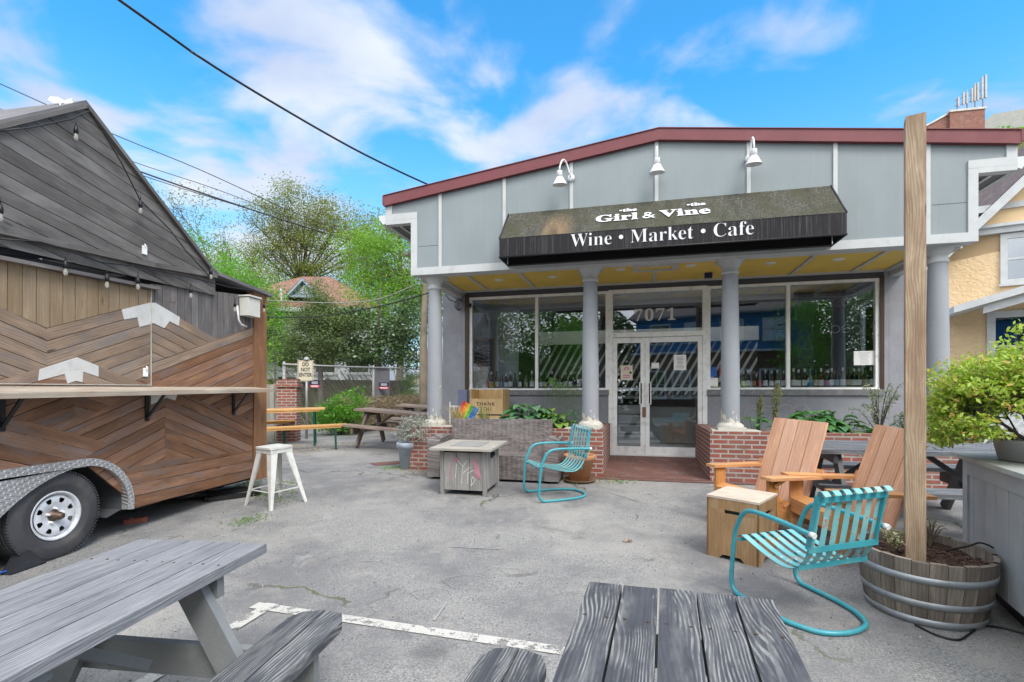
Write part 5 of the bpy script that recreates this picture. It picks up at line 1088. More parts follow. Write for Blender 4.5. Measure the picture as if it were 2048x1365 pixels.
# adirondack chairs
adm=wood('orange_stained_timber',(.58,.30,.13),(.53,.27,.115),(.38,.17,.07),.45,9,2.5,rv=.10,knots=False,bump=.08); adb=wood('pink_brown_slat',(.70,.42,.28),(.64,.37,.24),(.48,.25,.15),.45,9,2.5,rv=.12,knots=False,bump=.08)
def adir(lab):
    t=thing('adirondack_chair',lab,'chair',group='orange wood chairs'); W2=.34
    for s in (-1,1):
        k=MB(); k.beam((.30,s*(W2-.02),.0),(.30,s*(W2-.02),.565),.028,.115,up=(1,0,0)); k.build('front_leg',adm,t,.004)
        k=MB(); k.beam((.40,s*(W2+.0),.58),(-.36,s*(W2+.02),.545),.125,.026); k.build('armrest',adm,t,.006)
        k=MB(); k.prism([(.335,.375),(.335,.24),(.20,.20),(-.50,.0),(-.56,.0),(-.56,.045),(-.20,.20),(.18,.375)],s*(W2-.05)-.012,s*(W2-.05)+.012,lambda a,b,d:(a,d,b),grain=(1,.3)); k.build('side_rail',adm,t,.004)
        k=MB(); k.beam((.30,s*(W2-.02)+s*.02,.50),(.22,s*(W2+.03),.565),.03,.03); k.build('arm_bracket',adm,t)
    k=MB()
    for i in range(5):
        x=.31-i*.105; z=.385-i*.035; k.box((x,0,z),(.098,2*W2-.06,.02),Matrix.Rotation(R(-18)*-1,3,'Y'))
    k.build('seat',adm,t,.004)
    k=MB(); k.box((.348,0,.32),(.022,2*W2-.02,.12)); k.build('front_apron',adm,t,.004)
    d=Vector((-.32,0,.92)).normalized(); b0=Vector((-.08,0,.15)); Lb=.93; M_=Matrix((Vector((0,1,0)),d,Vector((0,1,0)).cross(d))).transposed()
    for i in range(4):
        y=-.225+.15*i; k=MB(); c=b0+d*(Lb/2)+Vector((0,y,0)); k.box(c,(.143,Lb,.022),M_); k.build('back_slat',adb,t,.004)
    for f_,w_ in ((.5,.72),(.86,.56),(.1,.6)):
        k=MB(); c=b0+d*(Lb*f_)-M_.col[2]*(-.025 if M_.col[2].x<0 else .025)*1; k.box(c,(w_,.06,.025),M_); k.build('back_rail',adm,t,.003)
    return t
put(adir('orange wood adirondack chair beside the brick planter corner, nearer the shop door'),2.47,4.93,math.atan2(-.34,-.94))
put(adir('orange wood adirondack chair behind the wooden post, nearer the camera'),2.86,4.31,math.atan2(.02,-1))
# tank cover box
t=thing('tank_cover','brown wood effect box with a hand slot, beside the teal chair','box'); bm=paint('wood_effect_brown',(.35,.22,.115),.6,.12,.2,dirt=(.42,.30,.18),dscale=12)
bw_=wood('wood_effect_side',(.36,.225,.115),(.31,.19,.095),(.22,.125,.06),.6,14,3,rv=.03,stain=(.42,.31,.19)); w=.205; h=.495
k=MB(); k.bx(-w,w,-w,-w+.02,.05,h-.12,'w'); k=MB()
for a in range(4):
    Rm=Matrix.Rotation(math.pi/2*a,3,'Z'); fn=lambda x,z,d:tuple(Rm@Vector((x,-w+.0+d,z)))
    pieces=[[(-w,0),(-w+.10,0),(-.07,.035),(-.07,h-.12),(-w,h-.12)],[(.07,.035),(w-.10,0),(w,0),(w,h-.12),(.07,h-.12)],[(-.07,.035),(.07,.035),(.07,h-.12),(-.07,h-.12)],[(-w,h-.12),(-.06,h-.12),(-.06,h-.09),(-w,h-.09)],[(.06,h-.12),(w,h-.12),(w,h-.09),(.06,h-.09)],[(-w,h-.09),(w,h-.09),(w,h-.005),(-w,h-.005)]]
    for p in pieces: k.prism(p,0,.014,fn,rnd=.5,grain=(0,1),sides=True)
k.build('side_panel',bw_,t)
k=MB(); k.bx(-w+.02,w-.02,-w+.02,w-.02,.05,h-.03); k.build('inside',M['dark'],t)
k=MB(); k.bx(-w-.003,w+.003,-w-.003,w+.003,h-.006,h+.012); k.build('top_panel',paint('bleached_top',(.62,.52,.42),.7,.12,.3,dirt=(.42,.32,.22),dscale=6),t,.006)
put(t,1.905,4.25,R(-45))
# barrel planter with post
bp=(2.63,3.28); t=thing('barrel_planter','half wine barrel planter with metal hoops holding soil and the tall post','barrel'); hb=.395; staves=26
br=lambda z:.305+.050*math.sin(min(1,z/hb)*1.5); bmw=wood('barrel_oak',(.27,.23,.19),(.18,.155,.13),(.07,.055,.045),.75,14,3,rv=.35,stain=(.12,.10,.085),knots=False)
k=MB()
for i in range(staves):
    a0=2*math.pi*i/staves+.004; a1=2*math.pi*(i+1)/staves-.004; q=random.random(); r1=random.random()*5; zt=hb+random.uniform(-.006,.006); N=5
    zz=[zt*j/N for j in range(N+1)]
    for j in range(N):
        o=[(br(zz[j])*math.cos(a),br(zz[j])*math.sin(a),zz[j]) for a in (a0,a1)]+[(br(zz[j+1])*math.cos(a),br(zz[j+1])*math.sin(a),zz[j+1]) for a in (a1,a0)]
        k.face(o,[(zz[j]+r1,0),(zz[j]+r1,.08),(zz[j+1]+r1,.08),(zz[j+1]+r1,0)],q)
    ri=br(zt)-.028; k.face([(br(zt)*math.cos(a0),br(zt)*math.sin(a0),zt),(br(zt)*math.cos(a1),br(zt)*math.sin(a1),zt),(ri*math.cos(a1),ri*math.sin(a1),zt),(ri*math.cos(a0),ri*math.sin(a0),zt)],None,q)
    k.face([(ri*math.cos(a0),ri*math.sin(a0),zt),(ri*math.cos(a1),ri*math.sin(a1),zt),(ri*math.cos(a1),ri*math.sin(a1),zt-.12),(ri*math.cos(a0),ri*math.sin(a0),zt-.12)],[(zt,0),(zt,.07),(zt-.12,.07),(zt-.12,0)],q)
k.build('stave_wall',bmw,t)
hm=paint('zinc_hoop',(.42,.45,.48),.45,.12,.05,metal=.5,dirt=(.2,.16,.13),dscale=8)
for z0,z1 in ((.0,.05),(.115,.16),(.265,.31)):
    k=MB(); k.lathe([(br(z0)+.001,z0+.003),(br(z0)+.004,z0+.003),(br(z1)+.004,z1),(br(z1)+.001,z1)],64); k.build('hoop',hm,t)
k=MB(); n=40
def soilz(x,y): return hb-.07+.02*math.sin(x*19)*math.cos(y*15)+.012*math.sin(x*53+y*41)
for i in range(20):
    for j in range(n):
        r0,r1=.325*i/20,.325*(i+1)/20; a0,a1=2*math.pi*j/n,2*math.pi*(j+1)/n; q=[(r0,a0),(r1,a0),(r1,a1),(r0,a1)]
        if i==0:q=q[1:]+[] 
        k.face([(r*math.cos(a),r*math.sin(a),soilz(r*math.cos(a),r*math.sin(a))) for r,a in q],None,.5,True)
if True: k.build('soil',M['soil'],t)
k=MB(); 
for i in range(420):
    a=random.random()*6.28; r=.315*math.sqrt(random.random()); x,y=r*math.cos(a),r*math.sin(a); Rm=Matrix.Rotation(random.random()*6,3,'Z')@Matrix.Rotation(random.uniform(-.5,.5),3,'X'); k.box((x,y,soilz(x,y)+.006),(random.uniform(.012,.04),random.uniform(.005,.014),.005),Rm)
k.build('wood_chips',paint('wood_chip',(.13,.075,.055),.9,.3,0),t)
put(t,bp[0],bp[1],0)
t=thing('wooden_post','tall square pale timber post standing in the barrel planter','post',(2.545,3.235,gh(*bp)+.25),R(-32)); k=MB(); w=.051; HH=3.25-(gh(*bp)+.25)
k.box((0,0,HH/2),(w*2,w*2,HH)); k.build('timber',wood('knotty_pine_post',(.50,.385,.265),(.39,.295,.205),(.17,.095,.055),.65,20,9,rv=.02,knots=(2.3,14,.17),stain=(.27,.17,.11),bump=.6),t,.006)
# cable from the planter
t=thing('ground_cable','thin black cable running from the barrel across the asphalt','cable',(bp[0],bp[1],gh(*bp)))
k=MB(); pts=[]
for (dx,dy,dz) in ((.05,-.12,.40),(.2,-.1,.42),(.34,-.06,.425),(.42,-.16,.34),(.43,-.28,.16),(.40,-.4,.02),(.47,-.48,.01)): pts.append((dx,dy,dz))
k.tube(bez(pts),.006,6); pts=[gp(1830,1252),gp(1870,1272),gp(1915,1283),gp(1940,1270),(gp(1962,1256)),gp(2000,1258),gp(2048,1270),gp(2110,1285)]; k.tube(bez([(p[0]-bp[0],p[1]-bp[1],p[2]-gh(*bp)+.008) for p in pts]),.006,6); k.build('cord',M['blackmetal'],t)
# grey timber bar box at the right
Q0=Vector((3.23,3.67)); Q1=Vector((2.79,2.79)); dq=(Q0-Q1).normalized(); nq=Vector((dq.y,-dq.x)); ang=math.atan2(dq.y,dq.x)   # local x along the face away from camera, local y = left
t=thing('timber_bar','grey painted board box with a ledge top, carrying a round planter','bar',(Q1.x,Q1.y,gh(*Q1)),ang); Lb=(Q0-Q1).length+.0; hb2=.965
bgm=paint('grey_bar_paint',(.36,.385,.40),.55,.08,.12,dirt=(.44,.45,.46),dscale=5,bs=30)
k=MB(); x=-.9
while x<Lb-.1: 
    xe=min(x+.19,Lb-.09); k.bx(x,xe-.006,-.03,-.012,.16,hb2-.13); x+=.19
k.bx(-.9,Lb,-.06,-.03,.16,hb2-.03); k.build('side_boards',bgm,t,.002)
k=MB(); k.bx(Lb-.09,Lb,-.05,.0,.10,hb2-.03,'w'); k.bx(-.9,Lb-.09,-.05,-.001,hb2-.14,hb2-.03,'w'); k.bx(Lb-.02,Lb+.0,-.75,-.05,.10,hb2-.03); k.build('frame_boards',bgm,t,.004)
k=MB(); k.bx(-.95,Lb+.05,-.80,.05,hb2-.028,hb2,'w'); k.build('ledge',paint('ledge_paint',(.36,.38,.36),.6,.12,.15,dirt=(.25,.27,.22),dscale=7),t,.006)
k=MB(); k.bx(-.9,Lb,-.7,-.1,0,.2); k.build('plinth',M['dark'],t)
def barpt(x,y): return (Q1.x+dq.x*x-dq.y*y, Q1.y+dq.y*x+dq.x*y)
# ------------------------------------------------ leaves
def leaves(name,C,N,size,m,parent,aspect=.5,up=0.0,loc=None,fold=True,rshade=None):
    """C: (n,3) centres; every leaf a pointed quad of its own orientation"""
    C=np.asarray(C,dtype=np.float32); n=len(C); s=size*rng.uniform(.6,1.25,n)[:,None]
    d=rng.normal(size=(n,3)); d[:,2]*=.6; d/=np.linalg.norm(d,axis=1)[:,None]+1e-9
    w=rng.normal(size=(n,3)); w[:,2]+=up*2; nn=np.cross(d,w); nn/=np.linalg.norm(nn,axis=1)[:,None]+1e-9
    a=C-d*s*.5; c=C+d*s*.5; b=C+nn*s*aspect*.5-d*s*.05; e=C-nn*s*aspect*.5-d*s*.05
    V=np.stack([a,b,c,e],1).reshape(-1,3); me=bpy.data.meshes.new(name)
    me.vertices.add(4*n); me.vertices.foreach_set('co',V.ravel()); me.loops.add(4*n); me.loops.foreach_set('vertex_index',np.arange(4*n,dtype=np.int32)); me.polygons.add(n); me.polygons.foreach_set('loop_start',np.arange(n,dtype=np.int32)*4); me.polygons.foreach_set('loop_total',np.full(n,4,dtype=np.int32))
    at=me.attributes.new('rnd','FLOAT','FACE'); at.data.foreach_set('value',(rng.random(n) if rshade is None else rshade).astype(np.float32)); me.update(calc_edges=True); me.materials.append(m)
    o=bpy.data.objects.new(name,me); COL.objects.link(o); o.parent=parent
    if loc is not None:o.location=loc
    return o
def tree(name,lab,cat,base,H,crowns,nclump,nleaf,lsize,m,bark,rt=.18,group=None,spread=.45,twig=True,first=.3,lean=(0,0),clump=None,seed=1,sub=3,kind_leaf='crown'):
    """crowns: ellipsoids (x,y,z,rx,ry,rz) relative to the base"""
    r_=random.Random(seed); t=thing(name,lab,cat,base,0,group); k=MB(); pts=[]
    trunk=[Vector((lean[0]*f+.08*H*.1*math.sin(f*5+seed),lean[1]*f,H*f)) for f in [i/7 for i in range(8)]]; k.tube(trunk,[rt*(1-.75*i/7) for i in range(8)],10)
    vol=[c[3]*c[4]*c[5] for c in crowns]; tot=sum(vol); C=[]
    for c,vv in zip(crowns,vol):
        nb=max(2,int(nclump*vv/tot))
        for _ in range(nb):
            while True:
                p=Vector((r_.uniform(-1,1),r_.uniform(-1,1),r_.uniform(-1,1)))
                if .25<p.length<1: break
            tip=Vector((c[0]+p.x*c[3],c[1]+p.y*c[4],c[2]+p.z*c[5])); C.append(tip)
    # limbs: group tips around main limbs
    nl=max(4,int(len(C)/12)); heads=r_.sample(C,min(nl,len(C))); 
    for h in heads:
        f=max(first,min(.92,(h.z-.35*math.hypot(h.x,h.y))/H)); s=trunk[0].lerp(trunk[-1],f); i=min(6,int(f*7)); s=trunk[i].lerp(trunk[i+1],f*7-i)
        mid=s.lerp(h,.5)+Vector((r_.uniform(-1,1),r_.uniform(-1,1),r_.uniform(.0,1)))*.10*(h-s).length
        rr=rt*.42*(1-f*.5); k.tube([s,s.lerp(mid,.5)+Vector((0,0,.02)),mid,mid.lerp(h,.6)+Vector((r_.uniform(-1,1)*.1,r_.uniform(-1,1)*.1,0)),h],[rr,rr*.8,rr*.6,rr*.4,rr*.2],6)
        for c in sorted(C,key=lambda q:(q-h).length)[:sub*4]:
            st=mid.lerp(h,r_.uniform(0,.9)); m2=st.lerp(c,.5)+Vector((r_.uniform(-1,1),r_.uniform(-1,1),r_.uniform(-.3,1)))*.12*(c-st).length; k.tube([st,m2,c],[rr*.30,rr*.2,rr*.08],4,caps=False)
    k.build('trunk',bark,t)
    P_=[]; Sh=[]; cl=clump or spread
    for c in C:
        n=int(nleaf*r_.uniform(.5,1.4)); base_s=r_.random(); q=rng.normal(size=(n,3))*np.array([cl,cl,cl*.6])*r_.uniform(.6,1.3); P_.append(q+np.array(c)); Sh.append(np.clip(base_s*.55+rng.random(n)*.45,0,1))
    if P_: leaves(kind_leaf,np.concatenate(P_),0,lsize,m,t,rshade=np.concatenate(Sh))
    return t
bark=paint('grey_bark',(.10,.085,.07),.95,.3,.8,bs=14); barkl=paint('pale_bark',(.22,.18,.13),.95,.25,.6,bs=12)
lf_spring=leafmat('spring_green_leaf',(.10,.22,.02),(.21,.38,.04)); lf_green=leafmat('bright_green_leaf',(.06,.19,.02),(.16,.36,.04)); lf_olive=leafmat('olive_leaf',(.12,.15,.03),(.21,.24,.06),(.20,.14,.05)); lf_cedar=leafmat('cedar_leaf',(.05,.085,.030),(.17,.23,.08),trans=.2); lf_mag=leafmat('glossy_dark_leaf',(.035,.08,.025),(.12,.19,.07),(.34,.40,.30),rough=.25,trans=.1)
def tz(px,Y): X=(px-1024)/1024*Y; return X
def zp(py,Y): return CZ+(790-py)*Y/1024
def tr_at(px,Y): x=tz(px,Y); return (x,Y,gh(x,Y))
Y=24; b=tr_at(440,Y); tree('deciduous_tree','loose tree with open bare top behind the dark gable end','tree',b,6.0,[(-1.2,0,8.6,1.9,1.5,2.0),(-.2,0,6.4,2.4,1.8,2.0)],130,60,.095,lf_olive,bark,.20,spread=.4,first=.2,seed=3,sub=4)
Y=20; b=tr_at(440,Y); tree('deciduous_tree','bright green bushy tree low behind the right slope of the gable','tree',b,5.2,[(-.5,0,5.9,1.2,1.3,1.3),(.7,0,5.0,1.2,1.3,1.3),(.4,.2,3.6,2.2,1.4,1.5),(1.4,0,3.6,1.2,1.2,1.6)],190,190,.09,lf_green,bark,.14,spread=.40,seed=4)
Y=30; b=tr_at(600,Y); tree('deciduous_tree','large spreading olive green tree with dark limbs above the red roof','tree',b,8.0,[(-1.8,0,10.6,1.7,1.5,1.9),(1.4,0,10.9,2.2,1.6,1.8),(-.2,0,11.2,1.6,1.5,2.2),(-2.6,0,8.3,1.4,1.5,1.3),(3.0,0,9.6,1.5,1.4,1.6),(2.0,0,7.8,1.8,1.4,1.5),(0,0,6.6,4.4,1.5,1.3),(0,-.5,8.9,2.6,1.2,1.7)],380,140,.11,lf_olive,bark,.27,spread=.42,first=.2,seed=11,sub=4)
Y=27; b=tr_at(500,Y); tree('deciduous_tree','pale yellow green tree between the trailer and the red roof','tree',b,6.5,[(0,0,6.6,1.8,1.2,1.7),(.5,0,4.6,2.2,1.4,2)],90,130,.11,leafmat('yellow_green_leaf',(.16,.22,.05),(.24,.32,.07)),bark,.14,seed=14)
Y=19; b=tr_at(800,Y); tree('deciduous_tree','fresh green leafy tree beside the left end of the shop roof','tree',b,7.0,[(-1.0,0,6.2,1.3,1.2,1.4),(.2,0,6.0,1.4,1.3,1.7),(-.9,0,4.6,1.5,1.2,1.3),(.4,0,4.2,1.2,1.2,1.3),(1.4,.5,5.0,1.3,1.2,1.8)],240,190,.08,lf_spring,barkl,.17,spread=.36,seed=5)
Y=25; b=tr_at(735,Y); tree('deciduous_tree','thin upright green tree behind the fresh green one','tree',b,8.8,[(0,0,8.6,1.0,1,1.3),(.2,0,6.3,1.4,1,1.6)],60,110,.11,lf_olive,bark,.14,seed=6)
Y=16.0; b=tr_at(640,Y); 
cc=[( (px-640)/1024*Y,0,zp(py,Y)-b[2],rx/1024*Y,.8,rz/1024*Y) for px,py,rx,rz in ((637,600,13,35),(630,640,40,28),(620,680,50,30),(595,715,42,24),(665,690,42,40),(650,640,45,30),(690,655,30,25))]
cc.append((.1,-.2,3.55,.42,.5,.5)); tree('cedar_tree','dark feathery cedar tree in front of the white house','tree',b,4.2,cc,260,170,.06,lf_cedar,bark,.11,spread=.20,first=.15,seed=7)
Y=16.6; b=tr_at(760,Y); cc=[((px-760)/1024*Y,0,zp(py,Y)-b[2],rx/1024*Y,.8,rz/1024*Y) for px,py,rx,rz in ((715,640,35,22),(740,660,40,25),(770,705,55,28),(700,700,30,30),(800,670,35,35),(815,720,30,15),(820,630,25,40))]
tree('magnolia_tree','glossy dark leaved evergreen tree above the chain link fence','tree',b,4.4,cc,150,60,.12,lf_mag,bark,.10,spread=.24,first=.15,seed=8)
Y=14.8; x=tz(850,Y); tree('tree_trunk','bare brown tree trunk just left of the left column','tree',(x,Y,gh(x,Y)),5.6,[(-.1,0,5.4,1.0,.8,1.0)],20,40,.11,lf_spring,barkl,.16,seed=9)
Y=19; x=tz(2035,Y); tree('deciduous_tree','bright green tree behind the right end of the shop roof','tree',(x,Y,gh(x,Y)),9,[(.3,0,9.6,1.0,1,1.5),(-.5,0,8.8,.8,1,.7),(1.4,0,9.6,1.4,1.2,2.2),(.6,0,7.8,1.4,1.2,1.2)],90,80,.14,lf_green,bark,.18,seed=10)
# thin young tree beside the white house
Y=15.2; b=tr_at(548,Y); tree('young_tree','young thin tree with pale green leaves beside the corner post','tree',b,3.6,[(-.1,0,2.5,.25,.3,1.6)],22,26,.09,lf_spring,bark,.03,spread=.16,seed=12)
# ------------------------------------------------ bushes, hedge, grass
def bush(name,lab,cat,base,blobs,n,size,m,stems=12,seed=1,spread=.12,cm=None,group=None):
    r_=random.Random(seed); t=thing(name,lab,cat,base,0,group); C=[]; k=MB(); vol=[c[3]*c[4]*c[5] for c in blobs]
    P_=[];Sh=[]
    for c,v in zip(blobs,vol):
        for _ in range(max(3,int(n/40*v/sum(vol)))):
            while True:
                p=Vector((r_.uniform(-1,1),r_.uniform(-1,1),r_.uniform(-1,1)))
                if p.length<1: break
            tip=Vector((c[0]+p.x*c[3],c[1]+p.y*c[4],max(.03,c[2]+p.z*c[5]))); q=rng.normal(size=(40,3))*spread*np.array([1,1,.5]); P_.append(q+np.array(tip)); Sh.append(np.clip(r_.random()*.6+rng.random(40)*.4,0,1))
            if r_.random()<stems/ max(1,n/40): st=Vector((r_.uniform(-.03,.03),r_.uniform(-.03,.03),0)); k.tube([st,st.lerp(tip,.5)+Vector((0,0,.06)),tip],[.008,.006,.003],5)
    leaves('foliage',np.concatenate(P_),0,size,m,t,rshade=np.concatenate(Sh))
    if k.v: k.build('stem',cm or bark,t)
    return t
q=gp(672,873); bush('green_bush','bright green bush growing behind the pine table and bench','bush',(q[0],q[1]+.3,q[2]),[(-.25,0,.55,.55,.3,.35),(.25,0,.75,.45,.3,.4),(.0,0,.3,.6,.3,.25),(.42,0,1.15,.12,.12,.3)],5200,.07,lf_green,14,21)
q=gp(810,850); bush('green_bush','slender green shrub against the fence left of the left column','bush',(q[0]-.0,q[1]+.8,q[2]),[(0,0,1.2,.28,.25,.45),(0,0,.75,.3,.25,.35),(0,0,1.8,.08,.08,.35)],1500,.09,lf_spring,14,22)
# dry hedge along the fence
FA=Vector((-5.5,12.3)); FB=Vector((-1.6,19.4)); fd=(FB-FA).normalized(); fn_=Vector((fd.y,-fd.x))
def fpt(s,o=0): p=FA+fd*s+fn_*o; return (p.x,p.y,gh(p.x,p.y))
dry=leafmat('dry_stem',(.22,.15,.10),(.34,.26,.18),(.16,.17,.06),trans=.1)
n=26000; s=rng.uniform(1.6,7.9,n); o=rng.normal(0,.26,n)+.1; z=rng.uniform(0,1.0,n)**.8*(1.0-.25*np.abs(o)); C=np.array([[*fpt(a,b_)[:2],fpt(a,b_)[2]+c] for a,b_,c in zip(s,o,z)])
hd=leaves('dry_hedge',C,0,.11,dry,None,aspect=.12); tag(hd,'brown dry twig hedge running along the foot of the chain link fence','hedge')
n=700; 
# weeds at the pavement edges
def tufts(name,lab,pts,size,m,spread,n):
    C=[]
    for (px,py) in pts:
        g=gp(px,py)
        for _ in range(n): x=g[0]+random.gauss(0,spread); y=g[1]+random.gauss(0,spread); C.append((x,y,gh(x,y)+random.random()*size*.5))
    o=leaves(name,C,0,size,m,None,aspect=.22); return tag(o,lab,'grass',kind='stuff')
tufts('weeds','short green weeds growing in cracks of the asphalt',[(520,992),(545,985),(575,968),(505,965),(480,975),(570,985),(562,1002),(500,1040),(490,1045),(790,936),(800,938),(778,938),(1220,953),(1215,945),(1160,962),(1240,965),(478,960),(455,968)],.05,leafmat('weed_leaf',(.10,.19,.04),(.20,.30,.08)),.10,60)
lm_=leafmat('dead_leaf',(.30,.20,.12),(.42,.32,.2)); 
tufts('leaf_litter','dry leaf litter lying along the far edge of the yard',[(575,900),(600,905),(560,898),(640,900),(680,895),(700,890),(730,880),(760,868),(620,895),(590,893),(1140,963),(1180,964),(840,945),(830,940)],.05,lm_,.18,60)
# ------------------------------------------------ chain link fence
t=thing('chain_link_fence','grey chain link fence with top rail behind the picnic tables','fence',(FA.x,FA.y,gh(*FA)),math.atan2(fd.y,fd.x)); LF=(FB-FA).length; FH=1.80; gal=paint('galvanised_steel',(.33,.33,.32),.5,.1,0,metal=.3,dirt=(.25,.18,.13),dscale=7)
gz=lambda s:gh(*fpt(s)[:2])-gh(*FA)
k=MB(); n=76; st_=.085
for i in range(int(-FH/st_)-1,int(LF/st_)+1):
    for sg in (1,-1):
        a=i*st_; s0_=a if sg>0 else a+FH; s1_=a+FH if sg>0 else a
        p0=(s0_,0.03); p1=(s1_,FH)
        ts=[0,1]; ds=s1_-s0_
        if min(s0_,s1_)<0 or max(s0_,s1_)>LF:
            t0=(0-s0_)/ds; t1=(LF-s0_)/ds; lo,hi=max(0,min(t0,t1)),min(1,max(t0,t1))
            if lo>=hi: continue
            ts=[lo,hi]
        A_=[s0_+ds*ts[0],.03+(FH-.03)*ts[0]]; B_=[s0_+ds*ts[1],.03+(FH-.03)*ts[1]]
        k.tube([(A_[0],0,A_[1]+gz(A_[0])),(B_[0],0,B_[1]+gz(B_[0]))],.0032,3,caps=False)
k.build('wire_mesh',gal,t)
k=MB(); k.tube([(s,0,FH+gz(s)) for s in (0,2,4,6,LF)],.024,8); k.build('top_rail',gal,t)
for s in (.05,3.05,5.6,LF): k=MB(); k.tube([(s,.03,gz(s)),(s,.03,FH+.04+gz(s))],.035,8); k.lathe([(0,.04),(.03,.03),(.038,0)],10,(s,.03,FH+.03+gz(s))); k.build('post',gal,t)
k=MB(); k.bx(3.1,3.75,.04,.05,.95+gz(3.4),1.78+gz(3.4)); k.build('grey_panel',paint('grey_mesh_panel',(.20,.20,.22),.8,.1,.1),t)
def secsign(lab,p,w,h,rz):
    t=thing('small_sign',lab,'sign',p,rz,'small navy and red signs'); k=MB(); k.bx(-w/2,w/2,-.003,0,0,h); k.build('plate',paint('navy_sign',(.02,.02,.06),.4,.05,0),t); k=MB(); k.bx(-w/2+.004,w/2-.004,-.006,-.003,.006,h*.38); k.build('red_band',paint('red_sign',(.5,.03,.07),.4,.05,0),t)
    k=MB()
    for i in range(4): k.bx(-w*.34,w*.34,-.008,-.006,h*(.10+.0*i),h*.16) if i==0 else k.bx(-w*.3,w*.3,-.005,-.003,h*(.42+.13*i),h*(.46+.13*i))
    k.bx(-w*.36,w*.36,-.008,-.006,h*.22,h*.29); k.build('print',M['paper'],t)
sp=fpt(3.35,.10); secsign('small navy and red sign on the chain link fence',(sp[0],sp[1],zp(779,sp[1])),.30,.20,R(8))
# brick gate pillar, sign, wood fence
px_=(-5.12,11.75); g0=gh(*px_); t=thing('brick_pillar','square red brick pillar with worn cap behind the pine benches','pillar',(px_[0],px_[1],g0-.05),R(10)); k=MB(); k.bx(-.21,.21,-.21,.21,0,1.30); k.build('shaft',M['brick'],t); k=MB(); k.bx(-.25,.25,-.25,.25,1.30,1.37); k.bx(-.22,.22,-.22,.22,1.37,1.43); 
for i in range(4): k.bx(-.20+i*.11,-.11+i*.11,-.15,.15,1.43,1.46+.02*(i%2))
k.build('cap',M['brick'],t,.006)
sgp=(-4.98,12.35); t=thing('do_not_enter_sign','cream metal traffic sign reading do not enter above the brick pillar','sign',(*sgp,zp(763,sgp[1])),R(12)); hh=zp(721,sgp[1])-zp(763,sgp[1]); ww=hh*.70
k=MB(); k.bx(-ww/2,ww/2,-.004,0,0,hh); k.build('plate',paint('cream_sign',(.58,.53,.40),.5,.05,.02,dirt=(.42,.37,.28),dscale=9),t,.002)
text('lettering','DO\nNOT\nENTER',.125,paint('faded_black',(.05,.06,.06),.6,.2,0),t,(0,-.006,hh*.72),(R(90),0,0),.004,.001,sx=.78)
k=MB(); a=ww/2-.015
for p in ((-a,a,.012,.02),(-a,a,hh-.02,hh-.012),(-a,-a+.008,.012,hh-.012),(a-.008,a,.012,hh-.012)): k.bx(p[0],p[1],-.0055,-.004,p[2],p[3])
k.build('border',paint('brown_border',(.20,.12,.08),.6,.1,0),t); k=MB(); k.tube([(.02,.03,-1.6),(.02,.03,hh+.02)],.03,8); k.lathe([(.0,.07),(.05,.05),(.075,0),(.075,-.01)],16,(.02,.02,hh+.02)); k.build('post',gal,t)
secsign('small navy and red sign just under the do not enter sign',(sgp[0]+.26,sgp[1]-.1,zp(776,sgp[1])),.24,.17,R(8))
ow=wood('old_fence_board',(.34,.33,.30),(.26,.25,.22),(.12,.11,.09),.9,16,4,rv=.25,stain=(.20,.22,.16)); t=thing('board_fence','weathered vertical board fence between the trailer and the brick pillar','fence',(-8.0,11.55,gh(-5.5,11.7)-.05),R(4)); 
for i in range(19): k=MB(); k.bx(i*.143,i*.143+.135,-.012,.012,0,1.36+random.uniform(-.02,.02),'w'); k.build('board',ow,t)
k=MB(); k.bx(0,2.7,.012,.05,.3,.38); k.bx(0,2.7,.012,.05,1.05,1.13); k.build('rail',ow,t)
# pale green painted fence farther right, and slatted lattice fence far behind
t=thing('painted_fence','pale green board fence behind the chain link fence near the left column','fence',(-4.4,19.6,gh(-3,19)),R(6)); pg=paint('pale_green_paint',(.36,.42,.37),.7,.1,.1)
k=MB()
for i in range(26): k.bx(i*.12,i*.12+.114,-.01,.01,0,1.32)
k.build('boards',pg,t); k=MB(); k.bx(0,3.15,-.03,.03,1.32,1.37); k.bx(0,.1,-.05,.05,0,1.45); k.bx(3.05,3.15,-.05,.05,0,1.45); k.build('rails',pg,t)
t=thing('lattice_fence','tall olive brown reed fence with leaning canes behind the chain link fence','fence',(-9.8,15.6,gh(-6,15.6)),R(20)); reed=leafmat('reed_cane',(.22,.19,.11),(.34,.31,.20),(.15,.18,.08),trans=.1)
k=MB(); 
for i in range(620): 
    x=random.uniform(0,6.6); l=random.uniform(1.1,1.75); a=random.gauss(.55,.12); z=random.uniform(-.1,.45); k.tube([(x,random.uniform(-.06,.06),z),(x-l*math.sin(a),random.uniform(-.06,.06),z+l*math.cos(a))],random.uniform(.006,.013),4,caps=False)
k.build('canes',reed,t); k=MB(); k.bx(-.6,6.6,.07,.09,0,1.5); k.build('backing',paint('olive_board',(.13,.12,.075),.9,.25,.3,dirt=(.2,.19,.12),dscale=9),t)
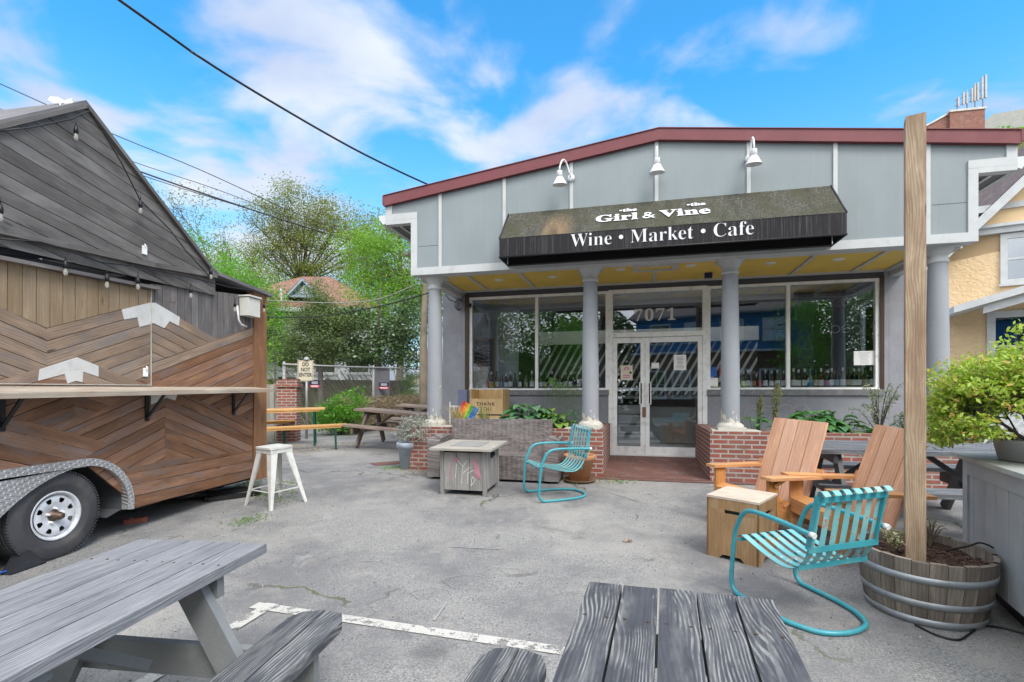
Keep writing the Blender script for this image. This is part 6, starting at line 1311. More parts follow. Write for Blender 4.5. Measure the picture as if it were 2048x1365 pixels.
# ------------------------------------------------ houses behind
def houseglass(o,t_): pass
def box_house(name,lab,x,y,rz,L,Wd,H,rh,wallm,roofm,trim,wins,over=.35,cat='house',dormer=None,ridge='x'):
    """gable/hip house: local x along the front, y depth; wins: (x,z,w,h) on the front"""
    g=gh(x,y); t=thing(name,lab,cat,(x,y,g),rz); k=MB(); k.bx(0,L,0,Wd,0,H); k.build('wall',wallm,t)
    k=MB(); o=over
    A_=[(-o,-o,H),(L+o,-o,H),(L+o,Wd+o,H),(-o,Wd+o,H)]; hip=min(L,Wd)/2+o
    if ridge=='hip': r0,r1=(-o+hip*.9,Wd/2,H+rh),(L+o-hip*.9,Wd/2,H+rh)
    else: r0,r1=(-o,Wd/2,H+rh),(L+o,Wd/2,H+rh)
    u=lambda P_:[(p[0],p[1]*1.2) for p in P_]
    for P_ in ([A_[0],A_[1],r1,r0],[A_[2],A_[3],r0,r1],[A_[1],A_[2],r1],[A_[3],A_[0],r0],[A_[3],A_[2],A_[1],A_[0]]): k.face(P_,u(P_))
    k.build('roof',roofm,t)
    k=MB(); k.bx(-o-.02,L+o+.02,-o-.06,-o,H-.14,H+.03); k.bx(-o-.06,-o,-o,Wd+o,H-.14,H+.03); k.bx(L+o,L+o+.06,-o,Wd+o,H-.14,H+.03); k.build('gutter',trim,t)
    for (wx,wz,w,h) in wins: win(t,wx,wz,w,h,trim)
    return t
def win(t,wx,wz,w,h,trim,y=0,label=None,frw=.09):
    k=MB(); f=frw
    for a,b,c,d in ((wx-f,wx,wz-f,wz+h+f),(wx+w,wx+w+f,wz-f,wz+h+f),(wx,wx+w,wz+h,wz+h+f),(wx,wx+w,wz-f,wz),(wx,wx+w,wz+h*.5-.025,wz+h*.5+.025)): k.bx(a,b,y-.05,y+.02,c,d)
    k.bx(wx-f-.04,wx+w+f+.04,y-.09,y-.05,wz-f-.03,wz-f+.02)
    o=k.build('window',trim,t); k=MB(); k.bx(wx,wx+w,y-.02,y-.012,wz,wz+h); k.build('pane',M['houseglass'],o); k=MB(); k.bx(wx,wx+w,y-.008,y-.004,wz,wz+h); k.bx(wx,wx+w,y-.011,y-.009,wz+h*.55,wz+h); k.build('curtain',M['curtain'],o); return o
M['curtain']=paint('grey_curtain',(.16,.19,.19),.8,.3,.2)
def shingle(name,c1,c2,bw=.3,bh=.14):
    return brick(name,c1,c2,tuple(x*.55 for x in c1),bw,bh,.006)
redroof=shingle('red_brown_shingle',(.24,.115,.095),(.32,.17,.13)); greyroof=shingle('grey_brown_shingle',(.17,.14,.14),(.13,.11,.11))
def clap(name,c,h=.13):
    t=NT(name); v=t.coord('Object'); w=t.n('ShaderNodeTexWave',wave_type='BANDS',bands_direction='Z',wave_profile='SAW'); w.inputs['Scale'].default_value=.314/h; t.l(v,w.inputs['Vector']); n=t.noise(v,3,4)
    t.col(t.mix(t.mr(n,.3,.7),tuple(x*.85 for x in c),c)); t.rough(.7); t.bump(w.outputs['Fac'],.8,-.02); return t.m
wclap=clap('white_clapboard',(.62,.64,.66))
hx,hy=tz(535,21),21; hxx=hx-3.2
wh=box_house('white_house','white clapboard house with red brown hipped roof behind the cedar','house' and hxx,21.5,R(3),7.6,7,3.95,2.35,wclap,redroof,M['trim'],[(3.15,1.1,.8,1.5),(4.6,1.1,.8,1.5),(6.1,1.1,.8,1.5),(3.15,2.9,.7,.8) ,(1.2,1.1,.9,1.5),(5.6,2.9,.6,.7)],ridge='hip') if False else None
wh=box_house('white_house','white clapboard house with red brown hipped roof behind the cedar',hxx,21.5,R(3),7.6,7,4.55,2.2,wclap,redroof,M['trim'],[(3.35,2.1,.7,1.3),(4.9,1.9,.8,1.5),(6.3,1.9,.8,1.5),(3.35,.5,.7,1.2),(1.2,1.1,.9,1.5)],ridge='hip')
bgp=paint('slate_blue_trim',(.26,.32,.40),.6,.1,.1)
def dormer(t,xc,y,z,w,h):
    d=MB(); d.prism([(xc-w/2,z),(xc+w/2,z),(xc,z+h)],0,1.6,lambda a,b,dd:(a,y+dd,b)); d=d.build('dormer',bgp,t); k=MB()
    for s in (-1,1): k.prism([(xc,z+h+.12),(xc+s*(w/2+.2),z-.05),(xc+s*(w/2+.2),z-.17),(xc,z+h-.02)],-.25,.02,lambda a,b,dd:(a,y+dd,b))
    k.bx(xc-w/2-.1,xc+w/2+.1,y-.12,y-.02,z-.08,z+.02); k.build('gable_trim',M['trim'] if False else bgp,d); k=MB(); k.face([(xc,y-.25,z+h+.13),(xc-w/2-.25,y-.25,z-.06),(xc-w/2-.25,y+1.8,z-.06),(xc,y+1.8,z+h+.13)]); k.face([(xc,y-.25,z+h+.13),(xc,y+1.8,z+h+.13),(xc+w/2+.25,y+1.8,z-.06),(xc+w/2+.25,y-.25,z-.06)]); k.build('dormer_roof',redroof,d)
    k=MB(); k.bx(xc-.16,xc+.16,y-.02,y-.01,z+.1,z+.45); k.build('attic_window',M['houseglass'],d)
dormer(wh,4.3,.35,5.2,1.05,.62)
for a in (3.3,1.0): k=MB(); k.tube([(a,.4,4.5),(a,.4,5.5)],.06,8); k.build('vent_pipe',M['trim'],wh)
t=thing('garden_shed','small tan gabled outbuilding beyond the magnolia','shed',(tz(822,19.8),19.8,gh(-3,19.8)),R(14)); k=MB(); k.prism([(0,0),(2.4,0),(2.4,1.6),(1.2,2.05),(0,1.6)],0,2.2,lambda a,b,d:(a,d,b)); k.build('wall',paint('tan_wall',(.48,.42,.30),.8,.08,.1),t); k=MB(); k.prism([(-.2,1.58),(1.2,2.1),(2.6,1.58),(2.6,1.66),(1.2,2.2),(-.2,1.66)],-.15,2.35,lambda a,b,d:(a,d,b)); k.build('roof',M['trim'],t); k=MB(); k.bx(.5,1.1,-.03,0,.2,1.4); k.build('door',pg,t)
# yellow house on the right
e=Vector((.86,-.51)).normalized(); HO=Vector((tz(1872,13.2),13.2)); HF=Frame(HO.x,HO.y,math.atan2(e.y,e.x)); gy=gh(*HO)
yh=thing('yellow_house','yellow stucco house with white trimmed gable and porch roof right of the shop','house',(HO.x,HO.y,gy),math.atan2(e.y,e.x))
def ystucco():
    t=NT('yellow_stucco'); v=t.coord(); n=t.noise(v,11,4,.6,.6); b=t.noise(v,1.1,4); t.col(t.mix(t.mr(b,.35,.65),(.66,.48,.28),(.72,.54,.34))); t.rough(.9,.2); t.bump(n,.9,.05); return t.m
ys=ystucco(); yp=paint('yellow_paint',(.70,.51,.29),.6,.05,.05)
hp=lambda px,py,o=0:(HF.px(px,py,o)[0],HF.px(px,py,o)[1]-gy)
LW=5.2; ez=hp(1960,470)[1]; k=MB(); k.bx(0,LW,0,8,0,ez); k.build('wall',ys,yh)
bz=hp(1975,395)[1]
ra=hp(1948,445,-.45); rb=hp(2046,352,-.45); sl_r=(rb[1]-ra[1])/(rb[0]-ra[0]); apx=LW/2+.4; apz=ra[1]+sl_r*(apx-ra[0])
xl=-.45; zl=ra[1]-sl_r*(ra[0]-xl)
k=MB(); k.prism([(0,ez),(LW+.8,ez),(LW+.8,ez+.3),(apx,apz-.25),(.0,zl+.3*sl_r)],0,.2,lambda a,b,d:(a,d,b)); k.build('gable_wall',yp,yh)
k=MB(); 
for s in (1,-1):
    xe=xl if s==1 else 2*apx-xl; k.prism([(xe,zl),(apx,apz),(apx,apz-.28),(xe,zl-.28)],-.47,-.40,lambda a,b,d:(a,d,b)); k.prism([(xe,zl-.02),(apx,apz-.02),(apx,apz-.1),(xe,zl-.1)],-.40,.0,lambda a,b,d:(a,d,b))
z4_=hp(2000,462)[1]; k.bx(-.5,LW+.3,-.14,.0,ez-.04,ez+.10); k.bx(-.45,LW+.3,-.22,.0,ez+.10,ez+.17); z3_=hp(2000,415)[1]; k.bx(.1,LW,-.05,.0,z3_-.06,z3_+.08); k.bx(-.3,.75,-.32,.0,ez+.20,ez+.42); k.bx(-.4,.95,-.45,.0,ez+.42,ez+.48); k.build('gable_trim',M['trim'],yh)
k=MB(); 
for s in (1,-1):
    xe=xl if s==1 else 2*apx-xl; P_=[(xe,-.47,zl+.02),(apx,-.47,apz+.02),(apx,8,apz+.02),(xe,8,zl+.02)]; k.face(P_ if s==1 else P_[::-1],[(p[1],p[0]*1.3) for p in (P_ if s==1 else P_[::-1])])
k.build('roof',greyroof,yh)
k=MB(); L_=hp(1925,462,.1); R_=(apx,apz-.1); u0=hp(1925,402,2.2); u1=(u0[0]+(R_[0]-L_[0])*1.05,u0[1]+(R_[1]-L_[1])*1.05)
A4=[(L_[0],.1,L_[1]),(R_[0],.1,R_[1]),(u1[0],2.2,u1[1]),(u0[0],2.2,u0[1])]; B4=[(p[0],p[1]+.05,p[2]-.12) for p in A4]; uq=[(p[0]*1.3,p[1]+p[2]) for p in A4]
k.face(A4,[(0,0),(3.6,0),(3.6,1.6),(0,1.6)]); k.face(B4[::-1],uq)
for i in range(4): j=(i+1)%4; k.face([A4[i],B4[i],B4[j],A4[j]])
k.build('wing_roof',greyroof,yh)
a_=hp(2014,560); b_=hp(2048,475); wx=a_[0]; win(yh,wx,a_[1],1.05,b_[1]-a_[1],M['trim'],0,frw=.13)
a_=hp(1990,735); b_=hp(2040,634); win(yh,a_[0],a_[1]-.2,b_[0]-a_[0]+.1,b_[1]-a_[1]+.2,M['trim'],0,frw=.16)
pr=hp(1907,613,-1.2); pr2=hp(2048,572,-1.2); k=MB(); slp=(pr2[1]-pr[1])/(pr2[0]-pr[0]); xe=LW+1
k.prism([(pr[0],pr[1]),(xe,pr[1]+slp*(xe-pr[0])),(xe,pr[1]+slp*(xe-pr[0])-.16),(pr[0],pr[1]-.16)],-1.25,-.02,lambda a,b,d:(a,d,b)); k.prism([(pr[0]+.55,pr[1]+slp*.55-.20),(xe,pr[1]+slp*(xe-pr[0])-.20),(xe,pr[1]+slp*(xe-pr[0])-.36),(pr[0]+.55,pr[1]+slp*.55-.36)],-1.1,-1.0,lambda a,b,d:(a,d,b)); k.build('porch_roof',M['trim'],yh)
k=MB(); rz0=hp(1990,765)[1]; rz1=hp(1990,715)[1]
for i in range(26): k.bx(1.0+i*.12,1.04+i*.12,-1.12,-1.08,rz0,rz1)
k.bx(.9,LW,-1.13,-1.07,rz1,rz1+.06); k.bx(.9,LW,-1.13,-1.07,rz0-.05,rz0); k.bx(.9,LW,-1.1,-.02,-.4,rz0-.06); k.build('porch_railing',M['trim'],yh)
# far brick block with aerials and grey gable
Yb=42; bx0=tz(1900,Yb); gB=gh(bx0,Yb); t=thing('brick_tower','red brick tower block carrying mobile phone aerials, behind the shop roof','building',(bx0,Yb,gB),R(-12)); Wb=2.45; zt=zp(225,Yb)-gB; rb_=brick('far_brick',(.27,.10,.07),(.20,.075,.055),(.25,.20,.17),.3,.1,.01)
k=MB(); k.bx(0,Wb,0,4,0,zt); k.build('wall',rb_,t); k=MB(); k.prism([(0,zt),(0,zt-9),(-5,zt-9),(-5,zt-2.6)],0.3,4,lambda a,b,d:(a,d,b)); k.build('stair_wing',rb_,t); k=MB(); k.bx(-.08,Wb+.08,-.08,4.08,zt,zt+.16); k.prism([(0,zt+.1),(-5,zt-2.5),(-5,zt-2.65),(0,zt-.05)],.2,4,lambda a,b,d:(a,d,b)); k.build('coping',M['concrete'],t)
for i,(x,h_) in enumerate(((.45,1.0),(.8,1.35),(1.05,1.15),(1.4,1.5),(1.6,1.7),(1.8,1.9),(2.1,2.3),(2.35,2.5))):
    k=MB(); z=zt+.3+(x-.3)*.25; k.bx(x,x+.13,-.2,-.08,z,z+h_*.75); k.build('aerial_panel',gal,t); 
k=MB(); 
for x in (.5,1.2,1.75,2.3): k.tube([(x,0,zt),(x,0,zt+.6+(x)*.9)],.04,6)
k.tube([(.3,-.05,zt+.45),(2.5,-.05,zt+.95)],.04,6); k.tube([(.3,-.05,zt+.9),(2.5,-.05,zt+1.6)],.03,6); k.build('aerial_frame',gal,t)
t=thing('grey_gabled_block','brick building with a shallow grey gable behind the bright green tree','building',(tz(1948,46),46,.5),R(-10)); zb2=zp(262,46)-.5; za=zp(238,46)-.5
k=MB(); k.bx(0,9,0,8,0,zb2-.2); k.build('wall',rb_,t); k=MB(); k.prism([(-.4,zb2-.2),(-.4,zb2),(1.3,za+.1),(9,za+.9),(9,zb2-.2)],-.4,8,lambda a,b,d:(a,d,b)); k.build('roof',paint('khaki_roof',(.27,.28,.25),.7,.08,.1),t)
# ------------------------------------------------ overhead cables
def wire(lab,pts,Ys,r,ext0=0,ext1=0,m=None):
    P_=[]; n=len(pts)
    for i,(px,py) in enumerate(pts):
        Y=Ys[0]+(Ys[1]-Ys[0])*i/(n-1); P_.append(Vector((tz(px,Y),Y,zp(py,Y))))
    if ext0: P_.insert(0,P_[0]+(P_[0]-P_[1]).normalized()*ext0)
    if ext1: P_.append(P_[-1]+(P_[-1]-P_[-2]).normalized()*ext1)
    o0=P_[0]; t=thing('overhead_cable',lab,'cable',tuple(o0),0,'overhead cables'); k=MB(); k.tube(bez([p-o0 for p in P_],5),r,6); k.build('cable',m or M['blackmetal'],t); return t
wire('thick twisted black cable running down to the left roof edge of the shop',[(235,-2),(400,115),(550,208),(700,294),(800,344),(866,374)],(4.6,8.35),.013,ext0=6)
wire('thin grey cable crossing the sky highest, behind the trailer peak',[(0,168),(215,264),(400,340),(600,430),(822,512)],(22,26),.02,8,3)
wire('thin cable passing second highest behind the trailer peak',[(0,218),(250,318),(430,378),(620,450),(822,515)],(22,26),.016,8,3)
wire('thick black cable passing lowest over the trees to the shop',[(0,238),(270,340),(480,412),(650,466),(822,517)],(21,25),.035,8,3)
wire('thin black cable close under the thick one above the trees',[(0,247),(275,348),(470,410),(640,462),(822,518)],(21.5,25.5),.018,8,3)
wire('black cable sagging across in front of the cedar',[(525,636),(640,633),(740,617),(800,603),(852,588)],(13,11.5),.014,3,1)
wire('pale grey cable sagging above the cedar',[(560,602),(650,606),(740,602),(800,583),(850,560)],(15,13),.011,3,1,gal)
# ------------------------------------------------ pots and planting
def ptx(x,y,lab,name,cat,H,r0,r1,m,rim=.04,soil=True,rimw=.012):
    t=thing(name,lab,cat); k=MB(); k.lathe([(0,.0),(r0,0),(r0+(r1-r0)*(1-rim*2/H),H-rim*2),(r1+rimw,H-rim*2+.002),(r1+rimw*1.3,H-.004),(r1+rimw,H),(r1-.015,H),(r1-.02,H-.06)],40); k.build('pot',m,t)
    if soil: k=MB(); k.lathe([(0,H-.05),(r1-.018,H-.05)],24); k.build('soil',M['soil'],t)
    put(t,x,y,random.random()); return t
q=gp(815,941); x,y=q[0]*1.02,q[1]*1.02; ptx(x,y,'tall pale blue grey plastic pot beside the wicker sofa','plant_pot','pot',.43,.105,.165,paint('blue_grey_pot',(.42,.49,.57),.4,.06,.03,dirt=(.26,.29,.32),dscale=8),.045)
silver=leafmat('silver_leaf',(.26,.30,.26),(.40,.43,.38),(.25,.2,.22),trans=.1)
def stemplant(name,lab,cat,base,n,h,spread,m,leafs,size,seed,droop=.3,cm=None,aspect=.3):
    r_=random.Random(seed); t=thing(name,lab,cat,base); k=MB(); C=[]
    for i in range(n):
        a=r_.random()*6.28; R_=spread*r_.uniform(.3,1); hh=h*r_.uniform(.5,1); p=[Vector((0,0,0)),Vector((R_*.4*math.cos(a),R_*.4*math.sin(a),hh*.6)),Vector((R_*.8*math.cos(a),R_*.8*math.sin(a),hh)),Vector((R_*1.15*math.cos(a),R_*1.15*math.sin(a),hh*(1-droop)))]; b=bez(p,5); k.tube(b,[.006*(1-.7*j/len(b)) for j in range(len(b))],5,caps=False)
        for _ in range(leafs): c=b[int(len(b)*r_.uniform(.25,.999))]; C.append((c.x+r_.gauss(0,size*.5),c.y+r_.gauss(0,size*.5),c.z+r_.gauss(0,size*.4)))
    k.build('stem',cm or bark,t)
    if C: leaves('foliage',C,0,size,m,t,aspect=aspect)
    return t
stemplant('silver_shrub','straggly silver grey shrub spilling between the pot and the sofa arm','plant',(x+.22,y+.12,gh(x,y)+.36),130,.48,.42,silver,60,.065,31,.5,cm=paint('silver_stem',(.32,.29,.27),.8,.2,0),aspect=.22)
t=ptx(x+.34,y+.12,'dark wire pot under the silver shrub','plant_pot','pot',.33,.12,.17,M['dark'],.03)
tx,ty=.94,7.12; tc=paint('terracotta',(.50,.22,.10),.8,.1,.2,dirt=(.52,.36,.24),dscale=7)
t=ptx(tx,ty,'terracotta pot on a saucer beside the brick planter corner','plant_pot','pot',.36,.14,.205,tc,.035); k=MB(); k.lathe([(0,.004),(.2,.004),(.235,.035),(.225,.038),(.19,.012),(0,.012)],36); k.build('saucer',paint('dark_saucer',(.14,.09,.05),.8,.2,.1),t)
for c in t.children:
    if not c.name.startswith('saucer'): c.location=(0,0,.012)
stemplant('seedling','small green seedlings growing in the terracotta pot','plant',(tx,ty,gh(tx,ty)+.32),10,.10,.16,lf_green,18,.035,32,.3)
# hostas
def hosta(name,lab,u,v,n,r,sz,m,seed,z=.62):
    r_=random.Random(seed); t=thing(name,lab,'plant',U(u,v,z),AB); mb=MB()
    for i in range(n):
        a=r_.random()*6.28; rr=r*r_.uniform(.15,1); c=Vector((rr*math.cos(a)*1.5,rr*math.sin(a),.06+.30*(1-rr/r)*r_.uniform(.6,1.1))); L=sz*r_.uniform(.7,1.15); wd=L*.34; d=Vector((math.cos(a),math.sin(a),.15+.5*(1-rr/r))).normalized(); sd=Vector((-math.sin(a),math.cos(a),0)); q=r_.random(); N=5; rows=[]
        for j in range(N+1):
            f=j/N; w=wd*math.sin(math.pi*min(1,f*.93+.07))**.8*(1 if f<1 else 0); p=c+d*L*f+Vector((0,0,-L*.55*f*f)); rows.append((p-sd*w+Vector((0,0,w*.35)),p,p+sd*w+Vector((0,0,w*.35))))
        for j in range(N):
            A_,B_=rows[j],rows[j+1]; mb.face([A_[0],A_[1],B_[1],B_[0]],None,q,True); mb.face([A_[1],A_[2],B_[2],B_[1]],None,q,True)
        mb.tube([Vector((c.x*.3,c.y*.3,0)),c],.004,4,caps=False)
    mb.build('leaves',m,t); return t
hg=leafmat('hosta_leaf',(.05,.16,.05),(.12,.27,.09),rough=.4,trans=.2); hb_=leafmat('blue_hosta_leaf',(.06,.17,.08),(.13,.27,.13),rough=.4,trans=.2)
hosta('hosta','big leaved blue green hosta behind the wicker sofa back','x',1,1,1,1,1) if False else None
hosta('hosta','large green hosta rising behind the middle of the wicker sofa',-1.22,.50,70,.27,.27,hb_,41,z=.70)
hosta('hosta','yellow green hosta behind the right end of the wicker sofa',-.80,.45,40,.2,.19,leafmat('lime_hosta',(.14,.26,.05),(.24,.36,.08),trans=.2),42)
hosta('hosta','small green hosta at the planter edge behind the teal chair',-.47,.35,16,.10,.12,hg,43)
hosta('hosta','large dark green hosta between the two orange wood chair backs',2.88,.5,80,.26,.24,hg,44); hosta('hosta','hosta with long leaves right of the large dark one',3.2,.5,36,.26,.18,hb_,45); hosta('hosta','small bright hosta just right of the second right hand column',2.12,.45,14,.16,.14,hg,46)
bush('creeping_plant','low pale green ground cover at the right end of the planter','plant',U(3.65,.45,.62),[(0,0,.04,.30,.16,.05)],900,.035,leafmat('pale_creeper',(.16,.26,.10),(.28,.36,.16)),4,47,spread=.05)
def spiky(lab,u,v,h,n,m,seed,z=.62,sp=.25,name='ornamental_grass'):
    r_=random.Random(seed); t=thing(name,lab,'plant',U(u,v,z),AB); k=MB()
    for i in range(n):
        a=r_.random()*6.28; R_=sp*r_.uniform(.2,1); hh=h*r_.uniform(.5,1); s=Vector((-math.sin(a),math.cos(a),0))*.005; q=r_.random(); p=bez([Vector((R_*.1*math.cos(a),R_*.1*math.sin(a),0)),Vector((R_*.4*math.cos(a),R_*.4*math.sin(a),hh*.7)),Vector((R_*math.cos(a),R_*math.sin(a),hh)),Vector((R_*1.5*math.cos(a),R_*1.5*math.sin(a),hh*.8))],3)
        for j in range(len(p)-1):
            w0=1-j/len(p); w1=1-(j+1)/len(p); k.face([p[j]-s*w0,p[j]+s*w0,p[j+1]+s*w1,p[j+1]-s*w1],None,q,True)
    k.build('blades',m,t); return t
spiky('tuft of dry straw grass over the left arm of the wicker sofa',-2.33,.25,.42,130,leafmat('straw',(.42,.30,.15),(.52,.42,.22),(.25,.3,.1),trans=.2),51,sp=.34)
spiky('green and straw grass in front of the wood cabinet',-1.95,.45,.42,90,leafmat('green_straw',(.20,.26,.09),(.40,.38,.18),trans=.2),52,sp=.26)
# hanging fern in front of the left window
t=thing('air_plant','feathery green palm frond hanging in front of the left window sill','plant',U(-1.02,WV-.35,1.38),AB); k=MB(); frm=leafmat('frond_green',(.12,.24,.07),(.22,.36,.12))
for i in range(9):
    a=R(-100+i*9); p=bez([Vector((-.1,0,.02)),Vector((-.02+.1*math.cos(a),0,.04)),Vector((.05+.25*math.cos(a)+.02*i,.02,.25*math.sin(a)*.6)),Vector((.12+.4*math.cos(a)+.03*i,.03,.45*math.sin(a)))],4)
    k.tube(p,.002,4,caps=False)
    for j in range(2,len(p)):
        for s in (-1,1): d=(p[j]-p[j-1]).normalized(); n=Vector((d.z,0,-d.x))*s; k.face([p[j],p[j]+n*.05+d*.09,p[j]+n*.045+d*.10],None,random.random(),True)
k.build('fronds',frm,t); k=MB(); k.tube([(-.1,0,.02),(-.14,.05,-.4),(-.18,.02,-.75)],.005,5); k.build('stem',frm,t)
# two conical conifers and a wispy shrub
def conifer(lab,u,v,h,r,seed,name='dwarf_conifer'):
    t=thing(name,lab,'plant',U(u,v,.62),AB); rs=random.Random(seed); n=int(2600*h); C=[]
    for _ in range(n): f=rs.random()**.7; rad=r*(.30+1.1*f) if f<.75 else r*(1.1*(1-f)/.25+.15); a=rs.random()*6.28; q=rad*math.sqrt(rs.random()); C.append((q*math.cos(a)+.05*f,q*math.sin(a),.15+h*f))
    leaves('foliage',C,0,.030,leafmat('juniper_leaf',(.10,.13,.05),(.26,.28,.11),(.30,.28,.12),trans=.1),t,aspect=.3); k=MB(); k.tube([(0,0,0),(.02,0,.3),(.04,0,h*.8)],[.03,.022,.01],8); k.build('stem',bark,t)
conifer('small upright conifer behind the orange chair back',2.20,.62,.42,.045,61); conifer('taller club shaped conifer left of the chalk heart',2.42,.62,.60,.075,62)
stemplant('wispy_shrub','thin pale grey green shrub beside the wooden post',"plant",U(3.75,.6,.62),22,.72,.32,leafmat('sage_leaf',(.22,.27,.18),(.36,.40,.28),trans=.2),34,.045,63,.05,aspect=.3)
stemplant('wispy_shrub','small grey green shrub at the foot of the rightmost column',"plant",U(4.02,.45,.62),14,.34,.16,leafmat('sage_leaf_b',(.16,.24,.14),(.28,.36,.22),trans=.2),34,.04,64,.1,aspect=.35)
# barrel seedlings
stemplant('seedling','pale dry seedling growing in the barrel left of the post','plant',(bp[0]-.17,bp[1]+.02,gh(*bp)+.35),14,.14,.10,leafmat('pale_seed',(.40,.40,.25),(.50,.48,.32)),26,.018,65,.1,cm=barkl,aspect=.5)
stemplant('seedling','wispy dead seedling growing in the barrel right of the post','plant',(bp[0]+.16,bp[1]+.14,gh(*bp)+.35),18,.20,.09,leafmat('dead_seed',(.25,.22,.16),(.32,.28,.2)),24,.012,66,.0,cm=barkl,aspect=.4)
# round planter with the spreading shrub on the bar
pb_=barpt(.56,-.27); pz=gh(*Q1)+hb2
t=thing('round_planter','low round grey planter standing on the grey bar ledge','planter',(pb_[0],pb_[1],pz)); k=MB(); k.lathe([(0,0),(.17,0),(.20,.01),(.225,.12),(.232,.135),(.22,.14),(.205,.12),(.18,.09)],40); k.build('bowl',paint('grey_bowl',(.28,.28,.29),.5,.06,.03),t); k=MB(); k.lathe([(0,.115),(.205,.115)],30); k.build('soil',paint('plum_mulch',(.12,.025,.045),.9,.4,.6,bs=30),t)
azl=leafmat('yellow_green_azalea_leaf',(.24,.37,.06),(.46,.55,.11),(.62,.36,.12),trans=.35)
r_=random.Random(77); t=thing('azalea_shrub','wide spreading shrub with small yellow green leaves in the round planter','shrub',(pb_[0],pb_[1],pz+.11)); k=MB(); C=[];Sh=[]
def az_branch(p,d,L,r,lev):
    e=p+d*L; m_=p+d*L*.5+Vector((r_.uniform(-1,1),r_.uniform(-1,1),r_.uniform(-.2,.6)))*L*.1; k.tube([p,m_,e],[r,r*.8,r*.55],5,caps=False)
    if lev==0:
        for f in (.35,.7,1):
            for _ in range(1):
                c=p.lerp(e,f); n=6; q=rng.normal(size=(n,3))*np.array([.036,.036,.014]); C.append(q+np.array(c)); Sh.append(np.clip(r_.random()*.6+rng.random(n)*.45,0,1))
        return
    for _ in range(3 if lev<4 else 9):
        dd=(d+Vector((r_.uniform(-1,1),r_.uniform(-1,1),r_.uniform(-.35,.55)))*(.75 if lev<4 else 1.2)); dd.z*=.8; dd.normalize(); az_branch(p.lerp(e,r_.uniform(.5,1)),dd,L*r_.uniform(.6,.85),r*.6,lev-1)
for i in range(9):
    a=i*.7+.2; d=Vector((math.cos(a),math.sin(a),r_.uniform(.3,1.5))).normalized(); az_branch(Vector((0,0,-.02)),d,.26,.011,4)
k.build('branches',paint('grey_twig',(.22,.19,.17),.9,.2,.2),t); leaves('foliage',np.concatenate(C),0,.036,azl,t,aspect=.45,up=1,rshade=np.concatenate(Sh)); t.scale=(.95,.95,1.28)
print('azalea leaves',sum(len(c) for c in C))
# lattice panel and grey downpipe by the bar
t=thing('trellis','white diagonal lattice panel behind the round planter','trellis',(*B.w(4.75,.3),.85),AB); k=MB()
for i in range(7):
    k.beam((i*.12-.1,0,0),(i*.12+.3,0,.4),.03,.01,up=(0,1,0)); k.beam((i*.12-.1,.012,.4),(i*.12+.3,.012,0),.03,.01,up=(0,1,0))
k.build('slats',M['trim'],t); k=MB(); k.tube([(-.02,.02,-.7),(-.02,.02,.4)],.02,6); k.tube([(.9,.02,-.7),(.9,.02,.4)],.02,6); k.build('post',M['trim'],t)
# ------------------------------------------------ across the street, behind the camera (seen in the shop glass)
drape('street',(-60,-9),(60,-9),7.0,paint('street_asphalt',(.09,.09,.095),.9,.1,.2),dz=.01,step=5)
sb=box_house('shingled_house','large house with blue upper storey, brown shingled ground floor and white windows across the street',-4.2,-23.5,0,10,7,4.2,.01,shingle('brown_wall_shingle',(.16,.085,.055),(.22,.12,.075),.2,.12),greyroof,M['trim'],[])
blue=clap('blue_clapboard',(.02,.16,.36)); k=MB(); k.bx(-.1,10.1,0.0,7.12,4.25,6.6); k.build('upper_wall',blue,sb); k=MB(); k.bx(-.3,10.3,6.9,7.5,4.15,4.28); k.bx(-.3,10.3,6.9,7.6,6.55,6.7); k.build('white_band',M['trim'],sb); k=MB()
P_=[(-.5,7.7,6.6),(10.5,7.7,6.6),(9,3.5,9.2),(1,3.5,9.2)]; k.face(P_,[(p[0],p[1]) for p in P_]); P2=[(-.5,-.6,6.6),(10.5,-.6,6.6),(9,3.5,9.2),(1,3.5,9.2)][::-1]; k.face(P2,[(p[0],p[1]) for p in P2]); k.face([(-.5,-.6,6.6),(-.5,7.7,6.6),(1,3.5,9.2)]); k.face([(10.5,7.7,6.6),(10.5,-.6,6.6),(9,3.5,9.2)]); k.build('upper_roof',greyroof,sb)
def bwin(t,x,z,w,h):
    k=MB(); f=.12
    for a,b,c,d in ((x-f,x,z-f,z+h+f),(x+w,x+w+f,z-f,z+h+f),(x,x+w,z+h,z+h+f),(x,x+w,z-f,z),(x,x+w,z+h*.5-.03,z+h*.5+.03),(x+w/2-.03,x+w/2+.03,z,z+h)): k.bx(a,b,6.98,7.2,c,d)
    o=k.build('window',M['trim'],t); k=MB(); k.bx(x,x+w,7.13,7.15,z,z+h); k.build('pane',M['houseglass'],o)
for x in (1,3.2,5.4,7.8): bwin(sb,x,4.9,1.1,1.2)
for x in (.8,2.4,6.0,7.6): bwin(sb,x,1.3,1.0,1.7)
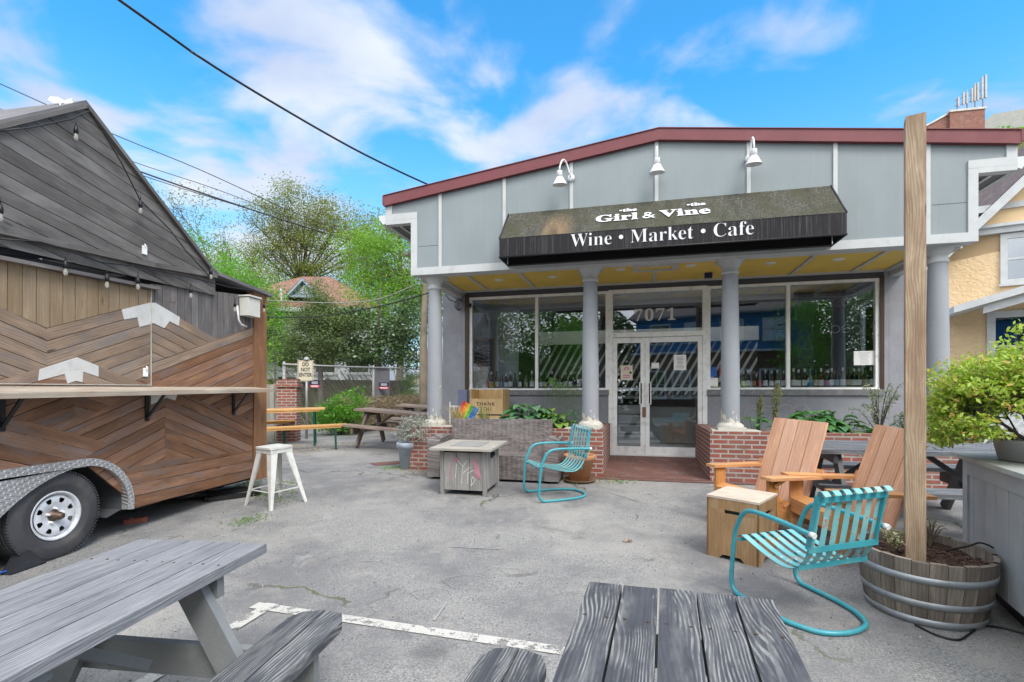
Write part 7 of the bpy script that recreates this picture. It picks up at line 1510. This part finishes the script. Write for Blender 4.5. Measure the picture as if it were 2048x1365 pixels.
for i,(x,y,H,m_) in enumerate(((-9,-13,9,lf_green),(-13,-10,10,lf_olive),(-17,-15,9,lf_green),(-22,-12,10,lf_spring),(7.5,-14,9.5,lf_green),(11,-13,9,lf_olive),(15,-15,10,lf_green),(20,-13,9,lf_spring))):
    tree('street_tree',['leafy','olive','round','tall','broad','open topped','dense','pale'][i]+' tree across the street, reflected in the shop glass','tree',(x,y,gh(x,y)),H*.8,[(0,0,H*.72,2.6,2.2,H*.26),(1.2,0,H*.45,1.8,1.8,H*.18),(-1.3,0,H*.45,1.8,1.8,H*.18)],120,120,.20,m_,bark,.25,spread=.75,first=.2,seed=80+i,group='trees across the street')

n=60000; C=np.stack([rng.uniform(-45,45,n),rng.normal(-27,1.6,n),rng.uniform(0,1,n)**.8*(8.5+2*np.sin(np.arange(n)*.0))],1); C[:,2]*=.8+.25*np.sin(C[:,0]*.45)+.1*np.sin(C[:,0]*1.3)
o=leaves('distant_woods',C,0,.6,leafmat('wood_leaf',(.03,.055,.02),(.09,.13,.045),trans=.15),None); tag(o,'green wood closing the view across the street','wood',kind='stuff')

# grit and small debris on the asphalt
n=2600; C=[]
while len(C)<n:
    x=rng.uniform(-4,4.5); y=rng.uniform(1.2,9); u,v=B.loc(x,y)
    if v<-.05: C.append((x,y,gh(x,y)+.003))
g=leaves('grit',C,0,.013,paint('grit_stone',(.30,.27,.23),.9,.5,0),None,aspect=.9); tag(g,kind='stuff',label='small stones and dry bits scattered over the asphalt',cat='grit')
q=gp(1257,1085); t=thing('fallen_leaf','single curled dry brown leaf on the asphalt in front of the door','leaf',q); k=MB(); 
for j in range(6):
    a=j*1.05; k.face([(0,0,.012),(.03*math.cos(a),.022*math.sin(a),.028 if j%2 else .006),(.045*math.cos(a+.4),.035*math.sin(a+.4),.03 if j%3 else .004),(.02*math.cos(a+.9),.02*math.sin(a+.9),.015)],None,.5,True)
k.build('blade',paint('dry_leaf_brown',(.30,.20,.13),.8,.2,0),t); k=MB(); k.tube([(0,0,.012),(-.05,.01,.006)],.0015,4); k.build('stalk',bark,t)
